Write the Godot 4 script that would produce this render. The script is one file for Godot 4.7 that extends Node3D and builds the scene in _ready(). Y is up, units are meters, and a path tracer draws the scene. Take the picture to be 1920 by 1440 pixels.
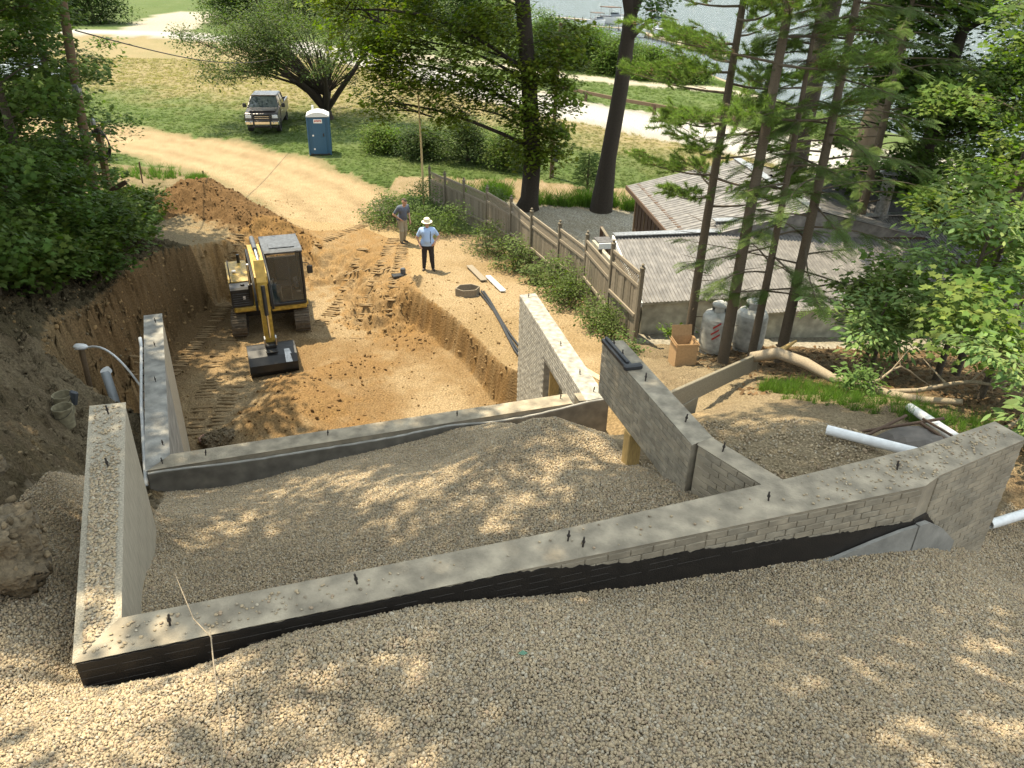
extends Node3D
# A hillside building plot by a lake: foundation walls in gravel, an excavation with an excavator, a field, a cabin and trees.

var rng := RandomNumberGenerator.new()
var nz := FastNoiseLite.new()
var nf := FastNoiseLite.new()
var M := {}
var tex := {}
var used := {}

func _ready():
	rng.seed = 7
	nz.seed = 11; nz.frequency = 0.35; nz.fractal_octaves = 4
	nf.seed = 23; nf.frequency = 1.9; nf.fractal_octaves = 3
	setup_camera_and_light()
	make_materials()
	make_terrain()
	make_water()
	make_walls()
	make_gravel()
	make_site_things()
	make_excavator()
	make_vehicles()
	make_people()
	make_fence()
	make_cabin()
	make_far_things()
	make_trees()
	make_small_plants()

func setup_camera_and_light():
	var cam := Camera3D.new()
	cam.name = "camera"
	var p := deg_to_rad(28.5)
	var r := deg_to_rad(1.5)
	var fwd := Vector3(0, -sin(p), -cos(p))
	var up0 := Vector3.RIGHT.cross(fwd)
	var right := Vector3.RIGHT * cos(r) + up0 * sin(r)
	var up := Vector3.RIGHT * -sin(r) + up0 * cos(r)
	cam.transform = Transform3D(Basis(right, up, -fwd), Vector3(0, 9.2, 0))
	cam.fov = 53.06
	cam.near = 0.1
	cam.far = 4000.0
	cam.current = true
	add_child(cam)
	var env := Environment.new()
	env.background_mode = Environment.BG_SKY
	var sky := Sky.new()
	var sm := ProceduralSkyMaterial.new()
	sm.sky_top_color = Color(0.66, 0.695, 0.72)
	sm.sky_horizon_color = Color(0.77, 0.79, 0.80)
	sm.sky_curve = 0.16
	sm.ground_horizon_color = Color(0.62, 0.66, 0.62)
	sm.ground_bottom_color = Color(0.3, 0.33, 0.25)
	sm.sky_energy_multiplier = 1.4
	sky.sky_material = sm
	env.sky = sky
	env.tonemap_mode = Environment.TONE_MAPPER_LINEAR
	env.tonemap_exposure = 2.1
	env.sdfgi_enabled = true
	env.ssao_enabled = true
	env.ssil_enabled = true
	var we := WorldEnvironment.new()
	we.name = "world_environment"
	we.environment = env
	add_child(we)
	var sun := DirectionalLight3D.new()
	sun.name = "sun"
	sun.light_energy = 1.6
	sun.light_color = Color(1.0, 0.94, 0.82)
	sun.light_angular_distance = 0.55
	sun.shadow_enabled = true
	var to_sun := Vector3(-0.78 * 0.37, 0.93, -0.62 * 0.37).normalized()
	sun.transform = Transform3D(Basis.looking_at(-to_sun, Vector3(0, 0, 1)), Vector3(0, 40, 0))
	add_child(sun)

# ---------------------------------------------------------------- mesh building
class MB:
	var v := PackedVector3Array()
	var n := PackedVector3Array()
	var c := PackedColorArray()
	var x := PackedInt32Array()
	var col := Color(1, 1, 1)
	func vert(p: Vector3, nn: Vector3) -> int:
		v.append(p); n.append(nn); c.append(col)
		return v.size() - 1
	func tri(a: Vector3, b: Vector3, d: Vector3) -> void:
		var nn := (b - a).cross(d - a).normalized()
		var i := v.size()
		v.append(a); v.append(b); v.append(d)
		n.append(nn); n.append(nn); n.append(nn)
		c.append(col); c.append(col); c.append(col)
		x.append(i); x.append(i + 2); x.append(i + 1)
	func quad(a: Vector3, b: Vector3, d: Vector3, e: Vector3) -> void:
		var nn := (d - a).cross(e - b).normalized()
		var i := v.size()
		v.append(a); v.append(b); v.append(d); v.append(e)
		for k in 4:
			n.append(nn); c.append(col)
		x.append(i); x.append(i + 2); x.append(i + 1); x.append(i); x.append(i + 3); x.append(i + 2)
	func box(ce: Vector3, s: Vector3, bv := 0.0, t := Transform3D()) -> void:
		var h := s * 0.5
		var b := minf(bv, minf(h.x, minf(h.y, h.z)) * 0.95)
		if b <= 0.0:
			var p := []
			for i in 8:
				p.append(t * (ce + Vector3(h.x * (1 if i & 1 else -1), h.y * (1 if i & 2 else -1), h.z * (1 if i & 4 else -1))))
			quad(p[4], p[5], p[7], p[6]); quad(p[1], p[0], p[2], p[3]); quad(p[5], p[1], p[3], p[7])
			quad(p[0], p[4], p[6], p[2]); quad(p[6], p[7], p[3], p[2]); quad(p[0], p[1], p[5], p[4])
			return
		# chamfered: per corner three points, one on each face
		var q := []
		for i in 8:
			var sg := Vector3(1 if i & 1 else -1, 1 if i & 2 else -1, 1 if i & 4 else -1)
			q.append([t * (ce + Vector3(sg.x * h.x, sg.y * (h.y - b), sg.z * (h.z - b))), t * (ce + Vector3(sg.x * (h.x - b), sg.y * h.y, sg.z * (h.z - b))), t * (ce + Vector3(sg.x * (h.x - b), sg.y * (h.y - b), sg.z * h.z))])
		quad(q[4][2], q[5][2], q[7][2], q[6][2]); quad(q[1][2], q[0][2], q[2][2], q[3][2])
		quad(q[5][0], q[1][0], q[3][0], q[7][0]); quad(q[0][0], q[4][0], q[6][0], q[2][0])
		quad(q[6][1], q[7][1], q[3][1], q[2][1]); quad(q[0][1], q[1][1], q[5][1], q[4][1])
		var m := t * ce
		for e in [[0, 1, 1, 2], [2, 3, 1, 2], [4, 5, 1, 2], [6, 7, 1, 2], [0, 2, 0, 2], [1, 3, 0, 2], [4, 6, 0, 2], [5, 7, 0, 2], [0, 4, 0, 1], [1, 5, 0, 1], [2, 6, 0, 1], [3, 7, 0, 1]]:
			outq(q[e[0]][e[2]], q[e[1]][e[2]], q[e[1]][e[3]], q[e[0]][e[3]], m)
		for i in 8:
			outt(q[i][0], q[i][1], q[i][2], m)
	func outq(a: Vector3, b: Vector3, d: Vector3, e: Vector3, from: Vector3) -> void:
		if (d - a).cross(e - b).dot((a + d) * 0.5 - from) >= 0.0:
			quad(a, b, d, e)
		else:
			quad(e, d, b, a)
	func outt(a: Vector3, b: Vector3, d: Vector3, from: Vector3) -> void:
		if (b - a).cross(d - a).dot(a - from) >= 0.0:
			tri(a, b, d)
		else:
			tri(d, b, a)
	func tube(pts: Array, rad: Array, sides := 8, caps := true) -> void:
		var np := pts.size()
		var first := v.size()
		var side := Vector3.ZERO
		for i in np:
			var a: Vector3 = pts[maxi(i - 1, 0)]
			var b: Vector3 = pts[mini(i + 1, np - 1)]
			var d := (b - a).normalized()
			if i == 0:
				side = d.cross(Vector3.UP)
				if side.length() < 0.05:
					side = d.cross(Vector3.RIGHT)
			side = (side - d * side.dot(d)).normalized()
			var other := d.cross(side)
			var rr: float = rad[mini(i, rad.size() - 1)]
			for k in sides:
				var an := TAU * k / sides
				var o := side * cos(an) + other * sin(an)
				v.append(pts[i] + o * rr); n.append(o); c.append(col)
		for i in np - 1:
			for k in sides:
				var a2 := first + i * sides + k
				var b2 := first + i * sides + (k + 1) % sides
				x.append(a2); x.append(b2 + sides); x.append(b2)
				x.append(a2); x.append(a2 + sides); x.append(b2 + sides)
		if caps:
			for e in [0, np - 1]:
				var ce: Vector3 = pts[e]
				var ring := []
				for k in sides:
					ring.append(v[first + e * sides + k])
				for k in sides:
					outt(ce, ring[k], ring[(k + 1) % sides], pts[1] if e == 0 else pts[np - 2])
	func lathe(prof: Array, sides := 24, t := Transform3D()) -> void:
		# prof: Vector2(radius, height) from bottom to top
		var np := prof.size()
		for i in np - 1:
			var p0: Vector2 = prof[i]
			var p1: Vector2 = prof[i + 1]
			var d := p1 - p0
			var nn := Vector2(d.y, -d.x).normalized()
			var base := v.size()
			for k in sides + 1:
				var an := TAU * k / sides
				var o := Vector3(cos(an), 0, sin(an))
				for p in [p0, p1]:
					v.append(t * (o * p.x + Vector3.UP * p.y))
					n.append((t.basis * (o * nn.x + Vector3.UP * nn.y)).normalized())
					c.append(col)
			for k in sides:
				var a := base + k * 2
				x.append(a); x.append(a + 2); x.append(a + 3)
				x.append(a); x.append(a + 3); x.append(a + 1)
	func prism(poly: PackedVector2Array, z0: float, z1: float, t := Transform3D()) -> void:
		# poly in the local xy plane, extruded along local z
		var idx := Geometry2D.triangulate_polygon(poly)
		var area := 0.0
		for i in poly.size():
			area += poly[i].cross(poly[(i + 1) % poly.size()])
		var mid := Vector2.ZERO
		for q in poly:
			mid += q / poly.size()
		for i in range(0, idx.size(), 3):
			var a := poly[idx[i]]
			var b := poly[idx[i + 1]]
			var d := poly[idx[i + 2]]
			if (b - a).cross(d - a) < 0.0:
				var k := b
				b = d; d = k
			tri(t * Vector3(a.x, a.y, z1), t * Vector3(b.x, b.y, z1), t * Vector3(d.x, d.y, z1))
			tri(t * Vector3(a.x, a.y, z0), t * Vector3(d.x, d.y, z0), t * Vector3(b.x, b.y, z0))
		for i in poly.size():
			var a := poly[i]
			var b := poly[(i + 1) % poly.size()]
			if area < 0.0:
				var k := a
				a = b; b = k
			quad(t * Vector3(a.x, a.y, z0), t * Vector3(b.x, b.y, z0), t * Vector3(b.x, b.y, z1), t * Vector3(a.x, a.y, z1))
	func blob(ce: Vector3, s: Vector3, seed_v: int, rough := 0.18, sub := 1) -> void:
		var f := FastNoiseLite.new()
		f.seed = seed_v; f.frequency = 0.9
		var first := v.size()
		var la := 6 * sub
		var lo := 9 * sub
		for i in la + 1:
			var th := PI * i / la
			for k in lo:
				var ph := TAU * k / lo
				var d := Vector3(sin(th) * cos(ph), cos(th), sin(th) * sin(ph))
				var r := 1.0 + rough * 2.0 * f.get_noise_3d(d.x * 1.4, d.y * 1.4, d.z * 1.4)
				v.append(ce + d * s * r); n.append((d / s).normalized()); c.append(col)
		for i in la:
			for k in lo:
				var a := first + i * lo + k
				var b := first + i * lo + (k + 1) % lo
				x.append(a); x.append(b + lo); x.append(b)
				x.append(a); x.append(a + lo); x.append(b + lo)
	func mesh() -> ArrayMesh:
		var arr := []
		arr.resize(Mesh.ARRAY_MAX)
		arr[Mesh.ARRAY_VERTEX] = v
		arr[Mesh.ARRAY_NORMAL] = n
		arr[Mesh.ARRAY_COLOR] = c
		arr[Mesh.ARRAY_INDEX] = x
		var m := ArrayMesh.new()
		m.add_surface_from_arrays(Mesh.PRIMITIVE_TRIANGLES, arr)
		return m

func numbered(s: String) -> String:
	if not used.has(s):
		used[s] = 0
		return s
	used[s] += 1
	return "%s_%03d" % [s, used[s]]

func tag(o: Node, label := "", category := "", group := "", kind := "") -> void:
	if label: o.set_meta("label", label)
	if category: o.set_meta("category", category)
	if group: o.set_meta("group", group)
	if kind: o.set_meta("kind", kind)

func thing(called: String, label: String, category: String, at := Vector3.ZERO, turn := 0.0, group := "") -> Node3D:
	var o := Node3D.new()
	o.name = numbered(called)
	add_child(o)
	o.position = at
	o.rotation.y = turn
	tag(o, label, category, group)
	return o

func part(parent: Node, called: String, m: Mesh, mat: Material, at := Transform3D()) -> MeshInstance3D:
	var o := MeshInstance3D.new()
	o.name = called if parent != self else numbered(called)
	o.mesh = m
	o.material_override = mat
	o.transform = at
	parent.add_child(o, true)
	return o

func struct(called: String, m: Mesh, mat: Material) -> MeshInstance3D:
	var o := part(self, called, m, mat)
	o.set_meta("kind", "structure")
	return o

func scatter(parent: Node, called: String, m: Mesh, mat: Material, xf: Array, cols := []) -> MultiMeshInstance3D:
	var mm := MultiMesh.new()
	mm.transform_format = MultiMesh.TRANSFORM_3D
	mm.use_colors = cols.size() > 0
	mm.mesh = m
	mm.instance_count = xf.size()
	for i in xf.size():
		mm.set_instance_transform(i, xf[i])
		if cols.size() > 0:
			mm.set_instance_color(i, cols[i])
	var o := MultiMeshInstance3D.new()
	o.name = called if parent != self else numbered(called)
	o.multimesh = mm
	o.material_override = mat
	parent.add_child(o, true)
	o.set_meta("kind", "stuff")
	return o

func rnd(a: float, b: float) -> float:
	return rng.randf_range(a, b)

func rvec(s := 1.0) -> Vector3:
	return Vector3(rnd(-1, 1), rnd(-1, 1), rnd(-1, 1)) * s

func rbasis() -> Basis:
	return Basis.from_euler(Vector3(rnd(0, TAU), rnd(0, TAU), rnd(0, TAU)))

# ---------------------------------------------------------------- materials
func ntex(key: String, freq: float, lo: float, hi: float, kind := FastNoiseLite.TYPE_SIMPLEX_SMOOTH, size := 512, oct := 4, seed_v := 1) -> NoiseTexture2D:
	if tex.has(key):
		return tex[key]
	var f := FastNoiseLite.new()
	f.noise_type = kind
	f.frequency = freq
	f.fractal_octaves = oct
	f.seed = seed_v
	var t := NoiseTexture2D.new()
	t.noise = f
	t.width = size; t.height = size
	t.seamless = true
	t.normalize = true
	var g := Gradient.new()
	g.set_color(0, Color(lo, lo, lo)); g.set_color(1, Color(hi, hi, hi))
	t.color_ramp = g
	tex[key] = t
	return t

func lin(r: float, g: float, b: float) -> Color:
	return Color(r, g, b).linear_to_srgb()

func mk(key: String, color: Color, rough := 0.9, albedo: Texture2D = null, scale := Vector3.ONE, bump: Texture2D = null, bump_cm := 1.0, metal := 0.0, world := true) -> StandardMaterial3D:
	var m := StandardMaterial3D.new()
	m.resource_name = key
	m.albedo_color = color
	m.roughness = rough
	m.metallic = metal
	m.uv1_triplanar = true
	m.uv1_world_triplanar = world
	m.uv1_scale = scale
	if albedo: m.albedo_texture = albedo
	if bump:
		m.heightmap_enabled = true
		m.heightmap_texture = bump
		m.heightmap_scale = bump_cm
	M[key] = m
	return m

func make_materials():
	var grain := ntex("grain", 0.05, 0.55, 1.0)
	var fine := ntex("fine", 0.16, 0.6, 1.0)
	var blotch := ntex("blotch", 0.012, 0.62, 1.0, FastNoiseLite.TYPE_SIMPLEX_SMOOTH, 512, 5, 3)
	var lumps := ntex("lumps", 0.06, 0.0, 1.0, FastNoiseLite.TYPE_CELLULAR, 512, 3, 5)
	var streak := ntex("streak", 0.03, 0.7, 1.0, FastNoiseLite.TYPE_SIMPLEX_SMOOTH, 512, 5, 9)
	var soft := ntex("soft", 0.02, 0.0, 1.0, FastNoiseLite.TYPE_SIMPLEX_SMOOTH, 512, 5, 12)
	for k in [["soil", 0.55, 4.0], ["sand", 0.6, 2.2], ["gravelbase", 1.6, 3.5], ["lawn", 0.35, 5.0], ["litter", 0.8, 5.0], ["roadgravel", 0.35, 3.0]]:
		var m := mk(k[0], Color(1, 1, 1), 1.0, grain if k[0] != "lawn" else fine, Vector3.ONE * k[1], lumps if k[0] != "lawn" else soft, k[2])
		m.vertex_color_use_as_albedo = true
		m.metallic_specular = 0.2
	var st := mk("stone", Color(1, 1, 1), 0.95, grain, Vector3.ONE * 4.0, null)
	st.vertex_color_use_as_albedo = true
	st.metallic_specular = 0.25
	mk("concrete", lin(0.385, 0.325, 0.23), 0.92, blotch, Vector3.ONE * 0.45, ntex("pits", 0.12, 0, 1, FastNoiseLite.TYPE_SIMPLEX_SMOOTH, 512, 4, 8), 0.35)
	mk("concrete_grey", lin(0.34, 0.325, 0.285), 0.92, blotch, Vector3.ONE * 0.4, tex["pits"], 0.3)
	mk("concrete_ribbed", lin(0.43, 0.375, 0.275), 0.92, streak, Vector3(2.6, 0.25, 2.6), ntex("ribs", 0.05, 0, 1, FastNoiseLite.TYPE_SIMPLEX_SMOOTH, 512, 3, 31), 0.5)
	mk("brick_cast", lin(0.45, 0.42, 0.355), 0.92, blotch, Vector3.ONE * 0.8, tex["pits"], 0.3)
	mk("brick_cast_b", lin(0.36, 0.31, 0.225), 0.92, blotch, Vector3.ONE * 0.7, tex["pits"], 0.3)
	mk("mortar", lin(0.33, 0.30, 0.245), 0.95, blotch, Vector3.ONE * 0.6)
	mk("tar", lin(0.018, 0.014, 0.011), 0.55, blotch, Vector3.ONE * 0.9, tex["pits"], 0.25)
	mk("tar_ridge", lin(0.05, 0.043, 0.035), 0.6)
	mk("board_grey", lin(0.19, 0.17, 0.135), 0.85, blotch, Vector3.ONE * 0.5, fine, 0.08)
	mk("board_edge", lin(0.42, 0.40, 0.35), 0.85, blotch, Vector3.ONE * 0.5)
	mk("steel_dark", lin(0.05, 0.042, 0.036), 0.6, null, Vector3.ONE, null, 1, 0.6)
	mk("pvc", lin(0.74, 0.74, 0.72), 0.35, ntex("faint", 0.03, 0.86, 1.0), Vector3.ONE * 0.7)
	mk("pvc_grey", lin(0.33, 0.35, 0.36), 0.45, tex["faint"], Vector3.ONE * 0.7)
	mk("black_plastic", lin(0.022, 0.023, 0.025), 0.45, tex["faint"], Vector3.ONE)
	mk("lumber", lin(0.62, 0.50, 0.31), 0.8, streak, Vector3(1.2, 1.2, 1.2), streak, 0.2)
	mk("lumber_yellow", lin(0.46, 0.31, 0.11), 0.8, streak, Vector3(3, 0.4, 3), streak, 0.15)
	mk("old_wood", lin(0.26, 0.215, 0.15), 0.9, streak, Vector3(4, 0.5, 4), streak, 0.3)
	mk("old_wood_b", lin(0.215, 0.18, 0.125), 0.9, streak, Vector3(4, 0.5, 4), streak, 0.3)
	mk("old_wood_c", lin(0.30, 0.25, 0.18), 0.9, streak, Vector3(4, 0.5, 4), streak, 0.3)
	mk("form_board", lin(0.23, 0.20, 0.14), 0.85, streak, Vector3(1.5, 1.5, 1.5), streak, 0.1)
	mk("brown_wood", lin(0.10, 0.055, 0.028), 0.8, streak, Vector3(4, 0.5, 4), streak, 0.2)
	mk("pole_wood", lin(0.16, 0.105, 0.055), 0.9, streak, Vector3(5, 0.5, 5), streak, 0.6)
	mk("post_wood", lin(0.19, 0.125, 0.05), 0.85, streak, Vector3(5, 0.5, 5), streak, 0.4)
	mk("bark", lin(0.13, 0.10, 0.065), 0.95, streak, Vector3(4, 0.8, 4), lumps, 3.0)
	mk("bark_dark", lin(0.06, 0.045, 0.03), 0.95, streak, Vector3(3, 0.6, 3), lumps, 4.0)
	mk("bark_pine", lin(0.17, 0.13, 0.085), 0.95, streak, Vector3(5, 1.6, 5), lumps, 1.5)
	mk("dead_wood", lin(0.35, 0.28, 0.19), 0.9, streak, Vector3(2, 2, 2), streak, 0.4)
	mk("cardboard", lin(0.43, 0.27, 0.13), 0.85, tex["faint"], Vector3.ONE)
	mk("tank_white", lin(0.62, 0.61, 0.55), 0.5, blotch, Vector3.ONE * 0.8)
	mk("red_paint", lin(0.42, 0.03, 0.03), 0.5)
	mk("yellow_paint", lin(0.60, 0.385, 0.06), 0.5, ntex("dusty", 0.02, 0.6, 1.0, FastNoiseLite.TYPE_SIMPLEX_SMOOTH, 512, 5, 21), Vector3.ONE * 0.6)
	mk("machine_black", lin(0.028, 0.027, 0.026), 0.5, tex["dusty"], Vector3.ONE * 0.6)
	mk("machine_grey", lin(0.11, 0.12, 0.135), 0.5, tex["dusty"], Vector3.ONE * 0.6)
	mk("chrome", lin(0.72, 0.72, 0.72), 0.18, null, Vector3.ONE, null, 1, 1.0)
	mk("worn_steel", lin(0.55, 0.54, 0.52), 0.35, tex["dusty"], Vector3.ONE, null, 1, 0.8)
	mk("track_steel", lin(0.17, 0.13, 0.085), 0.75, blotch, Vector3.ONE * 1.5, soft, 0.4, 0.2)
	mk("roof_metal", lin(0.25, 0.235, 0.22), 0.5, tex["dusty"], Vector3.ONE * 0.3)
	mk("roof_dark", lin(0.13, 0.125, 0.125), 0.85, blotch, Vector3.ONE, fine, 0.5)
	mk("siding", lin(0.50, 0.47, 0.36), 0.8, blotch, Vector3.ONE * 0.4)
	mk("white_trim", lin(0.74, 0.75, 0.74), 0.6, tex["faint"], Vector3.ONE)
	mk("galvanised", lin(0.42, 0.43, 0.43), 0.4, tex["dusty"], Vector3.ONE, null, 1, 0.6)
	mk("toilet_blue", lin(0.030, 0.105, 0.19), 0.5, tex["faint"], Vector3.ONE)
	mk("toilet_roof", lin(0.72, 0.73, 0.72), 0.5, tex["faint"], Vector3.ONE)
	mk("sign_white", lin(0.75, 0.72, 0.68), 0.6)
	mk("truck_paint", lin(0.115, 0.10, 0.095), 0.3, tex["faint"], Vector3.ONE, null, 1, 0.5)
	M["truck_paint"].clearcoat_enabled = true
	M["truck_paint"].clearcoat = 0.8
	mk("truck_white", lin(0.62, 0.64, 0.66), 0.35)
	mk("tyre", lin(0.02, 0.02, 0.02), 0.85)
	mk("lamp_clear", lin(0.7, 0.72, 0.72), 0.15)
	var gl := mk("glass", Color(0.25, 0.32, 0.33, 0.25), 0.04)
	gl.transparency = BaseMaterial3D.TRANSPARENCY_ALPHA
	var gd := mk("glass_dark", lin(0.03, 0.04, 0.045), 0.06)
	gd.metallic_specular = 0.8
	mk("seat", lin(0.03, 0.03, 0.032), 0.8)
	mk("skin", lin(0.42, 0.235, 0.155), 0.6)
	mk("shirt_blue", lin(0.34, 0.47, 0.70), 0.9)
	mk("shirt_grey", lin(0.085, 0.10, 0.135), 0.9)
	mk("trousers_dark", lin(0.022, 0.019, 0.019), 0.9)
	mk("trousers_khaki", lin(0.27, 0.235, 0.165), 0.9)
	mk("shoe", lin(0.05, 0.035, 0.025), 0.8)
	mk("hair", lin(0.05, 0.035, 0.022), 0.8)
	mk("straw", lin(0.66, 0.60, 0.45), 0.85)
	mk("rock_pink", lin(0.45, 0.26, 0.18), 0.9, blotch, Vector3.ONE, lumps, 1.5)
	mk("clay", lin(0.21, 0.16, 0.095), 1.0, grain, Vector3.ONE * 0.8, lumps, 3.0)
	mk("tarp", lin(0.13, 0.11, 0.09), 0.8, blotch, Vector3.ONE * 0.5)
	mk("bucket_tan", lin(0.30, 0.26, 0.155), 0.7, tex["dusty"], Vector3.ONE)
	mk("hose", lin(0.28, 0.22, 0.13), 0.7)
	mk("bamboo", lin(0.47, 0.36, 0.17), 0.7)
	var wa := mk("water", lin(0.055, 0.075, 0.085), 0.08, null, Vector3.ONE * 0.3, ntex("ripples", 0.03, 0, 1, FastNoiseLite.TYPE_SIMPLEX_SMOOTH, 512, 4, 41), 9.0)
	wa.metallic_specular = 0.6
	for k in [["leaf", 0.9], ["leaf_dark", 0.9], ["needle", 0.85], ["blade", 0.9]]:
		var m := StandardMaterial3D.new()
		m.resource_name = k[0]
		m.albedo_color = Color(1, 1, 1)
		m.vertex_color_use_as_albedo = true
		m.roughness = 0.55
		m.metallic_specular = 0.12 if k[0] == "needle" else 0.25
		m.cull_mode = BaseMaterial3D.CULL_DISABLED
		m.backlight_enabled = true
		m.backlight = Color(0.85, 0.95, 0.45) if k[0] != "needle" else Color(0.8, 0.88, 0.5)
		M[k[0]] = m
# ---------------------------------------------------------------- terrain
var ctl := PackedVector3Array()   # x, z, height
var tps_w := PackedFloat64Array()
const GX0 := -24.0
const GZ0 := -50.0
const GST := 0.3
var gw := 0
var gh := 0
var grid := PackedFloat32Array()

func tps_solve():
	for p in [
		# gravel in front of the near wall, rising to the viewer
		[-2.95, -3.5, 4.85], [-2.35, -3.6, 4.92], [-2.0, -3.0, 5.16], [-3.3, -3.0, 5.02], [-1.7, -3.93, 4.93], [-0.6, -4.3, 4.90], [0.3, -4.62, 4.72], [1.2, -4.92, 4.56], [2.2, -5.27, 4.45], [-1.2, -3.2, 5.15], [0.8, -3.9, 5.0], [3.1, -5.56, 4.36], [3.85, -5.8, 4.26], [4.7, -6.3, 3.85], [5.4, -6.7, 3.4], [0.05, -2.66, 5.42], [-2.75, -2.6, 5.3], [3.1, -2.95, 5.15], [5.1, -5.6, 3.95], [6.7, -8.0, 3.3], [0, 0.5, 6.6], [-5, 0, 6.9], [5, 0, 6.2], [9, -4, 3.9], [8, 1, 5.5],
		# gravel bed between the walls
		[-2.5, -4.3, 4.05], [-4.0, -7.1, 3.25], [-5.0, -9.15, 2.22], [-3.4, -9.75, 2.25], [-0.9, -10.55, 2.56], [0.2, -10.9, 2.48], [1.45, -11.4, 1.45], [1.6, -6.7, 4.35], [1.4, -8.1, 3.72], [-1.3, -7.2, 3.55], [0.5, -9.0, 3.85], [-0.2, -5.6, 4.1], [1.25, -10.1, 2.55], [-0.6, -9.3, 3.05], [-2.6, -8.3, 2.95],
		# right side behind the near wall
		[4.3, -7.3, 4.4], [3.2, -7.6, 4.3], [2.3, -8.4, 3.85], [2.4, -10.3, 3.0], [4.9, -10.2, 3.4], [6.2, -10.2, 3.4], [4.7, -12.6, 2.5], [2.6, -13.0, 2.15], [3.8, -15.5, 1.4], [6.0, -15.7, 1.4], [4.9, -17.2, 0.9], [5.8, -17.6, 0.85], [10, -17, 1.0], [9, -12, 2.7], [13, -13, 2.4], [8, -8, 3.5], [14, -18, 1.0],
		[1.7, -14.0, 1.6], [1.1, -17.2, 0.75], [0.3, -17.3, 0.42], [-0.3, -18.9, 0.3], [0.2, -20.6, 0.35], [-1.2, -20.6, 0.28], [-1.9, -23.0, 0.15], [-3.0, -25.0, 0.0], [3.1, -18.0, 0.75], [2.6, -19.8, 0.45], [2.1, -22.1, 0.2], [1.4, -24.0, -0.1], [0.5, -26.2, -0.3], [-0.3, -28.4, -0.4], [-1.3, -30.4, -0.4], [-2.3, -31.9, -0.35], [-4.2, -27.8, 0.0],
		[3.5, -28, -0.7], [3.5, -33, -0.6], [0.4, -34, -0.5], [8, -24, -0.4], [14, -28, -0.6], [12, -36, -0.5], [20, -24, -0.2],
		# trench and bank on the left
		[-3.5, -4.9, 4.45], [-4.3, -6.4, 3.6], [-5.4, -8.6, 2.6], [-7.1, -10.7, 2.4], [-4.6, -5.0, 5.0], [-5.2, -5.6, 5.3], [-6.4, -7.2, 5.1], [-8.6, -9.4, 4.5], [-10.6, -12.5, 4.0], [-12.6, -15.5, 3.2], [-13.0, -20.0, 2.2], [-12.2, -24.0, 1.3], [-13.5, -28, 0.8], [-16, -34, 0.3], [-8, -3, 6.4], [-14, -8, 6.2], [-20, -14, 5.0], [-20, -24, 2.4], [-20, -34, 0.6],
		# field
		[-6.5, -27.5, 0.0], [-6.6, -34, 0.0], [-10.5, -36, 0.0], [-20, -44, 0.0], [-10, -44, 0.0], [0, -44, -0.1], [10, -44, -0.2], [20, -44, -0.2], [-22, -50, 0], [22, -50, -0.2], [20, -10, 3.0], [18, 0, 4.5], [-20, 0, 7.5],
	]:
		ctl.append(Vector3(p[0], p[1], p[2]))
	var n := ctl.size()
	var m := n + 3
	var a := []
	for i in m:
		var row := PackedFloat64Array()
		row.resize(m + 1)
		a.append(row)
	for i in n:
		for k in n:
			a[i][k] = kern(Vector2(ctl[i].x - ctl[k].x, ctl[i].y - ctl[k].y).length_squared())
		a[i][i] = 0.004
		a[i][n] = 1.0; a[i][n + 1] = ctl[i].x; a[i][n + 2] = ctl[i].y
		a[n][i] = 1.0; a[n + 1][i] = ctl[i].x; a[n + 2][i] = ctl[i].y
		a[i][m] = ctl[i].z
	for i in m:
		var best := i
		for k in range(i + 1, m):
			if absf(a[k][i]) > absf(a[best][i]): best = k
		var sw = a[i]; a[i] = a[best]; a[best] = sw
		var ri: PackedFloat64Array = a[i]
		for k in range(i + 1, m):
			var rk: PackedFloat64Array = a[k]
			var f := rk[i] / ri[i]
			if f == 0.0: continue
			for j in range(i, m + 1):
				rk[j] -= f * ri[j]
			a[k] = rk
	tps_w.resize(m)
	for i in range(m - 1, -1, -1):
		var s: float = a[i][m]
		for k in range(i + 1, m):
			s -= a[i][k] * tps_w[k]
		tps_w[i] = s / a[i][i]
	gw = int(48.0 / GST) + 2
	gh = int(56.0 / GST) + 2
	grid.resize(gw * gh)
	for j in gh:
		for i in gw:
			var x := GX0 + i * GST
			var z := GZ0 + j * GST
			var s := tps_w[n] + tps_w[n + 1] * x + tps_w[n + 2] * z
			for k in n:
				var q := ctl[k]
				var dx := x - q.x
				var dz := z - q.y
				var d2 := dx * dx + dz * dz
				if d2 > 1e-9:
					s += tps_w[k] * d2 * log(d2)
			grid[j * gw + i] = s

func kern(d2: float) -> float:
	return d2 * log(d2) if d2 > 1e-9 else 0.0

func hill(x: float, z: float) -> float:
	var cx := clampf((x - GX0) / GST, 0.0, gw - 2.001)
	var cz := clampf((z - GZ0) / GST, 0.0, gh - 2.001)
	var i := int(cx)
	var j := int(cz)
	var u := cx - i
	var w := cz - j
	var k := j * gw + i
	return lerpf(lerpf(grid[k], grid[k + 1], u), lerpf(grid[k + gw], grid[k + gw + 1], u), w)

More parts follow.
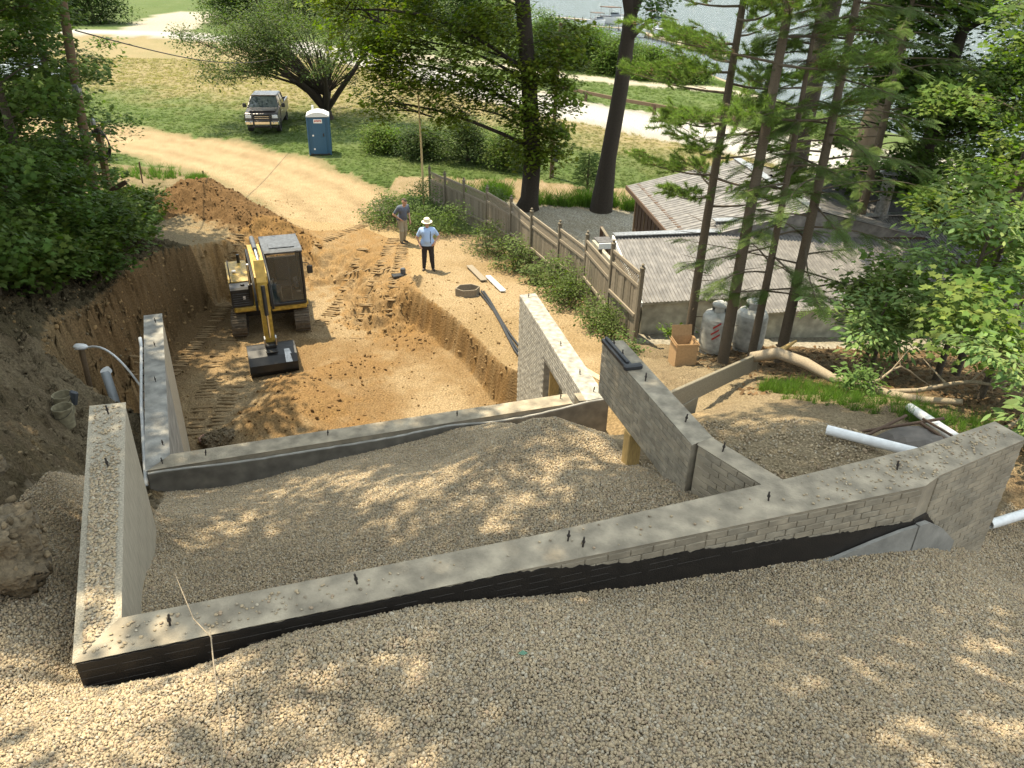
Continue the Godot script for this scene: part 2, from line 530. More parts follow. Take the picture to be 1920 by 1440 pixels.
# outline of the excavation: x, z, width of its side
var pit := [[1.42, -11.62, 0.12], [0.32, -16.5, 0.12], [-0.05, -17.0, 0.2], [-0.85, -18.75, 0.2], [-1.75, -20.5, 0.2], [-2.85, -22.2, 0.3], [-3.4, -23.9, 2.4], [-4.0, -27.5, 3.4], [-6.0, -29.6, 3.6], [-8.6, -28.4, 3.4], [-9.9, -26.5, 2.2], [-10.4, -24.6, 0.5], [-11.0, -22.6, 0.5], [-10.7, -20.0, 0.7], [-9.9, -16.6, 1.0], [-9.5, -14.2, 1.0], [-8.7, -12.7, 0.6], [-7.6, -12.15, 0.45], [-6.6, -12.0, 0.4], [-6.42, -11.95, 0.12], [-5.35, -9.6, 0.12]]
var pile := [[-12.3, -29.7, 1.6, 1.0], [-11.0, -28.7, 1.5, 0.8], [-9.7, -27.9, 1.3, 0.6], [-12.8, -28.3, 1.2, 0.5], [-8.6, -27.2, 1.1, 0.4]]
var mounds := [[-5.8, -18.0, 0.9, 0.4], [-4.9, -17.2, 0.9, 0.25], [-6.0, -16.4, 0.9, 0.25], [-4.3, -19.4, 0.9, 0.2], [-3.0, -21.2, 0.8, 0.3], [-3.6, -16.0, 0.7, 0.2], [-5.0, -19.0, 0.6, 0.2]]
# runs of track prints: x0, z0, x1, z1, half width
var strips := [[-9.4, -16.4, -9.9, -27.5, 0.25], [-8.6, -19.4, -9.1, -27.0, 0.25], [-8.3, -18.6, -7.7, -15.6, 0.25], [-7.5, -18.2, -7.2, -14.6, 0.25], [-8.0, -14.6, -6.9, -12.9, 0.25], [-6.2, -22.4, -5.6, -27.6, 0.25], [-4.9, -21.6, -4.6, -28.6, 0.25], [-3.9, -22.6, -4.2, -28.0, 0.22], [-6.6, -26.4, -4.0, -25.0, 0.24], [-7.6, -27.2, -5.6, -31.0, 0.25]]

func seg_d(px: float, pz: float, ax: float, az: float, bx: float, bz: float) -> Vector2:
	var dx := bx - ax
	var dz := bz - az
	var t := clampf(((px - ax) * dx + (pz - az) * dz) / (dx * dx + dz * dz), 0.0, 1.0)
	var ex := px - ax - dx * t
	var ez := pz - az - dz * t
	return Vector2(sqrt(ex * ex + ez * ez), t)

func in_pit(x: float, z: float) -> bool:
	if x < -12.0 or x > 1.6 or z > -9.4 or z < -30.0: return false
	var inside := false
	var k := pit.size() - 1
	for i in pit.size():
		var zi: float = pit[i][1]
		var zk: float = pit[k][1]
		if (zi > z) != (zk > z):
			var xi: float = pit[i][0]
			var xk: float = pit[k][0]
			if x < (xk - xi) * (z - zi) / (zk - zi) + xi:
				inside = not inside
		k = i
	return inside

var pit_t := 0.0   # how far into the excavation the last point asked for lies, 0 at its rim to 1 on its floor
var soil_dark := 0.0

func height(x: float, z: float) -> float:
	var y := hill(x, z)
	pit_t = 0.0
	soil_dark = 0.0
	if z < -40.0 or absf(x) > 20.0 or z > 4.0:
		var f := clampf((-z - 40.0) / 8.0, 0.0, 1.0)
		f = maxf(f, clampf((absf(x) - 20.0) / 4.0, 0.0, 1.0) if z < -26.0 else 0.0)
		var far := -0.15 if x > 0.0 else 0.0
		var sx := shore(z)
		far -= 3.2 * smoothstep(sx - 10.0, sx + 8.0, x)
		y = lerpf(y, far + 0.25 * nz.get_noise_2d(x * 0.08, z * 0.08), f)
		return y
	if z > -12.0:
		y += 0.035 * nz.get_noise_2d(x * 2.2, z * 2.2)
	if x > -16.0 and x < 0.0 and z > -36.0 and z < -24.0:
		for p in pile:
			var d2: float = ((x - p[0]) * (x - p[0]) + (z - p[1]) * (z - p[1])) / (p[2] * p[2])
			if d2 < 4.0:
				var g := exp(-d2 * 1.3)
				y += p[3] * g
				soil_dark = maxf(soil_dark, smoothstep(0.1, 0.35, g + 0.25 * nf.get_noise_2d(x, z)))
		if soil_dark > 0.0:
			y += soil_dark * (0.16 * nf.get_noise_2d(x * 0.7, z * 0.7) + 0.07 * nf.get_noise_2d(x * 3.0, z * 3.0))
	if in_pit(x, z):
		var best := 1.0
		var bw := 1.0
		var wob := 1.0 + 0.35 * nf.get_noise_2d(x * 0.9, z * 0.9)
		var k := pit.size() - 1
		for i in pit.size():
			var a: Array = pit[k]
			var b: Array = pit[i]
			var d := seg_d(x, z, a[0], a[1], b[0], b[1])
			var wd := lerpf(a[2], b[2], d.y) * (wob if a[2] > 0.15 else 1.0)
			if d.x / wd < best:
				best = d.x / wd
				bw = wd
			k = i
		pit_t = best
		var fl := -1.05 + 0.12 * nz.get_noise_2d(x * 0.5, z * 0.5)
		fl += 0.9 * smoothstep(-24.0, -29.5, z) + 0.32 * smoothstep(-3.6, -1.2, x) * smoothstep(-15.0, -17.0, z)
		if x < -7.0 and z > -15.5:
			fl += 0.6 * smoothstep(-7.2, -9.5, x)
		for p in mounds:
			var d2: float = ((x - p[0]) * (x - p[0]) + (z - p[1]) * (z - p[1])) / (p[2] * p[2])
			if d2 < 5.0:
				var g := exp(-d2)
				fl += p[3] * g
				soil_dark = maxf(soil_dark, 0.6 * smoothstep(0.15, 0.6, g + 0.3 * nf.get_noise_2d(x, z)))
		fl += 0.035 * nf.get_noise_2d(x * 2.2, z * 2.2)
		var e := clampf(best, 0.0, 1.0)
		e = e * e * (3.0 - 2.0 * e)
		# ragged, fluted sides
		if e > 0.02 and e < 0.98 and bw < 1.3:
			e = clampf(e + 0.25 * nf.get_noise_2d(x * 1.6, z * 1.6) + 0.1 * nf.get_noise_2d(x * 5.0, z * 5.0), 0.0, 1.0)
		y = lerpf(y, fl, e)
	return y

func shore(z: float) -> float:
	# x of the lake's edge
	if z > -81.0: return lerpf(26.0, 40.0, clampf((z + 81.0) / 50.0, 0.0, 1.0))
	if z > -131.0: return lerpf(26.0, 21.0, (-z - 81.0) / 50.0)
	return lerpf(21.0, -2.0, clampf((-z - 131.0) / 50.0, 0.0, 1.0))

func poly_d(x: float, z: float, pts: Array) -> float:
	var b := 1e9
	for i in pts.size() - 1:
		b = minf(b, seg_d(x, z, pts[i][0], pts[i][1], pts[i + 1][0], pts[i + 1][1]).x)
	return b

var drive := [[-60, -52], [-34, -48.5], [-24, -45.5], [-18, -43.0], [-13, -39.0], [-9.0, -34.5], [-6.9, -30.5], [-6.2, -27.0]]
var drive2 := [[-7.5, -36.2], [-3, -37.0], [2, -37.2], [8, -36.5], [16, -35], [26, -34]]
var road := [[-140, -112], [-80, -114], [-46, -113], [-30, -104], [-18, -92], [-7, -75.5], [2, -62.5], [9.6, -54.5], [17, -47], [30, -38], [60, -25]]
var spur := [[-52, -118], [-56, -132], [-62, -160]]
var road2 := [[-14, -96], [-5, -88.5], [4, -81.5], [11, -77], [20, -72], [40, -64]]
var bedpoly := PackedVector2Array([Vector2(-2.8, -3.9), Vector2(2.5, -5.75), Vector2(1.95, -6.6), Vector2(1.3, -8.9), Vector2(1.45, -11.55), Vector2(-5.2, -9.4)])
var frontpoly := PackedVector2Array([Vector2(-3.9, -1.8), Vector2(5.5, -1.8), Vector2(7.6, -5.5), Vector2(6.4, -8.0), Vector2(5.3, -6.9), Vector2(3.9, -6.0), Vector2(-2.85, -3.75), Vector2(-4.4, -7.0), Vector2(-5.2, -8.6), Vector2(-5.9, -8.8), Vector2(-4.9, -6.2), Vector2(-3.9, -4.3)])
var rightpoly := PackedVector2Array([Vector2(2.5, -5.8), Vector2(4.0, -6.4), Vector2(5.2, -7.2), Vector2(4.6, -8.0), Vector2(3.2, -9.0), Vector2(2.0, -9.4), Vector2(1.6, -8.0), Vector2(2.0, -6.7)])

func zone_color(x: float, z: float, y: float, steep: float) -> Array:
	# [zone, linear base colour]
	var a := nz.get_noise_2d(x * 0.7, z * 0.7)
	var b := nf.get_noise_2d(x, z)
	var p2 := Vector2(x, z)
	if pit_t > 0.0:
		var sand := Color(0.43, 0.32, 0.185).lerp(Color(0.33, 0.225, 0.115), clampf(0.5 + a * 1.5 + 0.3 * b, 0, 1))
		var dug := clampf(1.0 - Vector2((x + 4.6) / 3.4, (z + 17.6) / 4.2).length() + 0.7 * a + 0.2 * b, 0.0, 0.75)
		sand = sand.lerp(Color(0.255, 0.155, 0.068), dug)
		sand = sand.lerp(Color(0.30, 0.18, 0.075), clampf(soil_dark * 1.3, 0, 1))
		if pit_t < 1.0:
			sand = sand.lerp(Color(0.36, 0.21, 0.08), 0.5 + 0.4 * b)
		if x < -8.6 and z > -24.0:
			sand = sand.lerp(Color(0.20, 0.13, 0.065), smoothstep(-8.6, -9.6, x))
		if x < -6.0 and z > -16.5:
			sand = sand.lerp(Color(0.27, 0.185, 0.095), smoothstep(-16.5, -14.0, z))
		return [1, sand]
	if soil_dark > 0.1:
		return [1, Color(0.38, 0.27, 0.145).lerp(Color(0.205, 0.125, 0.058), soil_dark)]
	if z > -12.0 and (Geometry2D.is_point_in_polygon(p2, bedpoly) or Geometry2D.is_point_in_polygon(p2, frontpoly)):
		return [0, Color(0.35, 0.29, 0.20)]
	if z < -30.0 or absf(x) > 15.0 and z < -26.0:
		var dr := poly_d(x, z, drive)
		var edge := 0.5 * a + 0.25 * b
		if dr < 3.4 + edge * 2.0 and x < 0.0:
			var k := smoothstep(2.2, 3.4, dr - edge)
			var tr := 0.04 * sin(dr * 4.0 + a) + 0.08 * b + 0.05 * a
			return [2, Color(0.44 + tr, 0.325 + tr * 0.8, 0.185 + tr * 0.5).lerp(Color(0.25, 0.22, 0.11), k)]
		var rd := poly_d(x, z, road)
		if rd < 4.2 + edge:
			return [3, Color(0.52, 0.50, 0.46).lerp(Color(0.43, 0.39, 0.32), smoothstep(2.0, 4.0, rd + b))]
		if z < -70 and (poly_d(x, z, spur) < 5.0 + edge * 2.0 or poly_d(x, z, road2) < 1.7 + edge):
			return [3, Color(0.50, 0.45, 0.35)]
		if x > -6.0:
			var d2 := poly_d(x, z, drive2)
			if d2 < 1.7 + edge:
				return [2, Color(0.42, 0.32, 0.20).lerp(Color(0.30, 0.23, 0.12), 0.5 + b)]
			if z > -35.5 and x > -1.5 and x < 9.0:
				return [3, Color(0.46, 0.42, 0.33).lerp(Color(0.36, 0.31, 0.22), clampf(0.5 + a + b, 0, 1))]
		var sx := shore(z)
		if x > sx - 3.0:
			return [2, Color(0.44, 0.36, 0.24)]
		# lawn: green, dry towards the road
		var side := -1.0
		var dry := 0.0
		if below_road(x, z):
			var wide := 8.0 + clampf(-x, 0.0, 40.0) * 0.6
			dry = 0.92 * smoothstep(wide + 4.0, wide - 3.0, rd + 3.0 * a)
		dry = clampf(dry * (1.0 + 0.25 * b) + 0.05 * b + 0.05 * a, 0.0, 1.0)
		if z > -38.0 and x < -8.0:
			return [1, Color(0.31, 0.24, 0.14).lerp(Color(0.17, 0.14, 0.07), clampf(0.4 + a + b, 0, 1))]
		var g := Color(0.105, 0.15, 0.045).lerp(Color(0.14, 0.18, 0.065), clampf(0.5 + a, 0, 1))
		return [4, g.lerp(Color(0.33, 0.265, 0.145), dry)]
	# hillside
	if x < -3.0:
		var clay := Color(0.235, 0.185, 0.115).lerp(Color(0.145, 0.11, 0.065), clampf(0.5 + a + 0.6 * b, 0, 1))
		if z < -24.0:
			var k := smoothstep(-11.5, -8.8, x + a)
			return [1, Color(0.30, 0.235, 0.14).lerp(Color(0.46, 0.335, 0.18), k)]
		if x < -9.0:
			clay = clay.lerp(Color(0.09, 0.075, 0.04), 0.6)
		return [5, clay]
	if x < 2.9 - 0.35 * (z + 18.0) * (1.0 if z < -18.0 else 0.0) and z < -9.0 and x < fence_x(z):
		return [1, Color(0.46, 0.345, 0.20).lerp(Color(0.36, 0.255, 0.135), clampf(0.5 + a * 1.3 + 0.4 * b, 0, 1))]
	if z < -17.9:
		return [3, Color(0.42, 0.38, 0.30).lerp(Color(0.28, 0.24, 0.16), clampf(0.5 + a, 0, 1))]
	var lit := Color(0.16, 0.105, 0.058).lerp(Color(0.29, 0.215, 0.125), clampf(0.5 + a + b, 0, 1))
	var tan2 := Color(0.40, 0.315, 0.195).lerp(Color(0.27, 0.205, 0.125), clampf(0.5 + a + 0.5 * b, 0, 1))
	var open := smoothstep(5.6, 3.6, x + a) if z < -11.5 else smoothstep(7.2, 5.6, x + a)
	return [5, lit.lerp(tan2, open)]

func fence_x(z: float) -> float:
	for i in fence_posts.size() - 1:
		var a: Array = fence_posts[i]
		var b: Array = fence_posts[i + 1]
		if z <= a[1] and z >= b[1]:
			return lerpf(a[0], b[0], (z - a[1]) / (b[1] - a[1]))
	return 4.2 if z > -18.0 else -4.0

func below_road(x: float, z: float) -> bool:
	for i in road.size() - 1:
		if x >= road[i][0] and x < road[i + 1][0]:
			return z > lerpf(road[i][1], road[i + 1][1], (x - road[i][0]) / (road[i + 1][0] - road[i][0]))
	return true

func lines(lo: float, flo: float, fhi: float, hi: float, st: float) -> PackedFloat32Array:
	var a := PackedFloat32Array()
	var x := flo
	var s := st
	var low := []
	while x > lo:
		s = minf(s * 1.04, 30.0)
		x -= s
		low.push_front(x)
	for q in low: a.append(q)
	x = flo
	while x < fhi:
		a.append(x); x += st
	s = st
	while x < hi:
		a.append(x)
		s = minf(s * 1.04, 30.0)
		x += s
	a.append(x)
	return a

func make_terrain():
	tps_solve()
	var xs := lines(-420.0, -12.6, 6.6, 420.0, 0.075)
	var zs := lines(-520.0, -30.0, -2.0, 60.0, 0.075)
	var nx := xs.size()
	var nzs := zs.size()
	var v := PackedVector3Array()
	var c := PackedColorArray()
	var zn := PackedByteArray()
	v.resize(nx * nzs); c.resize(nx * nzs); zn.resize(nx * nzs)
	for j in nzs:
		var z := zs[j]
		for i in nx:
			var x := xs[i]
			var y := height(x, z)
			var r := zone_color(x, z, y, 0.0)
			var zo: int = r[0]
			var amp := 0.0
			if absf(x) < 22.0 and z > -40.0:
				amp = 0.03 if zo == 1 else 0.05 if zo == 5 else 0.015
				if zo == 5 and x < -3.0: amp = 0.2
				y += amp * nf.get_noise_2d(x * 1.3, z * 1.3) + amp * 0.5 * nf.get_noise_2d(x * 4.0, z * 4.0)
			var k := j * nx + i
			v[k] = Vector3(x, y, z)
			c[k] = r[1]
			zn[k] = zo
	var nn := PackedVector3Array()
	nn.resize(nx * nzs)
	for j in nzs:
		for i in nx:
			var a := v[j * nx + mini(i + 1, nx - 1)] - v[j * nx + maxi(i - 1, 0)]
			var b := v[mini(j + 1, nzs - 1) * nx + i] - v[maxi(j - 1, 0) * nx + i]
			nn[j * nx + i] = b.cross(a).normalized()
	var lists := []
	for k in 6: lists.append(PackedInt32Array())
	for k in 6:
		var x := PackedInt32Array()
		for j in nzs - 1:
			for i in nx - 1:
				var q := j * nx + i
				if zn[q] == k:
					x.append(q); x.append(q + 1); x.append(q + nx + 1)
					x.append(q); x.append(q + nx + 1); x.append(q + nx)
		lists[k] = x
	var names := ["gravel_base", "excavated_soil", "dirt_driveway", "gravel_road", "lawn", "hillside_soil"]
	var mats := ["gravelbase", "sand", "sand", "roadgravel", "lawn", "litter"]
	for k in 6:
		# keep only the points this zone uses
		var map := PackedInt32Array()
		map.resize(nx * nzs)
		map.fill(-1)
		var mb := MB.new()
		for q in lists[k]:
			if map[q] < 0:
				map[q] = mb.v.size()
				mb.v.append(v[q]); mb.n.append(nn[q]); mb.c.append(c[q])
			mb.x.append(map[q])
		if mb.x.size():
			struct(names[k], mb.mesh(), M[mats[k]])

func make_water():
	var mb := MB.new()
	mb.quad(Vector3(-60, -1.75, -20), Vector3(900, -1.75, -20), Vector3(900, -1.75, -900), Vector3(-60, -1.75, -900))
	struct("lake_water", mb.mesh(), M["water"])
	# wooded hills on the far shore
	var hb := MB.new()
	var pts := []
	for i in 60:
		var t := i / 59.0
		var x := lerpf(-300.0, 900.0, t)
		var h := 35.0 + 22.0 * nz.get_noise_2d(x * 0.02, 3.0)
		pts.append([Vector3(x, -3, -880 + 30.0 * nz.get_noise_2d(x * 0.03, 9.0)), Vector3(x, h, -1000)])
	hb.col = Color(0.06, 0.09, 0.04)
	for i in 59:
		hb.quad(pts[i][0], pts[i + 1][0], pts[i + 1][1], pts[i][1])
	struct("far_hills", hb.mesh(), M["litter"])
# ---------------------------------------------------------------- foundation walls
func slab(mb: MB, pts: Array, y0: float, y1: float, bv := 0.012) -> void:
	# upright block over a horizontal outline (x, z), counter-clockwise seen from above or not; edges at the top slightly rounded
	var p := []
	for q in pts: p.append(Vector2(q[0], q[1]))
	var area := 0.0
	for i in p.size(): area += p[i].cross(p[(i + 1) % p.size()])
	if area > 0.0: p.reverse()
	var n := p.size()
	var ins := []
	for i in n:
		var d0: Vector2 = (p[i] - p[(i + n - 1) % n]).normalized()
		var d1: Vector2 = (p[(i + 1) % n] - p[i]).normalized()
		var n0 := Vector2(d0.y, -d0.x)
		var n1 := Vector2(d1.y, -d1.x)
		var h := (n0 + n1).normalized()
		ins.append(p[i] - h * bv / maxf(0.4, h.dot(n0)))
	for i in n:
		var a: Vector2 = p[i]
		var b: Vector2 = p[(i + 1) % n]
		var c: Vector2 = ins[i]
		var d: Vector2 = ins[(i + 1) % n]
		mb.quad(Vector3(a.x, y0, a.y), Vector3(b.x, y0, b.y), Vector3(b.x, y1 - bv, b.y), Vector3(a.x, y1 - bv, a.y))
		mb.quad(Vector3(a.x, y1 - bv, a.y), Vector3(b.x, y1 - bv, b.y), Vector3(d.x, y1, d.y), Vector3(c.x, y1, c.y))
	var poly := PackedVector2Array(ins)
	var idx := Geometry2D.triangulate_polygon(poly)
	for i in range(0, idx.size(), 3):
		var a := poly[idx[i]]
		var b := poly[idx[i + 1]]
		var d := poly[idx[i + 2]]
		if (b - a).cross(d - a) > 0.0:
			var k := b
			b = d; d = k
		mb.tri(Vector3(a.x, y1, a.y), Vector3(b.x, y1, b.y), Vector3(d.x, y1, d.y))

var brick_mesh: ArrayMesh
var brick_count := {}

func bricks(parent: Node3D, from: Vector3, to: Vector3, y0: float, y1: float, out: Vector3, mats: Array, most: int, show: Callable) -> void:
	# courses of cast bricks on the upright face from..to, standing 7 mm proud along out
	if brick_mesh == null:
		var mb := MB.new()
		mb.box(Vector3(0, 0, -0.006), Vector3(0.199, 0.0625, 0.026), 0.004)
		brick_mesh = mb.mesh()
	var along := (to - from)
	var ln := along.length()
	along = along.normalized()
	var b := Basis(along, Vector3.UP, along.cross(Vector3.UP))
	if b.z.dot(out) < 0.0:
		b = Basis(-along, Vector3.UP, -along.cross(Vector3.UP))
	var extra := []
	var row := 0
	var made: int = brick_count.get(parent, 0)
	var y := y1 - 0.05
	while y > y0:
		var s := 0.105 - (0.1035 if row % 2 else 0.0)
		while s < ln:
			var l0 := maxf(s - 0.0985, 0.008)
			var l1 := minf(s + 0.0985, ln - 0.008)
			if l1 - l0 > 0.04:
				var p := from + along * (l0 + l1) * 0.5
				p.y = y
				if show.call((l0 + l1) * 0.5, y):
					var t := Transform3D(b * Basis.from_scale(Vector3((l1 - l0) / 0.197, 1, 1)), p + out * (0.001 + rnd(0, 0.004)))
					if made < most:
						part(parent, "brick", brick_mesh, mats[rng.randi() % mats.size()], t)
						made += 1
					else:
						extra.append(t)
			s += 0.207
		y -= 0.0705
		row += 1
	brick_count[parent] = made
	if extra.size():
		scatter(parent, "brick_courses", brick_mesh, mats[0], extra)

func bolt_mesh() -> ArrayMesh:
	var mb := MB.new()
	mb.tube([Vector3(0, -0.02, 0), Vector3(0, 0.085, 0), Vector3(0.004, 0.1, 0)], [0.0085], 6)
	mb.lathe([Vector2(0, 0.045), Vector2(0.016, 0.045), Vector2(0.016, 0.06), Vector2(0, 0.06)], 6)
	return mb.mesh()

func bolts(parent: Node3D, pts: Array, y: float) -> void:
	var m := bolt_mesh()
	for p in pts:
		part(parent, "anchor_bolt", m, M["steel_dark"], Transform3D(Basis.from_euler(Vector3(rnd(-0.12, 0.12), rnd(0, 6), rnd(-0.12, 0.12))), Vector3(p[0], y, p[1])))

func pebbles(parent: Node3D, called: String, poly: Array, y: float, n: int, smin: float, smax: float, dens: Callable) -> void:
	var pp := PackedVector2Array()
	var lo := Vector2(1e9, 1e9)
	var hi := -lo
	for q in poly:
		var w := Vector2(q[0], q[1])
		pp.append(w); lo = lo.min(w); hi = hi.max(w)
	var xf := []
	var cols := []
	var tries := 0
	while xf.size() < n and tries < n * 60:
		tries += 1
		var w := Vector2(rnd(lo.x, hi.x), rnd(lo.y, hi.y))
		if not Geometry2D.is_point_in_polygon(w, pp): continue
		if rng.randf() > dens.call(w.x, w.y): continue
		var s := rnd(smin, smax)
		xf.append(Transform3D(Basis.from_euler(Vector3(rnd(-0.3, 0.3), rnd(0, 6.3), rnd(-0.3, 0.3))) * Basis.from_scale(Vector3(s * rnd(0.8, 1.3), s * rnd(0.5, 0.75), s)), Vector3(w.x, y + s * 0.28, w.y)))
		cols.append(stone_color())
	scatter(parent, called, stone_mesh(1), M["stone"], xf, cols)

func stone_color() -> Color:
	var k := rng.randf()
	var v := rnd(0.86, 1.14)
	var c := Color(0.53, 0.425, 0.28)
	if k < 0.18: c = Color(0.46, 0.395, 0.295)
	elif k < 0.28: c = Color(0.47, 0.36, 0.25)
	elif k < 0.36: c = Color(0.58, 0.51, 0.39)
	elif k < 0.4: c = Color(0.36, 0.30, 0.22)
	return Color(c.r * v * 1.12, c.g * v * 1.1, c.b * v * 1.06)

var stone_meshes := {}
func stone_mesh(k: int) -> ArrayMesh:
	if stone_meshes.has(k): return stone_meshes[k]
	# rounded lump of radius about one half: an icosahedron split once
	var t := (1.0 + sqrt(5.0)) / 2.0
	var p := [Vector3(-1, t, 0), Vector3(1, t, 0), Vector3(-1, -t, 0), Vector3(1, -t, 0), Vector3(0, -1, t), Vector3(0, 1, t), Vector3(0, -1, -t), Vector3(0, 1, -t), Vector3(t, 0, -1), Vector3(t, 0, 1), Vector3(-t, 0, -1), Vector3(-t, 0, 1)]
	var f := [[0, 11, 5], [0, 5, 1], [0, 1, 7], [0, 7, 10], [0, 10, 11], [1, 5, 9], [5, 11, 4], [11, 10, 2], [10, 7, 6], [7, 1, 8], [3, 9, 4], [3, 4, 2], [3, 2, 6], [3, 6, 8], [3, 8, 9], [4, 9, 5], [2, 4, 11], [6, 2, 10], [8, 6, 7], [9, 8, 1]]
	var pts := PackedVector3Array()
	for q in p: pts.append(q.normalized())
	var mid := {}
	var tris := []
	for a in f:
		var m := []
		for e in 3:
			var i: int = mini(a[e], a[(e + 1) % 3])
			var j: int = maxi(a[e], a[(e + 1) % 3])
			var key := i * 100 + j
			if not mid.has(key):
				mid[key] = pts.size()
				pts.append(((pts[i] + pts[j]) * 0.5).normalized())
			m.append(mid[key])
		tris.append([a[0], m[0], m[2]]); tris.append([a[1], m[1], m[0]]); tris.append([a[2], m[2], m[1]]); tris.append(m)
	var fn := FastNoiseLite.new()
	fn.seed = 100 + k; fn.frequency = 0.8
	var mb := MB.new()
	for i in pts.size():
		var d := pts[i]
		var r := 0.5 * (1.0 + 0.5 * fn.get_noise_3d(d.x, d.y, d.z) + 0.12 * sin(d.x * 5.0 + k) * cos(d.z * 4.0))
		mb.v.append(d * r); mb.n.append(Vector3.ZERO); mb.c.append(Color(1, 1, 1))
	for a in tris:
		mb.x.append(a[0]); mb.x.append(a[2]); mb.x.append(a[1])
		var nn := (mb.v[a[1]] - mb.v[a[0]]).cross(mb.v[a[2]] - mb.v[a[0]])
		for q in a: mb.n[q] += nn
	for i in mb.n.size(): mb.n[i] = mb.n[i].normalized()
	stone_meshes[k] = mb.mesh()
	return stone_meshes[k]

func sheet_on_face(mb: MB, from: Vector3, to: Vector3, out: Vector3, lo: Array, hi: Array, thick: float, steps := 60) -> void:
	# a thin sheet against an upright face; lo, hi: [position along 0..1, y] pairs
	for i in steps:
		var t0 := float(i) / steps
		var t1 := float(i + 1) / steps
		var a := from.lerp(to, t0)
		var b := from.lerp(to, t1)
		var y := [pw(lo, t0), pw(hi, t0), pw(lo, t1), pw(hi, t1)]
		if y[1] - y[0] < 0.004 and y[3] - y[2] < 0.004: continue
		var o := out * thick
		var p := [Vector3(a.x, y[0], a.z), Vector3(a.x, y[1], a.z), Vector3(b.x, y[3], b.z), Vector3(b.x, y[2], b.z)]
		var mid: Vector3 = (p[0] + p[2]) * 0.5
		mb.outq(p[0] + o, p[1] + o, p[2] + o, p[3] + o, mid - out)
		mb.outq(p[1], p[2], p[2] + o, p[1] + o, mid - Vector3.UP * 9.0)
		if i == 0: mb.outq(p[0], p[1], p[1] + o, p[0] + o, mid + (b - a) * 9.0)
		if i == steps - 1: mb.outq(p[2], p[3], p[3] + o, p[2] + o, mid - (b - a) * 9.0)

func pw(a: Array, t: float) -> float:
	for i in a.size() - 1:
		if t <= a[i + 1][0]:
			return lerpf(a[i][1], a[i + 1][1], clampf((t - a[i][0]) / (a[i + 1][0] - a[i][0]), 0.0, 1.0))
	return a[a.size() - 1][1]

const Y0 := 5.0    # top of the upper walls
const Y1 := 2.6    # top of the lower walls

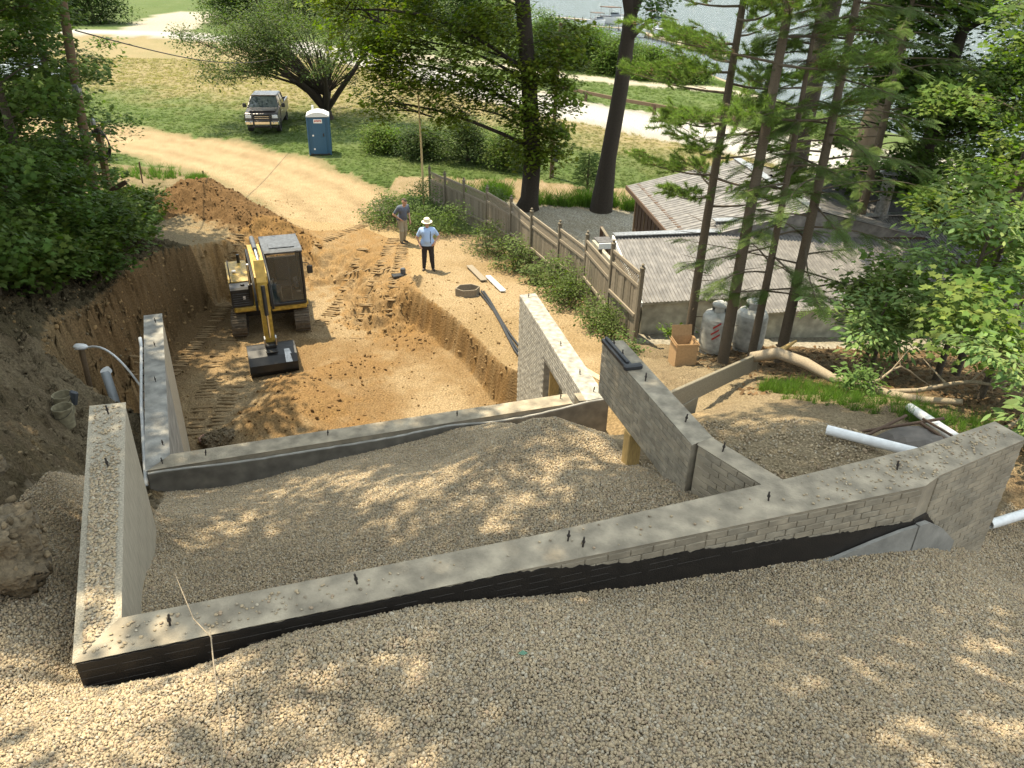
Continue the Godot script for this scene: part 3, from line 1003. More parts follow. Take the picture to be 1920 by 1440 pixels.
func make_walls():
	var yes := func(_s, _y): return true
	# near wall
	var w0 := thing("front_wall", "long grey concrete wall across the foreground with black waterproofing on its face", "wall")
	var mb := MB.new()
	var near := [[-2.9, -3.64], [3.9, -5.95], [4.12, -6.13], [5.36, -6.84]]
	var back := [[5.22, -7.16], [4.15, -6.60], [2.6, -5.98], [0.21, -5.06], [-2.78, -4.03]]
	slab(mb, near + back, 2.2, Y0)
	part(w0, "concrete", mb.mesh(), M["concrete"])
	var out0 := Vector3(0.3216, 0, 0.9469)
	bricks(w0, Vector3(1.7, 0, -5.2026), Vector3(3.9, 0, -5.95), 4.0, Y0 - 0.02, out0, [M["concrete"], M["concrete"], M["brick_cast_b"]], 140, yes)
	bricks(w0, Vector3(4.12, 0, -6.13), Vector3(5.36, 0, -6.84), 3.3, Y0 - 0.02, Vector3(0.497, 0, 0.868), [M["concrete"], M["concrete"], M["brick_cast_b"]], 300, yes)
	bricks(w0, Vector3(-2.9, 0, -3.64), Vector3(1.7, 0, -5.2026), 4.35, Y0 - 0.02, out0, [M["concrete"], M["concrete"], M["brick_cast_b"]], 300, func(s, y): return y > Y0 - 0.16)
	var tar := MB.new()
	var o0 := Vector3(-2.9, 0, -3.64)
	var o1 := Vector3(3.9, 0, -5.95)
	var hi := []
	for i in 241:
		var t := i / 240.0
		var top := Y0 - 0.018 - 0.16 * smoothstep(0.42, 0.62, t) - 0.22 * smoothstep(0.6, 0.98, t) + 0.014 * nf.get_noise_2d(t * 40.0, 2.0) + 0.008 * nf.get_noise_2d(t * 300.0, 5.0)
		hi.append([t, top + (0.02 * nf.get_noise_2d(t * 160.0, 7.0) if t > 0.4 else 0.0)])
	sheet_on_face(tar, o0, o1, out0, [[0, 3.4], [1, 3.4]], hi, 0.0185, 240)
	var hi2 := []
	for i in 31:
		var t := i / 30.0
		hi2.append([t, 4.55 - 0.75 * t + 0.03 * nf.get_noise_2d(t * 60.0, 17.0)])
	sheet_on_face(tar, Vector3(4.12, 0, -6.13), Vector3(4.75, 0, -6.49), Vector3(0.497, 0, 0.868), [[0, 3.2], [1, 3.2]], hi2, 0.0185, 30)
	sheet_on_face(tar, Vector3(3.9, 0, -5.95), Vector3(4.12, 0, -6.13), Vector3(0.633, 0, 0.774), [[0, 3.4], [1, 3.4]], [[0, 4.6], [1, 4.55]], 0.0185, 6)
	tar.quad(Vector3(-2.905, 3.9, -3.66), Vector3(-2.895, 3.9, -3.632), Vector3(-2.895, Y0 - 0.02, -3.632), Vector3(-2.905, Y0 - 0.02, -3.66))
	part(w0, "waterproof_coating", tar.mesh(), M["tar"])
	var ex := MB.new()
	for k in 4:
		# thin ribs where the courses show through the coating
		var yy := Y0 - 0.085 - k * 0.0705
		var a := o0 + out0 * 0.0187
		var b := o0.lerp(o1, 0.98) + out0 * 0.0187
		for s in 26:
			if rng.randf() < 0.1: continue
			var p := a.lerp(b, s / 26.0)
			var q := a.lerp(b, (s + rnd(0.5, 1.0)) / 26.0)
			p.y = yy; q.y = yy
			if yy > pw(hi, s / 26.0) - 0.01: continue
			ex.tube([p, q], [0.0016], 5)
	part(w0, "coating_rib", ex.mesh(), M["tar_ridge"]).set_meta("kind", "stuff")
	var skirt := MB.new()
	sheet_on_face(skirt, Vector3(2.75, 0, -5.56) + out0 * 0.03, Vector3(3.92, 0, -5.955) + out0 * 0.03, out0, [[0, 3.3], [1, 3.3]], [[0, 4.33], [0.25, 4.38], [0.6, 4.48], [0.85, 4.54], [1, 4.555]], 0.035, 30)
	sheet_on_face(skirt, Vector3(3.94, 0, -5.95), Vector3(4.62, 0, -6.36), Vector3(0.497, 0, 0.868), [[0, 3.2], [1, 3.2]], [[0, 4.555], [0.2, 4.53], [0.6, 4.33], [1, 4.05]], 0.05, 20)
	part(w0, "drainage_board", skirt.mesh(), M["concrete_grey"])
	bolts(w0, [[-1.15, -4.45], [0.5, -5.02], [0.62, -4.95], [2.35, -5.65], [3.75, -6.2], [-2.4, -3.98]], Y0)
	var dens := func(x, _z): return 0.10 + 0.9 * clampf((-x - 0.6) / 2.0, 0, 1) + 0.8 * clampf((x - 2.6) / 1.2, 0, 1)
	pebbles(w0, "loose_gravel", [[-2.85, -3.7], [3.9, -5.99], [5.3, -6.86], [5.18, -7.12], [4.13, -6.56], [0.21, -5.02], [-2.74, -3.99]], Y0, 480, 0.010, 0.027, dens)
	# left wall
	var w1 := thing("side_wall", "short concrete wall at left heaped with gravel along its top", "wall")
	mb = MB.new()
	slab(mb, [[-2.92, -3.655], [-2.79, -4.045], [-4.14, -7.09], [-4.46, -7.0]], 2.0, Y0 - 0.002)
	part(w1, "concrete", mb.mesh(), M["concrete_ribbed"])
	bolts(w1, [[-4.2, -6.85], [-3.75, -5.9]], Y0)
	var d1 := func(_x, z): return 0.10 + 0.9 * smoothstep(-6.4, -4.9, z)
	pebbles(w1, "loose_gravel", [[-2.88, -3.7], [-2.84, -4.05], [-4.15, -7.05], [-4.42, -6.98]], Y0, 2300, 0.010, 0.027, d1)
	# lower wall under and beyond it
	var w2 := thing("lower_side_wall", "plain grey concrete wall running back from the cross wall beside the excavation", "wall")
	mb = MB.new()
	slab(mb, [[-5.31, -9.20], [-5.15, -9.64], [-7.42, -14.86], [-7.73, -14.73]], -1.6, Y1)
	part(w2, "concrete", mb.mesh(), M["concrete_grey"])
	mb = MB.new()
	slab(mb, [[-4.47, -7.02], [-4.15, -7.11], [-5.05, -9.2], [-5.315, -9.19]], 0.0, 2.05)
	part(w2, "step", mb.mesh(), M["concrete"])
	var rib := MB.new()
	sheet_on_face(rib, Vector3(-5.165, 0, -9.66), Vector3(-7.41, 0, -14.83), Vector3(0.917, 0, -0.399), [[0, -1.6], [1, -1.6]], [[0, Y1 - 0.012], [1, Y1 - 0.012]], 0.004, 4)
	part(w2, "formed_face", rib.mesh(), M["concrete_ribbed"])
	bolts(w2, [[-7.35, -14.4], [-6.9, -13.3], [-6.3, -11.9], [-5.35, -9.9]], Y1)
	var tape := MB.new()
	sheet_on_face(tape, Vector3(-5.33, 0, -9.3), Vector3(-7.2, 0, -13.55), Vector3(-0.917, 0, 0.399), [[0, -1.0], [1, -1.0]], [[0, 2.57], [0.3, 2.56], [0.7, 2.5], [1, 2.45]], 0.006, 30)
	part(w2, "waterproof_coating", tape.mesh(), M["tar"])
	# cross wall
	var w3 := thing("cross_wall", "low concrete cross wall between the gravel bed and the excavation with a dark board on its face", "wall")
	mb = MB.new()
	slab(mb, [[-5.3, -9.225], [-5.14, -9.645], [0.96, -11.845], [1.04, -11.53]], -1.6, Y1 - 0.004)
	part(w3, "concrete", mb.mesh(), M["concrete"])
	mb = MB.new()
	slab(mb, [[1.04, -11.535], [0.965, -11.84], [1.35, -11.99], [1.42, -11.67]], -1.6, Y1 - 0.75)
	part(w3, "beam_pocket", mb.mesh(), M["concrete"])
	var bd := MB.new()
	var f0 := Vector3(-5.3, 0, -9.225)
	var f1 := Vector3(1.68, 0, -11.755)
	var o3 := Vector3(0.341, 0, 0.94)
	var top := []
	for i in 61:
		var t := i / 60.0
		top.append([t, Y1 - 0.045 - 0.05 * smoothstep(0.02, 0.2, t) + 0.05 * smoothstep(0.45, 0.62, t) - 0.06 * smoothstep(0.62, 0.72, t) + 0.10 * smoothstep(0.78, 0.98, t) + 0.01 * nf.get_noise_2d(t * 25.0, 31.0)])
	sheet_on_face(bd, f0 + o3 * 0.02, f1 + o3 * 0.02, o3, [[0, 0.4], [1, 0.4]], top, 0.045, 60)
	part(w3, "drainage_board", bd.mesh(), M["board_grey"])
	var be := MB.new()
	for i in 60:
		var a := f0.lerp(f1, i / 60.0) + o3 * 0.043
		var b := f0.lerp(f1, (i + 1) / 60.0) + o3 * 0.043
		a.y = top[i][1] + 0.004; b.y = top[i + 1][1] + 0.004
		be.tube([a, b], [0.02], 6)
	part(w3, "board_edge", be.mesh(), M["board_edge"])
	bolts(w3, [[-4.6, -9.65], [-2.9, -10.3], [-0.9, -11.0], [0.85, -11.68], [-5.15, -9.4]], Y1)
	# far right wall with an opening
	var w4 := thing("right_wall", "sunlit concrete wall with cast brick pattern and an opening, beside the bench of soil", "wall")
	mb = MB.new()
	var nr := Vector3(1.30, 0, -11.64)
	var fr := Vector3(0.13, 0, -16.43)
	var al := (fr - nr).normalized()
	var si := Vector3(0.31, 0, -0.12)
	var at4 := func(s): return nr + al * s
	var L4 := (fr - nr).length()
	var seg := func(m: MB, s0: float, s1: float, y0: float, y1: float):
		var a: Vector3 = nr + al * s0
		var b: Vector3 = nr + al * s1
		slab(m, [[a.x, a.z], [b.x, b.z], [b.x + si.x * 1.12, b.z + si.z * 1.12], [a.x + si.x * 1.12, a.z + si.z * 1.12]], y0, y1)
	seg.call(mb, 0.0, L4, 2.02, Y1)
	seg.call(mb, 2.7, L4, -1.3, 2.02)
	seg.call(mb, 0.0, 1.35, -1.3, 2.02)
	part(w4, "concrete", mb.mesh(), M["brick_cast"])
	var jm := MB.new()
	sheet_on_face(jm, nr, fr, Vector3(-0.971, 0, 0.237), [[0, 2.03], [1, 2.03]], [[0, Y1 - 0.015], [1, Y1 - 0.015]], 0.003, 4)
	sheet_on_face(jm, nr + al * 2.7, fr, Vector3(-0.971, 0, 0.237), [[0, -1.0], [1, -1.0]], [[0, 2.03], [1, 2.03]], 0.003, 4)
	part(w4, "mortar", jm.mesh(), M["mortar"])
	var pi := MB.new()
	slab(pi, [[1.18, -11.62], [1.302, -11.645], [1.24, -11.9], [1.115, -11.87]], -1.3, Y1 - 0.003)
	part(w4, "pilaster", pi.mesh(), M["concrete"])
	var open4 := func(s, y): return not (s > 1.3 and s < 2.75 and y < 2.06)
	bricks(w4, nr, fr, -0.2, Y1 - 0.01, Vector3(-0.971, 0, 0.237), [M["brick_cast"]], 300, open4)
	var fp := MB.new()
	var c4: Vector3 = nr + al * 2.45 + si * 0.5
	fp.box(Vector3(c4.x, 0.5, c4.z), Vector3(0.2, 3.0, 0.2), 0.008)
	part(w4, "timber_prop", fp.mesh(), M["lumber_yellow"])
	bolts(w4, [[1.45, -11.95], [1.25, -12.6], [0.95, -13.8], [0.32, -16.3]], Y1)
	# upper right wall bridging the opening
	var w5 := thing("beam_wall", "high concrete wall with cast brick pattern spanning an opening on timber props", "wall")
	mb = MB.new()
	slab(mb, [[1.84, -6.57], [1.15, -8.95], [1.41, -8.99], [2.06, -6.72]], 4.25, Y0 - 0.004)
	part(w5, "concrete", mb.mesh(), M["brick_cast_b"])
	mb = MB.new()
	slab(mb, [[1.90, -6.565], [2.03, -6.745], [2.60, -5.95], [2.46, -5.78]], 2.4, Y0 - 0.006)
	part(w5, "concrete", mb.mesh(), M["concrete"])
	mb = MB.new()
	slab(mb, [[1.835, -6.56], [1.72, -6.95], [1.98, -6.99], [2.05, -6.73]], 2.4, 4.25)
	part(w5, "jamb", mb.mesh(), M["concrete"])
	bricks(w5, Vector3(1.84, 0, -6.57), Vector3(1.15, 0, -8.95), 4.28, Y0 - 0.01, Vector3(-0.960, 0, 0.278), [M["brick_cast_b"], M["brick_cast_b"], M["concrete"]], 220, yes)
	bricks(w5, Vector3(2.44, 0, -5.80), Vector3(1.905, 0, -6.555), 4.1, Y0 - 0.01, Vector3(-0.816, 0, 0.578), [M["brick_cast_b"], M["concrete"]], 300, yes)
	bolts(w5, [[1.35, -8.5], [1.55, -7.9], [1.85, -7.0], [2.12, -6.45], [1.28, -8.8]], Y0)
	var cap := MB.new()
	cap.box(Vector3(0, 0.03, 0), Vector3(0.11, 0.06, 0.75), 0.01)
	cap.box(Vector3(0, 0.075, 0), Vector3(0.04, 0.03, 0.72), 0.008)
	cap.box(Vector3(0.05, 0.03, 0.40), Vector3(0.24, 0.075, 0.08), 0.02)
	var co := thing("steel_channel", "black steel channel lying on the far end of the high brick-patterned wall", "channel", Vector3(1.28, Y0, -8.56), 0.28)
	part(co, "channel", cap.mesh(), M["black_plastic"])
	for q in [[1.50, -8.0, 0.17, 4.25, 2.9, "stout yellow timber prop standing upright under the high wall"], [1.86, -7.9, 0.18, 3.95, 2.8, "short timber block standing beside the taller timber prop"]]:
		var pm := MB.new()
		pm.box(Vector3(0, (q[3] - q[4]) * 0.5, 0), Vector3(q[2], q[3] - q[4], q[2]), 0.008)
		tag(part(self, "timber_prop", pm.mesh(), M["lumber_yellow"], Transform3D(Basis.from_euler(Vector3(0, 0.28, 0)), Vector3(q[0], q[4], q[1]))), q[5], "prop", "timber props under the high wall")

func make_gravel():
	scatter_gravel(frontpoly, 4300.0, 0.010, 0.026, "gravel", "loose tan gravel sloping across the foreground and beside the left wall")
	scatter_gravel(bedpoly, 3400.0, 0.011, 0.026, "gravel", "mounded tan gravel bed filling the space between the concrete walls")
	scatter_gravel(rightpoly, 420.0, 0.014, 0.032, "gravel", "thin gravel spread over soil behind the near wall at right")

func scatter_gravel(poly: PackedVector2Array, per_m2: float, smin: float, smax: float, called: String, label: String) -> void:
	var lo := poly[0]
	var hi := poly[0]
	for q in poly:
		lo = lo.min(q); hi = hi.max(q)
	var sp := sqrt(1.0 / per_m2)
	var root := thing(called, label, "gravel")
	root.set_meta("kind", "stuff")
	var xf := [[], [], []]
	var cols := [[], [], []]
	var z := lo.y
	while z < hi.y:
		var x := lo.x
		while x < hi.x:
			var w := Vector2(x + rnd(-0.5, 0.5) * sp, z + rnd(-0.5, 0.5) * sp)
			x += sp
			if not Geometry2D.is_point_in_polygon(w, poly): continue
			var s := rnd(smin, smax)
			if rng.randf() < 0.05: s *= rnd(1.2, 1.7)
			var y := height(w.x, w.y) + rnd(-0.004, 0.014)
			var k := rng.randi() % 3
			xf[k].append(Transform3D(rbasis() * Basis.from_scale(Vector3(s * rnd(0.9, 1.4), s * rnd(0.6, 0.9), s)), Vector3(w.x, y, w.y)))
			var sc := stone_color()
			var dust := 1.0 + 0.16 * nz.get_noise_2d(w.x * 1.1, w.y * 1.1)
			cols[k].append(Color(sc.r * dust, sc.g * dust, sc.b * dust))
		z += sp
	for k in 3:
		if xf[k].size():
			scatter(root, "stones", stone_mesh(k), M["stone"], xf[k], cols[k])
# ---------------------------------------------------------------- things on the plot
func gy(x: float, z: float) -> float:
	return height(x, z)

func on(x: float, z: float, up := 0.0) -> Vector3:
	return Vector3(x, gy(x, z) + up, z)

func pipe_mesh(pts: Array, r: float, sides := 14, wall := 0.012) -> ArrayMesh:
	var mb := MB.new()
	mb.tube(pts, [r], sides, false)
	mb.tube(pts, [r - wall], sides, false)
	for e in [0, pts.size() - 1]:
		var d: Vector3 = (pts[1] - pts[0] if e == 0 else pts[e] - pts[e - 1]).normalized()
		var s := d.cross(Vector3.UP)
		if s.length() < 0.05: s = d.cross(Vector3.RIGHT)
		s = s.normalized()
		var o := d.cross(s)
		var p: Vector3 = pts[e]
		for k in sides:
			var a := TAU * k / sides
			var b := TAU * (k + 1) / sides
			var u := s * cos(a) + o * sin(a)
			var w := s * cos(b) + o * sin(b)
			mb.outq(p + u * r, p + w * r, p + w * (r - wall), p + u * (r - wall), p - (d if e else -d))
	return mb.mesh()

func beam(mb: MB, a: Vector3, b: Vector3, w: float, h: float, bv := 0.006) -> void:
	var d := b - a
	var z := d.normalized()
	var x := Vector3.UP.cross(z)
	if x.length() < 0.05: x = Vector3.RIGHT
	x = x.normalized()
	mb.box(Vector3.ZERO, Vector3(w, h, d.length()), bv, Transform3D(Basis(x, z.cross(x), z), (a + b) * 0.5))

func make_site_things():
	# white pipes at right
	tag(part(self, "drain_pipe", pipe_mesh([Vector3(3.72, 4.49, -7.75), Vector3(4.85, 4.56, -7.02)], 0.06), M["pvc"]), "white plastic drain pipe lying on gravel behind the near wall", "pipe", "white drain pipes")
	tag(part(self, "drain_pipe", pipe_mesh([Vector3(5.95, 3.55, -10.0), Vector3(5.55, 4.32, -7.4)], 0.065), M["pvc"]), "white plastic drain pipe leaning from the brush to the right wall end", "pipe", "white drain pipes")
	tag(part(self, "drain_pipe", pipe_mesh([on(5.75, -7.35, 0.08), on(8.3, -8.3, 0.08)], 0.06), M["pvc"]), "white plastic drain pipe on the soil beyond the right end of the near wall", "pipe", "white drain pipes")
	# pipe riser and hose on the left
	var pr := thing("pipe_riser", "grey plastic pipe riser with round open top beside the lower left wall", "pipe", Vector3(-7.75, 0, -12.9))
	part(pr, "pipe", pipe_mesh([Vector3(0.55, -0.4, 1.2), Vector3(0.1, 1.55, 0.1), Vector3(-0.1, 2.15, -0.15)], 0.085), M["pvc_grey"])
	var cp := MB.new()
	cp.lathe([Vector2(0.095, -0.09), Vector2(0.095, 0.0), Vector2(0.0, 0.004)], 16)
	part(pr, "cap", cp.mesh(), M["pvc"], Transform3D(Basis.from_euler(Vector3(0.3, 0, 0.3)), Vector3(-0.11, 2.18, -0.17)))
	var sl := thing("slotted_pipe", "slim white slotted pipe standing against the side of the lower left wall", "pipe")
	part(sl, "pipe", pipe_mesh([Vector3(-5.45, 2.2, -9.35), Vector3(-6.35, 2.42, -11.35), Vector3(-7.25, 2.5, -13.45), Vector3(-7.33, 2.62, -13.62)], 0.033, 10, 0.006), M["pvc"])
	var sm := MB.new()
	for i in 16:
		var p := Vector3(-5.45, 2.2, -9.35).lerp(Vector3(-7.25, 2.5, -13.45), i / 15.0)
		p.y = lerpf(2.2, 2.42, minf(i / 7.5, 1.0)) if i < 8 else lerpf(2.42, 2.5, (i - 7.5) / 7.5)
		sm.box(p + Vector3(0.029, 0.01, 0), Vector3(0.014, 0.02, 0.05), 0.0)
	part(sl, "slot", sm.mesh(), M["steel_dark"]).set_meta("kind", "stuff")
	var ho := thing("standpipe", "white capped standpipe with a curved hose by the dug hollow at left", "pipe")
	part(ho, "pipe", pipe_mesh([Vector3(-8.55, 0.6, -13.5), Vector3(-8.72, 2.2, -13.9)], 0.05, 10), M["pole_wood"])
	cp = MB.new()
	cp.blob(Vector3(-8.75, 2.24, -13.92), Vector3(0.15, 0.06, 0.1), 5, 0.2)
	part(ho, "cap", cp.mesh(), M["pvc"])
	var hm := MB.new()
	var hp := []
	for i in 12:
		var t := i / 11.0
		hp.append(Vector3(lerpf(-8.6, -7.35, t), 2.22 + 0.25 * sin(t * 2.2) - 0.75 * t * t, lerpf(-13.95, -13.3, t)))
	hm.tube(hp, [0.022], 8)
	part(ho, "hose", hm.mesh(), M["pvc"])
	# buckets on the ledge
	for q in [[-7.12, -10.45, "tan plastic bucket on the ledge left of the walls, nearer of the two"], [-7.4, -10.95, "tan plastic bucket on the ledge with a dark tool leaning in it"]]:
		var b := thing("bucket", q[2], "bucket", on(q[0], q[1], -0.02), 0.0, "buckets on the ledge")
		var bm := MB.new()
		bm.lathe([Vector2(0, 0), Vector2(0.125, 0), Vector2(0.15, 0.36), Vector2(0.158, 0.36), Vector2(0.158, 0.33), Vector2(0.148, 0.32)], 24)
		bm.lathe([Vector2(0.142, 0.36), Vector2(0.12, 0.02), Vector2(0, 0.02)], 24)
		bm.lathe([Vector2(0.142, 0.36), Vector2(0.15, 0.362)], 24)
		part(b, "shell", bm.mesh(), M["bucket_tan"])
		var hd := MB.new()
		var pts := []
		for i in 13:
			var an := PI * i / 12.0
			pts.append(Vector3(0.158 * cos(an), 0.33 - 0.1 * sin(an), 0.158 * sin(an) + 0.02))
		hd.tube(pts, [0.004], 5)
		part(b, "handle", hd.mesh(), M["steel_dark"])
		if q[1] < -10.8:
			var tl := MB.new()
			tl.box(Vector3(0.07, 0.32, -0.03), Vector3(0.14, 0.3, 0.06), 0.03, Transform3D(Basis.from_euler(Vector3(0.1, 0, -0.35)), Vector3.ZERO))
			tag(part(self, "rubber_glove", tl.mesh(), M["machine_grey"], Transform3D(Basis(), on(q[0], q[1]))), "dark grey rubber glove hanging out of the farther tan bucket", "glove")
	# clods and rocks
	var clods := [[-4.15, -4.5, 0.42, 0.42, 0.6, "clay", "large cut block of clay at the left edge beside the gravel"], [-4.9, -5.3, 0.5, 0.4, 0.5, "clay", "rough clay lump above the cut block at the left edge"], [-7.0, -15.4, 0.3, 0.24, 0.38, "clay", "square brown clod lying in the excavation below the bucket"], [-7.35, -15.6, 0.2, 0.12, 0.2, "rock_pink", "pinkish rock lying at the foot of the cross wall in the excavation"], [-2.62, -4.55, 0.16, 0.13, 0.2, "concrete_grey", "pale grey concrete lump in the corner of the gravel bed"]]
	for q in clods:
		var m := MB.new()
		m.blob(Vector3.ZERO, Vector3(q[2], q[3], q[4]), int(q[0] * 100), 0.22, 7)
		for vi in m.v.size():
			m.v[vi] *= 1.0 + 0.3 * nf.get_noise_3d(m.v[vi].x * 2.0, m.v[vi].y * 2.0, m.v[vi].z * 2.0) + 0.12 * nf.get_noise_3d(m.v[vi].x * 9.0, m.v[vi].y * 9.0, m.v[vi].z * 9.0)
			m.v[vi] = m.v[vi].clamp(Vector3(-1, -1, -1) * 9.0, Vector3(q[2] * 0.8, q[3] * 0.8, q[4] * 0.85))
		for vi in m.n.size(): m.n[vi] = Vector3.ZERO
		for ti in range(0, m.x.size(), 3):
			var na := (m.v[m.x[ti + 2]] - m.v[m.x[ti]]).cross(m.v[m.x[ti + 1]] - m.v[m.x[ti]])
			for e3 in 3: m.n[m.x[ti + e3]] += na
		for vi in m.n.size(): m.n[vi] = m.n[vi].normalized() if m.n[vi].length() > 1e-9 else Vector3.UP
		var blk := part(self, "clay_block" if q[5] == "clay" else "rock", m.mesh(), M[q[5]], Transform3D(Basis.from_euler(Vector3(0, q[0], 0.1)), on(q[0], q[1], q[3] * 0.45)))
		tag(blk, q[6], "block" if q[5] == "clay" else "rock")
		if q[5] == "clay":
			var cx := []
			var cc := []
			for ci in 420:
				var vi := rng.randi() % m.v.size()
				var cs := rnd(0.015, 0.06)
				cx.append(Transform3D(rbasis() * Basis.from_scale(Vector3(cs * 1.4, cs * 0.8, cs)), m.v[vi] + rvec(0.02)))
				var cv := rnd(0.7, 1.3)
				cc.append(Color(0.23 * cv, 0.175 * cv, 0.105 * cv))
			scatter(blk, "crumbs", stone_mesh(2), M["stone"], cx, cc)
	# crumbs of soil over the excavation, the pile and the bench
	var xf := []
	var cols := []
	for i in 24000:
		var x := rnd(-13.5, 1.5)
		var z := rnd(-33.0, -11.0)
		var keep := 0.25
		var y := height(x, z)
		if soil_dark > 0.3: keep = 1.0 if z < -24.0 else 0.45
		elif pit_t > 0.15 and pit_t < 1.0: keep = 1.0
		if z < -24.0 and x > -9.0 and soil_dark < 0.3: keep = 0.05
		if z > -12.5 and pit_t == 0.0: continue
		if x < -11.0 and z > -27.0: continue
		if rng.randf() > keep: continue
		var s := 0.02 * exp(pow(rng.randf(), 2.5) * 1.55) * (1.15 if soil_dark > 0.3 else 1.25 if pit_t < 1.0 and pit_t > 0.0 else 0.8)
		xf.append(Transform3D(rbasis() * Basis.from_scale(Vector3(s * rnd(0.8, 1.7), s * rnd(0.5, 1.0), s)), Vector3(x, y + s * 0.1, z)))
		var d := Color(0.25, 0.15, 0.066) if soil_dark > 0.3 else Color(0.40, 0.265, 0.125)
		var v := rnd(0.7, 1.25)
		cols.append(Color(d.r * v, d.g * v, d.b * v))
	var cr := scatter(self, "soil_crumbs", stone_mesh(2), M["stone"], xf, cols)
	tag(cr, "loose crumbs of brown soil strewn over the excavation and spoil pile", "soil", "", "stuff")
	# prints of the excavator's tracks: rows of pressed up soil ridges
	var rm := MB.new()
	rm.blob(Vector3.ZERO, Vector3(0.25, 0.033, 0.04), 77, 0.25, 2)
	xf = []
	cols = []
	for s in strips:
		var a := Vector2(s[0], s[1])
		var b := Vector2(s[2], s[3])
		var n := int((b - a).length() / 0.165)
		var yaw := atan2(b.x - a.x, b.y - a.y)
		for i in n:
			if nf.get_noise_2d(i * 0.11, s[0]) > 0.28: continue
			var p := a.lerp(b, float(i) / n) + Vector2(rnd(-0.015, 0.015), rnd(-0.02, 0.02))
			var y := height(p.x, p.y)
			if soil_dark > 0.3: continue
			xf.append(Transform3D(Basis.from_euler(Vector3(rnd(-0.05, 0.05), yaw + rnd(-0.05, 0.05), rnd(-0.04, 0.04))) * Basis.from_scale(Vector3(s[4] / 0.25 * rnd(0.85, 1.05), rnd(0.6, 1.2), rnd(0.8, 1.3))), Vector3(p.x, y + 0.004, p.y)))
			var v := rnd(0.85, 1.1)
			cols.append(Color(0.385 * v, 0.27 * v, 0.145 * v))
	tag(scatter(self, "track_prints", rm.mesh(), M["stone"], xf, cols), "rows of soil ridges pressed up by tracks across the excavation", "track prints", "", "stuff")
	xf = []
	cols = []
	for i in 9000:
		var x := rnd(-13.0, -3.4)
		var z := rnd(-19.0, -2.6)
		var y := height(x, z)
		if pit_t > 0.6 or Geometry2D.is_point_in_polygon(Vector2(x, z), bedpoly) or Geometry2D.is_point_in_polygon(Vector2(x, z), frontpoly): continue
		var s := 0.018 * exp(pow(rng.randf(), 2.5) * 1.6)
		xf.append(Transform3D(rbasis() * Basis.from_scale(Vector3(s * rnd(0.8, 1.7), s * rnd(0.5, 1.0), s)), Vector3(x, y + s * 0.1, z)))
		var v := rnd(0.7, 1.3)
		cols.append(Color(0.23 * v, 0.18 * v, 0.11 * v))
	tag(scatter(self, "clay_crumbs", stone_mesh(2), M["stone"], xf, cols), "crumbled grey brown clay lumps over the left bank", "soil", "", "stuff")
	# lumber and pipes on the bench
	for q in [[Vector3(0.95, 1.28, -17.6), Vector3(2.45, 1.98, -12.4), 0.16, 0.05, "lumber", "pale new board lying along the slope behind the sunlit wall, upper of two"], [Vector3(0.72, 1.2, -17.5), Vector3(2.2, 1.86, -12.6), 0.13, 0.08, "lumber_yellow", "yellowish timber lying along the slope behind the sunlit wall, lower of two"], [Vector3(-0.9, 0.2, -24.4), Vector3(-0.35, 0.3, -22.6), 0.18, 0.05, "white_trim", "white board lying on soil by the fence vines"], [Vector3(-1.6, 0.22, -25.6), Vector3(-1.0, 0.25, -23.8), 0.22, 0.04, "old_wood_c", "grey weathered board lying on soil beside the wooden tray"]]:
		var m := MB.new()
		var a: Vector3 = q[0]
		var b: Vector3 = q[1]
		a.y = gy(a.x, a.z) + 0.07
		b.y = gy(b.x, b.z) + 0.07
		beam(m, a, b, q[2], q[3])
		tag(part(self, "board", m.mesh(), M[q[4]]), q[5], "board")
	for k in 3:
		var m := MB.new()
		var pts := []
		for i in 7:
			var t := i / 6.0
			var x := lerpf(-1.15, 0.35, t) + k * 0.07 + 0.05 * sin(t * 5.0 + k)
			var z := lerpf(-22.6, -17.2, t)
			pts.append(on(x, z, 0.04))
		m.tube(pts, [0.03], 8)
		tag(part(self, "conduit", m.mesh(), M["black_plastic"]), ["dark plastic conduit on the bench, nearest the excavation", "dark plastic conduit on the bench, middle of three", "dark plastic conduit on the bench, nearest the fence"][k], "conduit", "dark conduits on the bench")
	# wooden tray
	var tr := thing("wooden_tray", "low six sided wooden tray on the soil near the man in blue", "tray", on(-1.45, -22.3), 0.3)
	var tm := MB.new()
	var ring := []
	for i in 6:
		var an := TAU * i / 6.0
		ring.append(Vector3(0.38 * cos(an), 0, 0.3 * sin(an)))
	for i in 6:
		var m := MB.new()
		beam(m, ring[i] + Vector3.UP * 0.13, ring[(i + 1) % 6] + Vector3.UP * 0.13, 0.03, 0.24)
		part(tr, "side_board", m.mesh(), M["old_wood_c"])
	for i in 5:
		tm = MB.new()
		tm.box(Vector3(-0.24 + i * 0.12, 0.03, 0), Vector3(0.11, 0.02, 0.5), 0.004)
		part(tr, "slat", tm.mesh(), M["old_wood"])
	# drill case by the man
	var dc := thing("tool_case", "small black tool case open on the soil near the man in blue", "case", on(-3.9, -24.2), 0.5)
	tm = MB.new()
	tm.box(Vector3(0, 0.05, 0), Vector3(0.36, 0.1, 0.26), 0.015)
	part(dc, "base", tm.mesh(), M["black_plastic"])
	tm = MB.new()
	tm.box(Vector3(0.2, 0.17, -0.03), Vector3(0.16, 0.24, 0.14), 0.03)
	part(dc, "lid", tm.mesh(), M["machine_grey"])
	# cardboard box
	var bx := thing("cardboard_box", "open brown cardboard box with raised flap beside the propane tanks", "box", on(3.78, -15.4), 0.12)
	var cb := MB.new()
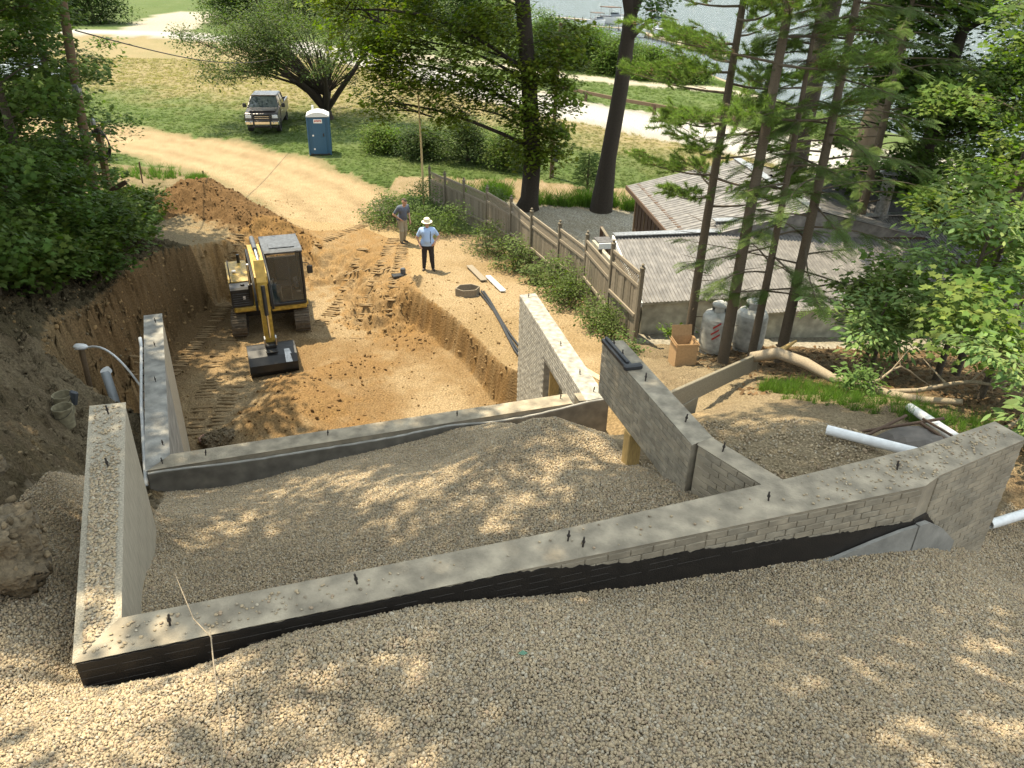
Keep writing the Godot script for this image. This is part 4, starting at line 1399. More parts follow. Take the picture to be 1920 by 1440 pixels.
	for q in [[Vector3(0, 0.31, 0.235), Vector3(0.46, 0.62, 0.008)], [Vector3(0, 0.31, -0.235), Vector3(0.46, 0.62, 0.008)], [Vector3(0.235, 0.31, 0), Vector3(0.008, 0.62, 0.47)], [Vector3(-0.235, 0.31, 0), Vector3(0.008, 0.62, 0.47)], [Vector3(0, 0.006, 0), Vector3(0.46, 0.01, 0.46)]]:
		cb.box(q[0], q[1], 0.0)
	part(bx, "body", cb.mesh(), M["cardboard"])
	for q in [[Vector3(0, 0.62, -0.235), Vector3(-0.25, 0, 0), Vector3(0.46, 0.24, 0.007), Vector3(0, 0.12, 0)], [Vector3(0.235, 0.62, 0), Vector3(0, 0, 2.7 - PI), Vector3(0.007, 0.24, 0.46), Vector3(0.04, -0.11, 0)], [Vector3(-0.235, 0.62, 0), Vector3(0, 0, 0.45), Vector3(0.007, 0.2, 0.46), Vector3(-0.05, -0.1, 0)], [Vector3(0, 0.62, 0.235), Vector3(0.12, 0, 0), Vector3(0.45, 0.16, 0.007), Vector3(0, -0.085, 0.012)]]:
		cb = MB.new()
		cb.box(q[3], q[2], 0.0, Transform3D(Basis.from_euler(q[1]), Vector3.ZERO))
		part(bx, "flap", cb.mesh(), M["cardboard"], Transform3D(Basis(), q[0]))
	# propane tanks
	for q in [[4.95, -17.15, "white upright propane tank with red stripe, nearer the cardboard box", true], [5.85, -17.45, "white upright propane tank behind the leaning trunks, farther from the box", false]]:
		var t := thing("propane_tank", q[2], "tank", on(q[0], q[1], -0.02), 0.0, "propane tanks by the cabin")
		var m := MB.new()
		m.lathe([Vector2(0.34, 0.0), Vector2(0.34, 0.1), Vector2(0.3, 0.1)], 28)
		part(t, "foot_ring", m.mesh(), M["tank_white"])
		m = MB.new()
		m.lathe([Vector2(0.0, 0.06), Vector2(0.25, 0.07), Vector2(0.36, 0.14), Vector2(0.385, 0.24), Vector2(0.385, 0.92), Vector2(0.37, 1.0), Vector2(0.32, 1.08), Vector2(0.22, 1.14), Vector2(0.0, 1.18)], 32)
		part(t, "shell", m.mesh(), M["tank_white"])
		m = MB.new()
		for i in 10:
			if i % 3 == 1: continue
			var a := TAU * i / 10.0
			var b := TAU * (i + 1) / 10.0
			var u := Vector3(cos(a), 0, sin(a)) * 0.19
			var w := Vector3(cos(b), 0, sin(b)) * 0.19
			m.outq(u + Vector3.UP * 1.11, w + Vector3.UP * 1.11, w + Vector3.UP * 1.3, u + Vector3.UP * 1.3, Vector3(0, 1.2, 0))
		m.lathe([Vector2(0.19, 1.27), Vector2(0.2, 1.3), Vector2(0.19, 1.33), Vector2(0.13, 1.37), Vector2(0, 1.385)], 24)
		part(t, "collar", m.mesh(), M["tank_white"])
		m = MB.new()
		m.tube([Vector3(0, 1.15, 0), Vector3(0, 1.27, 0)], [0.04, 0.03], 8)
		part(t, "valve", m.mesh(), M["steel_dark"])
		if q[3]:
			m = MB.new()
			for s in [[0.95, 0.6, 0.72], [0.78, 0.52, 0.6], [0.66, 0.62, 0.68]]:
				var a0: float = PI - s[1] - 0.9
				for i in 5:
					var a := a0 + 0.09 * i
					var b := a0 + 0.09 * (i + 1)
					var yy: float = s[0] - 0.03 * i
					m.outq(Vector3(cos(a) * 0.389, yy, sin(a) * 0.389), Vector3(cos(b) * 0.389, yy - 0.03, sin(b) * 0.389), Vector3(cos(b) * 0.389, yy + 0.02, sin(b) * 0.389), Vector3(cos(a) * 0.389, yy + 0.05, sin(a) * 0.389), Vector3(0, yy, 0))
			part(t, "red_stripe", m.mesh(), M["red_paint"]).set_meta("kind", "stuff")
	# form board standing on edge, with a block under it
	var fb := thing("form_board", "long grey board on edge running from the high wall towards the thin trunks", "board")
	var fm := MB.new()
	beam(fm, Vector3(2.02, 3.62, -9.6), Vector3(4.75, 2.58, -13.4), 0.06, 0.34, 0.008)
	part(fb, "board", fm.mesh(), M["form_board"])
	fm = MB.new()
	beam(fm, Vector3(2.0, 3.25, -9.5), Vector3(3.0, 2.9, -10.95), 0.07, 0.42, 0.008)
	part(fb, "lower_board", fm.mesh(), M["form_board"])
	fm = MB.new()
	beam(fm, Vector3(1.0, 2.25, -10.2), Vector3(2.0, 3.2, -8.6), 0.05, 0.24, 0.006)
	tag(part(self, "board", fm.mesh(), M["form_board"]), "weathered board lying in the gap under the high wall", "board")
	# covered stump with sticks
	var ts := thing("covered_stump", "low stump draped with a brown sheet behind the right end of the near wall", "stump", on(5.0, -8.05))
	var tmm := MB.new()
	var n := 14
	for i in n:
		for k in n:
			var f := func(a, b):
				var u: float = a / float(n) * 2.0 - 1.0
				var w: float = b / float(n) * 2.0 - 1.0
				var r := Vector2(u, w).length()
				return Vector3(u * 0.75, 0.36 * smoothstep(0.95, 0.35, r) + 0.04 * nf.get_noise_2d(u * 2.0, w * 2.0), w * 0.55)
			tmm.outq(f.call(i, k), f.call(i + 1, k), f.call(i + 1, k + 1), f.call(i, k + 1), Vector3(0, -5, 0))
	part(ts, "sheet", tmm.mesh(), M["tarp"])
	var si := -1
	for q in [[Vector3(-1.3, 0.1, 0.25), Vector3(0.1, 0.3, -0.55), 0.022], [Vector3(-1.2, 0.08, -0.25), Vector3(0.5, 0.36, -0.4), 0.02], [Vector3(0.1, 0.4, -0.2), Vector3(0.65, 0.2, 0.5), 0.02], [Vector3(0.2, 0.38, -0.35), Vector3(0.8, 0.2, 0.35), 0.016]]:
		si += 1
		var m := MB.new()
		var st := on(5.0, -8.05)
		m.tube([q[0], q[0].lerp(q[1], 0.5) + Vector3(0, 0.015, 0.02), q[1]], [q[2]], 6)
		tag(part(self, "stick", m.mesh(), M["brown_wood"], Transform3D(Basis(), st)), ["longest thin brown stick lying left of the covered stump", "thin brown stick lying along the back of the covered stump", "short brown stick sloping down the front of the covered stump", "short thin stick at the right side of the covered stump"][si], "stick", "sticks on the covered stump")
	# fallen limb and branches
	var lg := thing("fallen_limb", "crooked bare fallen limb curving from the thin trunks past the green patch", "limb")
	var m2 := MB.new()
	var lp := [Vector3(4.55, 2.75, -13.2), Vector3(4.95, 2.95, -13.0), Vector3(5.35, 2.95, -12.6), Vector3(5.6, 2.98, -12.0), Vector3(6.0, 3.05, -11.6), Vector3(6.15, 3.2, -11.0), Vector3(6.45, 3.35, -10.6), Vector3(6.9, 3.5, -10.3)]
	for i in lp.size(): lp[i].y = maxf(lp[i].y, gy(lp[i].x, lp[i].z) + 0.06)
	m2.tube(lp, [0.1, 0.11, 0.105, 0.085, 0.075, 0.07, 0.06, 0.045], 9)
	part(lg, "limb", m2.mesh(), M["dead_wood"])
	m2 = MB.new()
	m2.tube([lp[1], lp[1] + Vector3(0.35, 0.22, -0.1)], [0.07, 0.02], 6)
	part(lg, "splintered_end", m2.mesh(), M["lumber_yellow"])
	for q in [[Vector3(6.3, 3.3, -11.3), Vector3(8.8, 3.5, -10.6), 0.045, "bare grey branch lying over the brush at right"], [Vector3(7.2, 3.4, -9.6), Vector3(9.2, 3.6, -11.6), 0.035, "thin bare branch rising through the brush at right"], [Vector3(6.9, 3.3, -9.4), Vector3(8.8, 3.1, -9.2), 0.03, "dark bare branch low on the slope right of the pipe"], [Vector3(5.9, 3.2, -11.8), Vector3(7.4, 3.1, -12.0), 0.03, "bare twig branch behind the fallen limb"]]:
		m2 = MB.new()
		var pts := []
		for i in 8:
			var t := i / 7.0
			var p: Vector3 = q[0].lerp(q[1], t)
			p.y = gy(p.x, p.z) + 0.1 + 0.25 * sin(t * 3.0) + 0.06 * sin(t * 9.0 + q[2] * 100.0)
			p.z += 0.12 * sin(t * 7.0)
			pts.append(p)
		m2.tube(pts, [q[2], q[2] * 0.9, q[2] * 0.8, q[2] * 0.7, q[2] * 0.6, q[2] * 0.5, q[2] * 0.4, q[2] * 0.25], 7)
		for i in 3:
			var a: Vector3 = pts[2 + i]
			m2.tube([a, a + Vector3(rnd(-0.3, 0.5), rnd(0.1, 0.4), rnd(-0.4, 0.3))], [q[2] * 0.45, 0.006], 5)
		tag(part(self, "branch", m2.mesh(), M["dead_wood"]), q[3], "branch")
	# thin dry stem in the foreground
	var sn := thing("dry_stem", "thin dry weed stem rising from the foreground gravel at left", "stem")
	m2 = MB.new()
	m2.tube([on(-1.55, -2.72), Vector3(-1.62, 5.45, -2.95), Vector3(-1.75, 5.52, -3.25), Vector3(-1.86, 5.5, -3.5)], [0.006, 0.005, 0.0045, 0.003], 6)
	part(sn, "stem", m2.mesh(), M["dead_wood"])
	m2 = MB.new()
	m2.tube([Vector3(-1.82, 5.49, -3.42), Vector3(-1.98, 5.52, -3.55), Vector3(-2.2, 5.62, -3.85)], [0.0035, 0.004, 0.002], 6)
	part(sn, "side_shoot", m2.mesh(), M["dead_wood"])
	# leaf on the gravel
	var lf := MB.new()
	var lo := on(0.12, -3.65, 0.03)
	lf.quad(Vector3(-0.035, 0, 0), Vector3(0, 0.006, 0.02), Vector3(0.035, 0.004, 0), Vector3(0, 0.01, -0.02))
	lf.col = Color(0.2, 0.36, 0.27)
	for i in 4: lf.c[i] = Color(0.18, 0.33, 0.24)
	tag(part(self, "fallen_leaf", lf.mesh(), M["leaf"], Transform3D(Basis(), lo)), "small pale green leaf on the foreground gravel", "leaf")
	# hose post with brace boards
	var ps := thing("service_post", "leaning square timber post with a coiled cable at its head", "post", on(-13.1, -24.4), 0.0)
	var pm := MB.new()
	var lean := Transform3D(Basis.from_euler(Vector3(0.03, 0, -0.06)), Vector3.ZERO)
	pm.box(Vector3(0, 1.5, 0), Vector3(0.17, 3.4, 0.17), 0.01, lean)
	part(ps, "post", pm.mesh(), M["post_wood"])
	pm = MB.new()
	beam(pm, Vector3(-1.5, 0.35, 0.14), Vector3(0.75, 1.55, 0.14), 0.05, 0.14)
	part(ps, "cross_board", pm.mesh(), M["brown_wood"])
	pm = MB.new()
	beam(pm, Vector3(0.1, 1.4, 0.1), Vector3(0.95, -0.9, 0.8), 0.08, 0.05)
	part(ps, "brace", pm.mesh(), M["post_wood"])
	pm = MB.new()
	for k in 3:
		var pts := []
		for i in 25:
			var an := TAU * i / 24.0
			pts.append(lean * Vector3((0.27 + 0.03 * k) * cos(an) + 0.05, 2.75 + 0.42 * sin(an) - 0.05 * k, 0.12 + 0.02 * k))
		pm.tube(pts, [0.018], 6, false)
	part(ps, "cable_coil", pm.mesh(), M["black_plastic"])
	pm = MB.new()
	pm.lathe([Vector2(0, 3.18), Vector2(0.07, 3.2), Vector2(0.07, 3.4), Vector2(0.05, 3.45), Vector2(0, 3.47)], 12)
	part(ps, "weatherhead", pm.mesh(), M["galvanised"], Transform3D(Basis(), Vector3(0.1, 0.0, 0.1)))
	# utility pole with wire
	var up := thing("utility_pole", "tall leaning round wooden utility pole among the left trees", "pole", on(-13.4, -24.0))
	pm = MB.new()
	pm.tube([Vector3(0, -0.3, 0), Vector3(0.3, 4, 0.05), Vector3(0.75, 9.5, 0.1)], [0.15, 0.135, 0.11], 14)
	part(up, "shaft", pm.mesh(), M["pole_wood"])
	pm = MB.new()
	pm.box(Vector3(0.4, 4.2, 0.2), Vector3(0.22, 0.32, 0.16), 0.02)
	part(up, "meter_box", pm.mesh(), M["galvanised"])
	pm = MB.new()
	var wp := []
	for i in 25:
		var t := i / 24.0
		var p := Vector3(-12.75, 7.3, -24.0).lerp(Vector3(-14.5, 4.0, -54.0), t)
		p.y -= 2.2 * sin(PI * t) * 0.35
		wp.append(p)
	pm.tube(wp, [0.02], 6)
	tag(part(self, "overhead_wire", pm.mesh(), M["steel_dark"]), "dark overhead wire from the utility pole to the field tree", "wire")
	# survey stakes
	for q in [[-16.7, -34.2, 1.0, "thin brown stake standing left at the edge of the bare ground"], [-14.5, -35.6, 0.55, "short dark stake standing by the driveway above the spoil pile"]]:
		pm = MB.new()
		pm.box(Vector3(0, q[2] * 0.5, 0), Vector3(0.05, q[2], 0.05), 0.004)
		tag(part(self, "stake", pm.mesh(), M["brown_wood"], Transform3D(Basis.from_euler(Vector3(0.03, 0, -0.06)), on(q[0], q[1], -0.05))), q[3], "stake", "survey stakes")
	# bamboo pole by the fence
	pm = MB.new()
	pm.tube([Vector3(0, 0, 0), Vector3(-0.03, 2.4, 0), Vector3(-0.1, 5.2, 0.05)], [0.05, 0.045, 0.03], 8)
	tag(part(self, "bamboo_pole", pm.mesh(), M["bamboo"], Transform3D(Basis(), on(-4.1, -33.6))), "tall thin yellowish pole standing at the far end of the fence", "pole")
# ---------------------------------------------------------------- excavator
func pl(a: Array) -> PackedVector2Array:
	var p := PackedVector2Array()
	for q in a: p.append(Vector2(q[0], q[1]))
	return p

# profile given as (forward, height), extruded across x0..x1; local +z forward, +x to the machine's left
func side_prism(mb: MB, prof: Array, x0: float, x1: float) -> void:
	mb.prism(pl(prof), x0, x1, Transform3D(Basis(Vector3(0, 0, 1), Vector3(0, 1, 0), Vector3(1, 0, 0)), Vector3.ZERO))

func cyl(mb: MB, a: Vector3, b: Vector3, r: float, sides := 12) -> void:
	mb.tube([a, b], [r], sides)

func make_excavator():
	var ex := thing("excavator", "yellow tracked excavator facing the walls with its bucket lowered into soil", "excavator", Vector3(-7.85, -1.02, -22.9), 0.295)
	var pad := MB.new()
	pad.box(Vector3(0, 0.012, 0), Vector3(0.45, 0.025, 0.145), 0.004)
	pad.box(Vector3(0, 0.036, -0.03), Vector3(0.45, 0.03, 0.018), 0.003)
	var pm := pad.mesh()
	for s in [-1, 1]:
		var fr := MB.new()
		side_prism(fr, [[-1.15, 0.12], [1.15, 0.12], [1.25, 0.33], [1.1, 0.5], [-1.1, 0.5], [-1.25, 0.33]], s * 0.935 - 0.13, s * 0.935 + 0.13)
		for w in 5:
			var tr := Transform3D(Basis.from_euler(Vector3(0, 0, PI / 2)), Vector3(s * 0.935 + 0.16, 0.15, -0.9 + w * 0.45))
			fr.lathe([Vector2(0, 0), Vector2(0.1, 0), Vector2(0.1, 0.32), Vector2(0, 0.32)], 14, tr)
		for e in [-1, 1]:
			var tr := Transform3D(Basis.from_euler(Vector3(0, 0, PI / 2)), Vector3(s * 0.935 + 0.1, 0.33, e * 1.14))
			fr.lathe([Vector2(0, 0), Vector2(0.24, 0), Vector2(0.27, 0.1), Vector2(0.24, 0.2), Vector2(0, 0.2)], 20, tr)
		var t := part(ex, "track", fr.mesh(), M["machine_black"])
		var straight := 2.28
		var r := 0.29
		var total := 2.0 * straight + TAU * r
		var n := 42
		for i in n:
			var d := total * i / n
			var p: Vector2
			var an: float
			if d < straight:
				p = Vector2(-straight * 0.5 + d, 0.33 + r); an = 0.0
			elif d < straight + PI * r:
				an = (d - straight) / r
				p = Vector2(straight * 0.5 + sin(an) * r, 0.33 + cos(an) * r)
			elif d < 2.0 * straight + PI * r:
				p = Vector2(straight * 0.5 - (d - straight - PI * r), 0.33 - r); an = PI
			else:
				an = PI + (d - 2.0 * straight - PI * r) / r
				p = Vector2(-straight * 0.5 + sin(an) * r, 0.33 + cos(an) * r)
			part(t, "track_pad", pm, M["track_steel"], Transform3D(Basis.from_euler(Vector3(an, 0, 0)), Vector3(s * 0.935, p.y, p.x)))
	var uc := MB.new()
	uc.box(Vector3(0, 0.48, 0), Vector3(1.5, 0.3, 1.0), 0.03)
	uc.lathe([Vector2(0.55, 0.6), Vector2(0.55, 0.78), Vector2(0, 0.78)], 24)
	part(ex, "undercarriage", uc.mesh(), M["machine_black"])
	var R := Transform3D(Basis.from_euler(Vector3(0, 0.09, 0)), Vector3.ZERO)
	var P := func(called: String, mb: MB, mat: String): return part(ex, called, mb.mesh(), M[mat], R)
	var mb := MB.new()
	mb.box(Vector3(-0.02, 0.85, -0.15), Vector3(2.2, 0.16, 2.6), 0.03)
	mb.box(Vector3(0.48, 0.84, 1.22), Vector3(1.06, 0.16, 0.22), 0.03)
	P.call("turntable_frame", mb, "yellow_paint")
	mb = MB.new()
	side_prism(mb, [[-1.05, 0.93], [0.62, 0.93], [0.62, 1.58], [0.3, 1.68], [-0.9, 1.72], [-1.05, 1.6]], -1.16, -0.55)
	P.call("engine_hood", mb, "yellow_paint")
	mb = MB.new()
	side_prism(mb, [[-1.05, 0.93], [-0.1, 0.93], [-0.1, 1.66], [-1.05, 1.6]], -0.548, 0.0)
	P.call("rear_hood", mb, "yellow_paint")
	mb = MB.new()
	side_prism(mb, [[-1.6, 0.98], [-1.06, 0.93], [-1.06, 1.52], [-1.35, 1.5], [-1.6, 1.35]], -1.1, 1.05)
	P.call("counterweight", mb, "yellow_paint")
	mb = MB.new()
	side_prism(mb, [[0.625, 0.95], [1.14, 0.95], [1.14, 1.5], [1.08, 1.55], [0.625, 1.55]], -1.155, -0.56)
	var ft: Node3D = P.call("fuel_tank", mb, "machine_black")
	mb = MB.new()
	mb.lathe([Vector2(0, 1.555), Vector2(0.06, 1.555), Vector2(0.06, 1.6), Vector2(0, 1.61)], 14, Transform3D(Basis(), Vector3(-0.78, 0, 0.9)))
	part(ft, "filler_cap", mb.mesh(), M["machine_black"])
	mb = MB.new()
	mb.box(Vector3(-0.78, 1.24, 1.143), Vector3(0.07, 0.1, 0.006), 0.0)
	part(ft, "decal", mb.mesh(), M["sign_white"])
	for k in 4:
		mb = MB.new()
		mb.box(Vector3(-1.165, 1.25, -0.75 + k * 0.32), Vector3(0.012, 0.4, 0.26), 0.004)
		P.call("side_panel", mb, "machine_black" if k == 1 else "yellow_paint")
	for k in 6:
		mb = MB.new()
		mb.box(Vector3(-0.86, 1.02 + k * 0.07, 1.145), Vector3(0.5, 0.018, 0.012), 0.003)
		P.call("grille_slat", mb, "machine_grey")
	mb = MB.new()
	mb.tube([Vector3(-1.1, 1.6, 0.75), Vector3(-1.1, 2.05, 0.7), Vector3(-1.1, 2.05, 0.0), Vector3(-1.1, 1.7, -0.05)], [0.016], 6)
	P.call("hand_rail", mb, "machine_black")
	mb = MB.new()
	mb.tube([Vector3(-0.75, 1.7, -0.75), Vector3(-0.75, 1.98, -0.75)], [0.05], 10)
	P.call("exhaust_pipe", mb, "machine_black")
	mb = MB.new()
	mb.box(Vector3(-0.95, 1.735, 0.1), Vector3(0.12, 0.06, 0.12), 0.02)
	P.call("work_lamp", mb, "sign_white")
	# cab
	var cab := MB.new()
	for q in [[-0.04, 1.34], [0.98, 1.34], [-0.04, 0.02], [0.98, 0.02], [0.98, 0.72]]:
		cab.box(Vector3(q[0], 1.78, q[1]), Vector3(0.075, 1.66, 0.075), 0.02)
	cab.box(Vector3(0.47, 0.98, 1.34), Vector3(1.06, 0.1, 0.08), 0.02)
	cab.box(Vector3(0.47, 1.5, 0.02), Vector3(1.0, 1.1, 0.05), 0.02)
	cab.box(Vector3(0.47, 0.965, 0.68), Vector3(1.04, 0.06, 1.36), 0.01)
	var cn: Node3D = P.call("cab", cab, "machine_black")
	mb = MB.new()
	side_prism(mb, [[-0.06, 2.58], [1.4, 2.58], [1.42, 2.64], [1.34, 2.7], [-0.02, 2.72], [-0.08, 2.66]], -0.09, 1.03)
	part(cn, "roof", mb.mesh(), M["machine_grey"])
	mb = MB.new()
	mb.box(Vector3(0.47, 2.722, 0.95), Vector3(0.74, 0.02, 0.55), 0.006)
	part(cn, "roof_hatch", mb.mesh(), M["machine_grey"])
	mb = MB.new()
	mb.box(Vector3(1.01, 1.28, 0.70), Vector3(0.02, 0.66, 1.3), 0.006)
	mb.box(Vector3(1.012, 1.85, 0.70), Vector3(0.022, 0.06, 1.3), 0.006)
	var dr := part(cn, "door", mb.mesh(), M["yellow_paint"])
	for q in [[Vector3(0.47, 1.81, 1.36), Vector3(0.94, 1.5, 0.008)], [Vector3(1.0, 2.2, 0.38), Vector3(0.008, 0.66, 0.6)], [Vector3(1.0, 2.2, 1.03), Vector3(0.008, 0.66, 0.55)], [Vector3(-0.06, 2.1, 0.68), Vector3(0.008, 0.9, 1.24)]]:
		mb = MB.new()
		mb.box(q[0], q[1], 0.0)
		part(cn, "window", mb.mesh(), M["glass"])
	mb = MB.new()
	mb.box(Vector3(0.47, 1.28, 0.5), Vector3(0.5, 0.12, 0.5), 0.05)
	mb.box(Vector3(0.47, 1.7, 0.24), Vector3(0.48, 0.75, 0.12), 0.05)
	part(cn, "seat", mb.mesh(), M["seat"])
	mb = MB.new()
	for s in [-1, 1]:
		mb.box(Vector3(0.47 + s * 0.34, 1.35, 0.62), Vector3(0.14, 0.22, 0.45), 0.03)
		mb.tube([Vector3(0.47 + s * 0.34, 1.45, 0.8), Vector3(0.47 + s * 0.34, 1.62, 0.85)], [0.018, 0.03], 8)
	mb.box(Vector3(0.2, 1.45, 1.2), Vector3(0.2, 0.25, 0.06), 0.02)
	part(cn, "console", mb.mesh(), M["machine_grey"])
	mb = MB.new()
	cyl(mb, Vector3(0.47 - 0.15, 1.05, 1.15), Vector3(0.47 - 0.15, 1.45, 1.1), 0.016)
	cyl(mb, Vector3(0.47 + 0.15, 1.05, 1.15), Vector3(0.47 + 0.15, 1.45, 1.1), 0.016)
	part(cn, "pedal_lever", mb.mesh(), M["worn_steel"])
	mb = MB.new()
	mb.tube([Vector3(1.0, 2.25, 1.36), Vector3(1.18, 2.22, 1.4), Vector3(1.2, 2.1, 1.4)], [0.012], 6)
	mb.box(Vector3(1.2, 2.02, 1.4), Vector3(0.17, 0.26, 0.05), 0.03)
	part(cn, "mirror", mb.mesh(), M["machine_black"])
	mb = MB.new()
	cyl(mb, Vector3(1.03, 1.2, 1.2), Vector3(1.03, 1.75, 1.2), 0.014)
	part(cn, "grab_handle", mb.mesh(), M["machine_black"])
	mb = MB.new()
	mb.box(Vector3(0.05, 2.62, 1.43), Vector3(0.1, 0.08, 0.06), 0.02)
	mb.box(Vector3(0.88, 2.62, 1.43), Vector3(0.1, 0.08, 0.06), 0.02)
	part(cn, "cab_lamp", mb.mesh(), M["machine_black"])
	# boom
	var bx := -0.34
	mb = MB.new()
	side_prism(mb, [[0.45, 0.9], [0.72, 0.86], [1.0, 1.7], [1.42, 2.3], [2.2, 2.5], [3.35, 2.42], [3.52, 2.52], [3.5, 2.7], [3.3, 2.76], [2.1, 2.95], [1.3, 2.92], [0.85, 2.6], [0.55, 1.8]], bx - 0.17, bx + 0.17)
	var bo: Node3D = P.call("boom", mb, "yellow_paint")
	mb = MB.new()
	side_prism(mb, [[0.4, 0.8], [0.85, 0.8], [0.8, 1.25], [0.5, 1.25]], bx - 0.26, bx - 0.175)
	side_prism(mb, [[0.4, 0.8], [0.85, 0.8], [0.8, 1.25], [0.5, 1.25]], bx + 0.175, bx + 0.26)
	P.call("boom_bracket", mb, "yellow_paint")
	for s in [-1, 1]:
		mb = MB.new()
		cyl(mb, Vector3(bx + s * 0.24, 0.95, 1.0), Vector3(bx + s * 0.24, 1.75, 1.4), 0.06)
		var bc := part(bo, "lift_cylinder", mb.mesh(), M["machine_black"])
		mb = MB.new()
		cyl(mb, Vector3(bx + s * 0.24, 1.75, 1.4), Vector3(bx + s * 0.24, 2.5, 1.78), 0.032)
		part(bo, "lift_rod", mb.mesh(), M["chrome"])
	mb = MB.new()
	cyl(mb, Vector3(bx, 3.06, 1.15), Vector3(bx, 3.1, 2.35), 0.07)
	mb.box(Vector3(bx, 2.98, 1.15), Vector3(0.12, 0.2, 0.12), 0.02)
	part(bo, "stick_cylinder", mb.mesh(), M["machine_grey"])
	mb = MB.new()
	cyl(mb, Vector3(bx, 3.1, 2.35), Vector3(bx, 3.05, 3.2), 0.036)
	part(bo, "stick_rod", mb.mesh(), M["chrome"])
	for s in [-1, 1]:
		for k in 2:
			mb = MB.new()
			var xx: float = bx + s * (0.19 + 0.035 * k)
			mb.tube([Vector3(xx, 1.2, 0.75), Vector3(xx, 2.3, 1.05), Vector3(xx, 2.85, 1.5), Vector3(xx, 2.8, 2.4), Vector3(xx, 2.62, 3.2), Vector3(xx, 2.3, 3.62), Vector3(xx, 1.8, 3.66)], [0.018], 6)
			part(bo, "hydraulic_hose", mb.mesh(), M["machine_black"])
	# stick
	mb = MB.new()
	side_prism(mb, [[3.28, 3.1], [3.42, 3.14], [3.66, 2.6], [3.78, 1.6], [3.72, 0.72], [3.58, 0.66], [3.48, 0.75], [3.44, 1.6], [3.36, 2.45]], bx - 0.13, bx + 0.13)
	var stk: Node3D = P.call("stick", mb, "yellow_paint")
	mb = MB.new()
	cyl(mb, Vector3(bx, 2.55, 3.78), Vector3(bx, 1.75, 3.92), 0.055)
	part(stk, "bucket_cylinder", mb.mesh(), M["machine_black"])
	mb = MB.new()
	cyl(mb, Vector3(bx, 1.75, 3.92), Vector3(bx, 1.12, 3.98), 0.03)
	part(stk, "bucket_rod", mb.mesh(), M["chrome"])
	mb = MB.new()
	side_prism(mb, [[3.95, 1.16], [4.04, 1.1], [3.98, 0.86], [3.7, 0.78], [3.66, 0.9], [3.88, 0.95]], bx - 0.165, bx - 0.132)
	side_prism(mb, [[3.95, 1.16], [4.04, 1.1], [3.98, 0.86], [3.7, 0.78], [3.66, 0.9], [3.88, 0.95]], bx + 0.132, bx + 0.165)
	part(stk, "linkage", mb.mesh(), M["worn_steel"])
	# bucket: curved plate, side plates, coupler
	var prof := [[3.42, 0.70], [3.62, 0.76], [3.9, 0.74], [4.12, 0.62], [4.24, 0.42], [4.22, 0.20], [4.08, 0.03], [3.84, -0.06], [3.52, -0.06]]
	var inner := [[3.54, -0.03], [3.84, -0.03], [4.06, 0.06], [4.18, 0.22], [4.2, 0.41], [4.09, 0.59], [3.88, 0.705], [3.63, 0.725], [3.44, 0.67]]
	var x0 := bx - 0.62
	var x1 := bx + 0.62
	mb = MB.new()
	side_prism(mb, prof + inner, x0, x1)
	var bk: Node3D = P.call("bucket", mb, "machine_black")
	for s in [x0 - 0.025, x1]:
		mb = MB.new()
		side_prism(mb, prof, s, s + 0.025)
		part(bk, "side_plate", mb.mesh(), M["machine_black"])
	mb = MB.new()
	mb.box(Vector3(bx, 0.8, 3.76), Vector3(0.3, 0.12, 0.3), 0.03)
	mb.box(Vector3(bx, 0.72, 4.06), Vector3(0.32, 0.05, 0.12), 0.02)
	part(bk, "coupler", mb.mesh(), M["machine_black"])
	mb = MB.new()
	for q in [[4.0, 0.725, 4.13, 0.63], [4.13, 0.63, 4.248, 0.43]]:
		mb.quad(Vector3(x1 - 0.3, q[1] + 0.004, q[0]), Vector3(x1 - 0.3, q[3] + 0.004, q[2] + 0.004), Vector3(x1 - 0.12, q[3] + 0.004, q[2] + 0.004), Vector3(x1 - 0.16, q[1] + 0.004, q[0]))
	part(bk, "worn_patch", mb.mesh(), M["worn_steel"])
	mb = MB.new()
	mb.box(Vector3(bx, -0.05, 3.47), Vector3(1.28, 0.03, 0.14), 0.008)
	part(bk, "cutting_edge", mb.mesh(), M["worn_steel"])

# ---------------------------------------------------------------- vehicles, toilet
func wheel(parent: Node3D, at: Vector3, r: float, w: float) -> void:
	var mb := MB.new()
	var t := Transform3D(Basis.from_euler(Vector3(0, 0, PI / 2)), Vector3(w * 0.5, 0, 0))
	mb.lathe([Vector2(r * 0.6, 0), Vector2(r * 0.93, 0), Vector2(r, 0.04), Vector2(r, w - 0.04), Vector2(r * 0.93, w), Vector2(r * 0.6, w)], 24, t)
	var o := part(parent, "wheel", mb.mesh(), M["tyre"], Transform3D(Basis(), at))
	mb = MB.new()
	mb.lathe([Vector2(0, 0.05), Vector2(r * 0.2, 0.03), Vector2(r * 0.6, 0.05), Vector2(r * 0.6, w - 0.05), Vector2(r * 0.2, w - 0.03), Vector2(0, w - 0.05)], 20, t)
	part(o, "rim", mb.mesh(), M["chrome"])

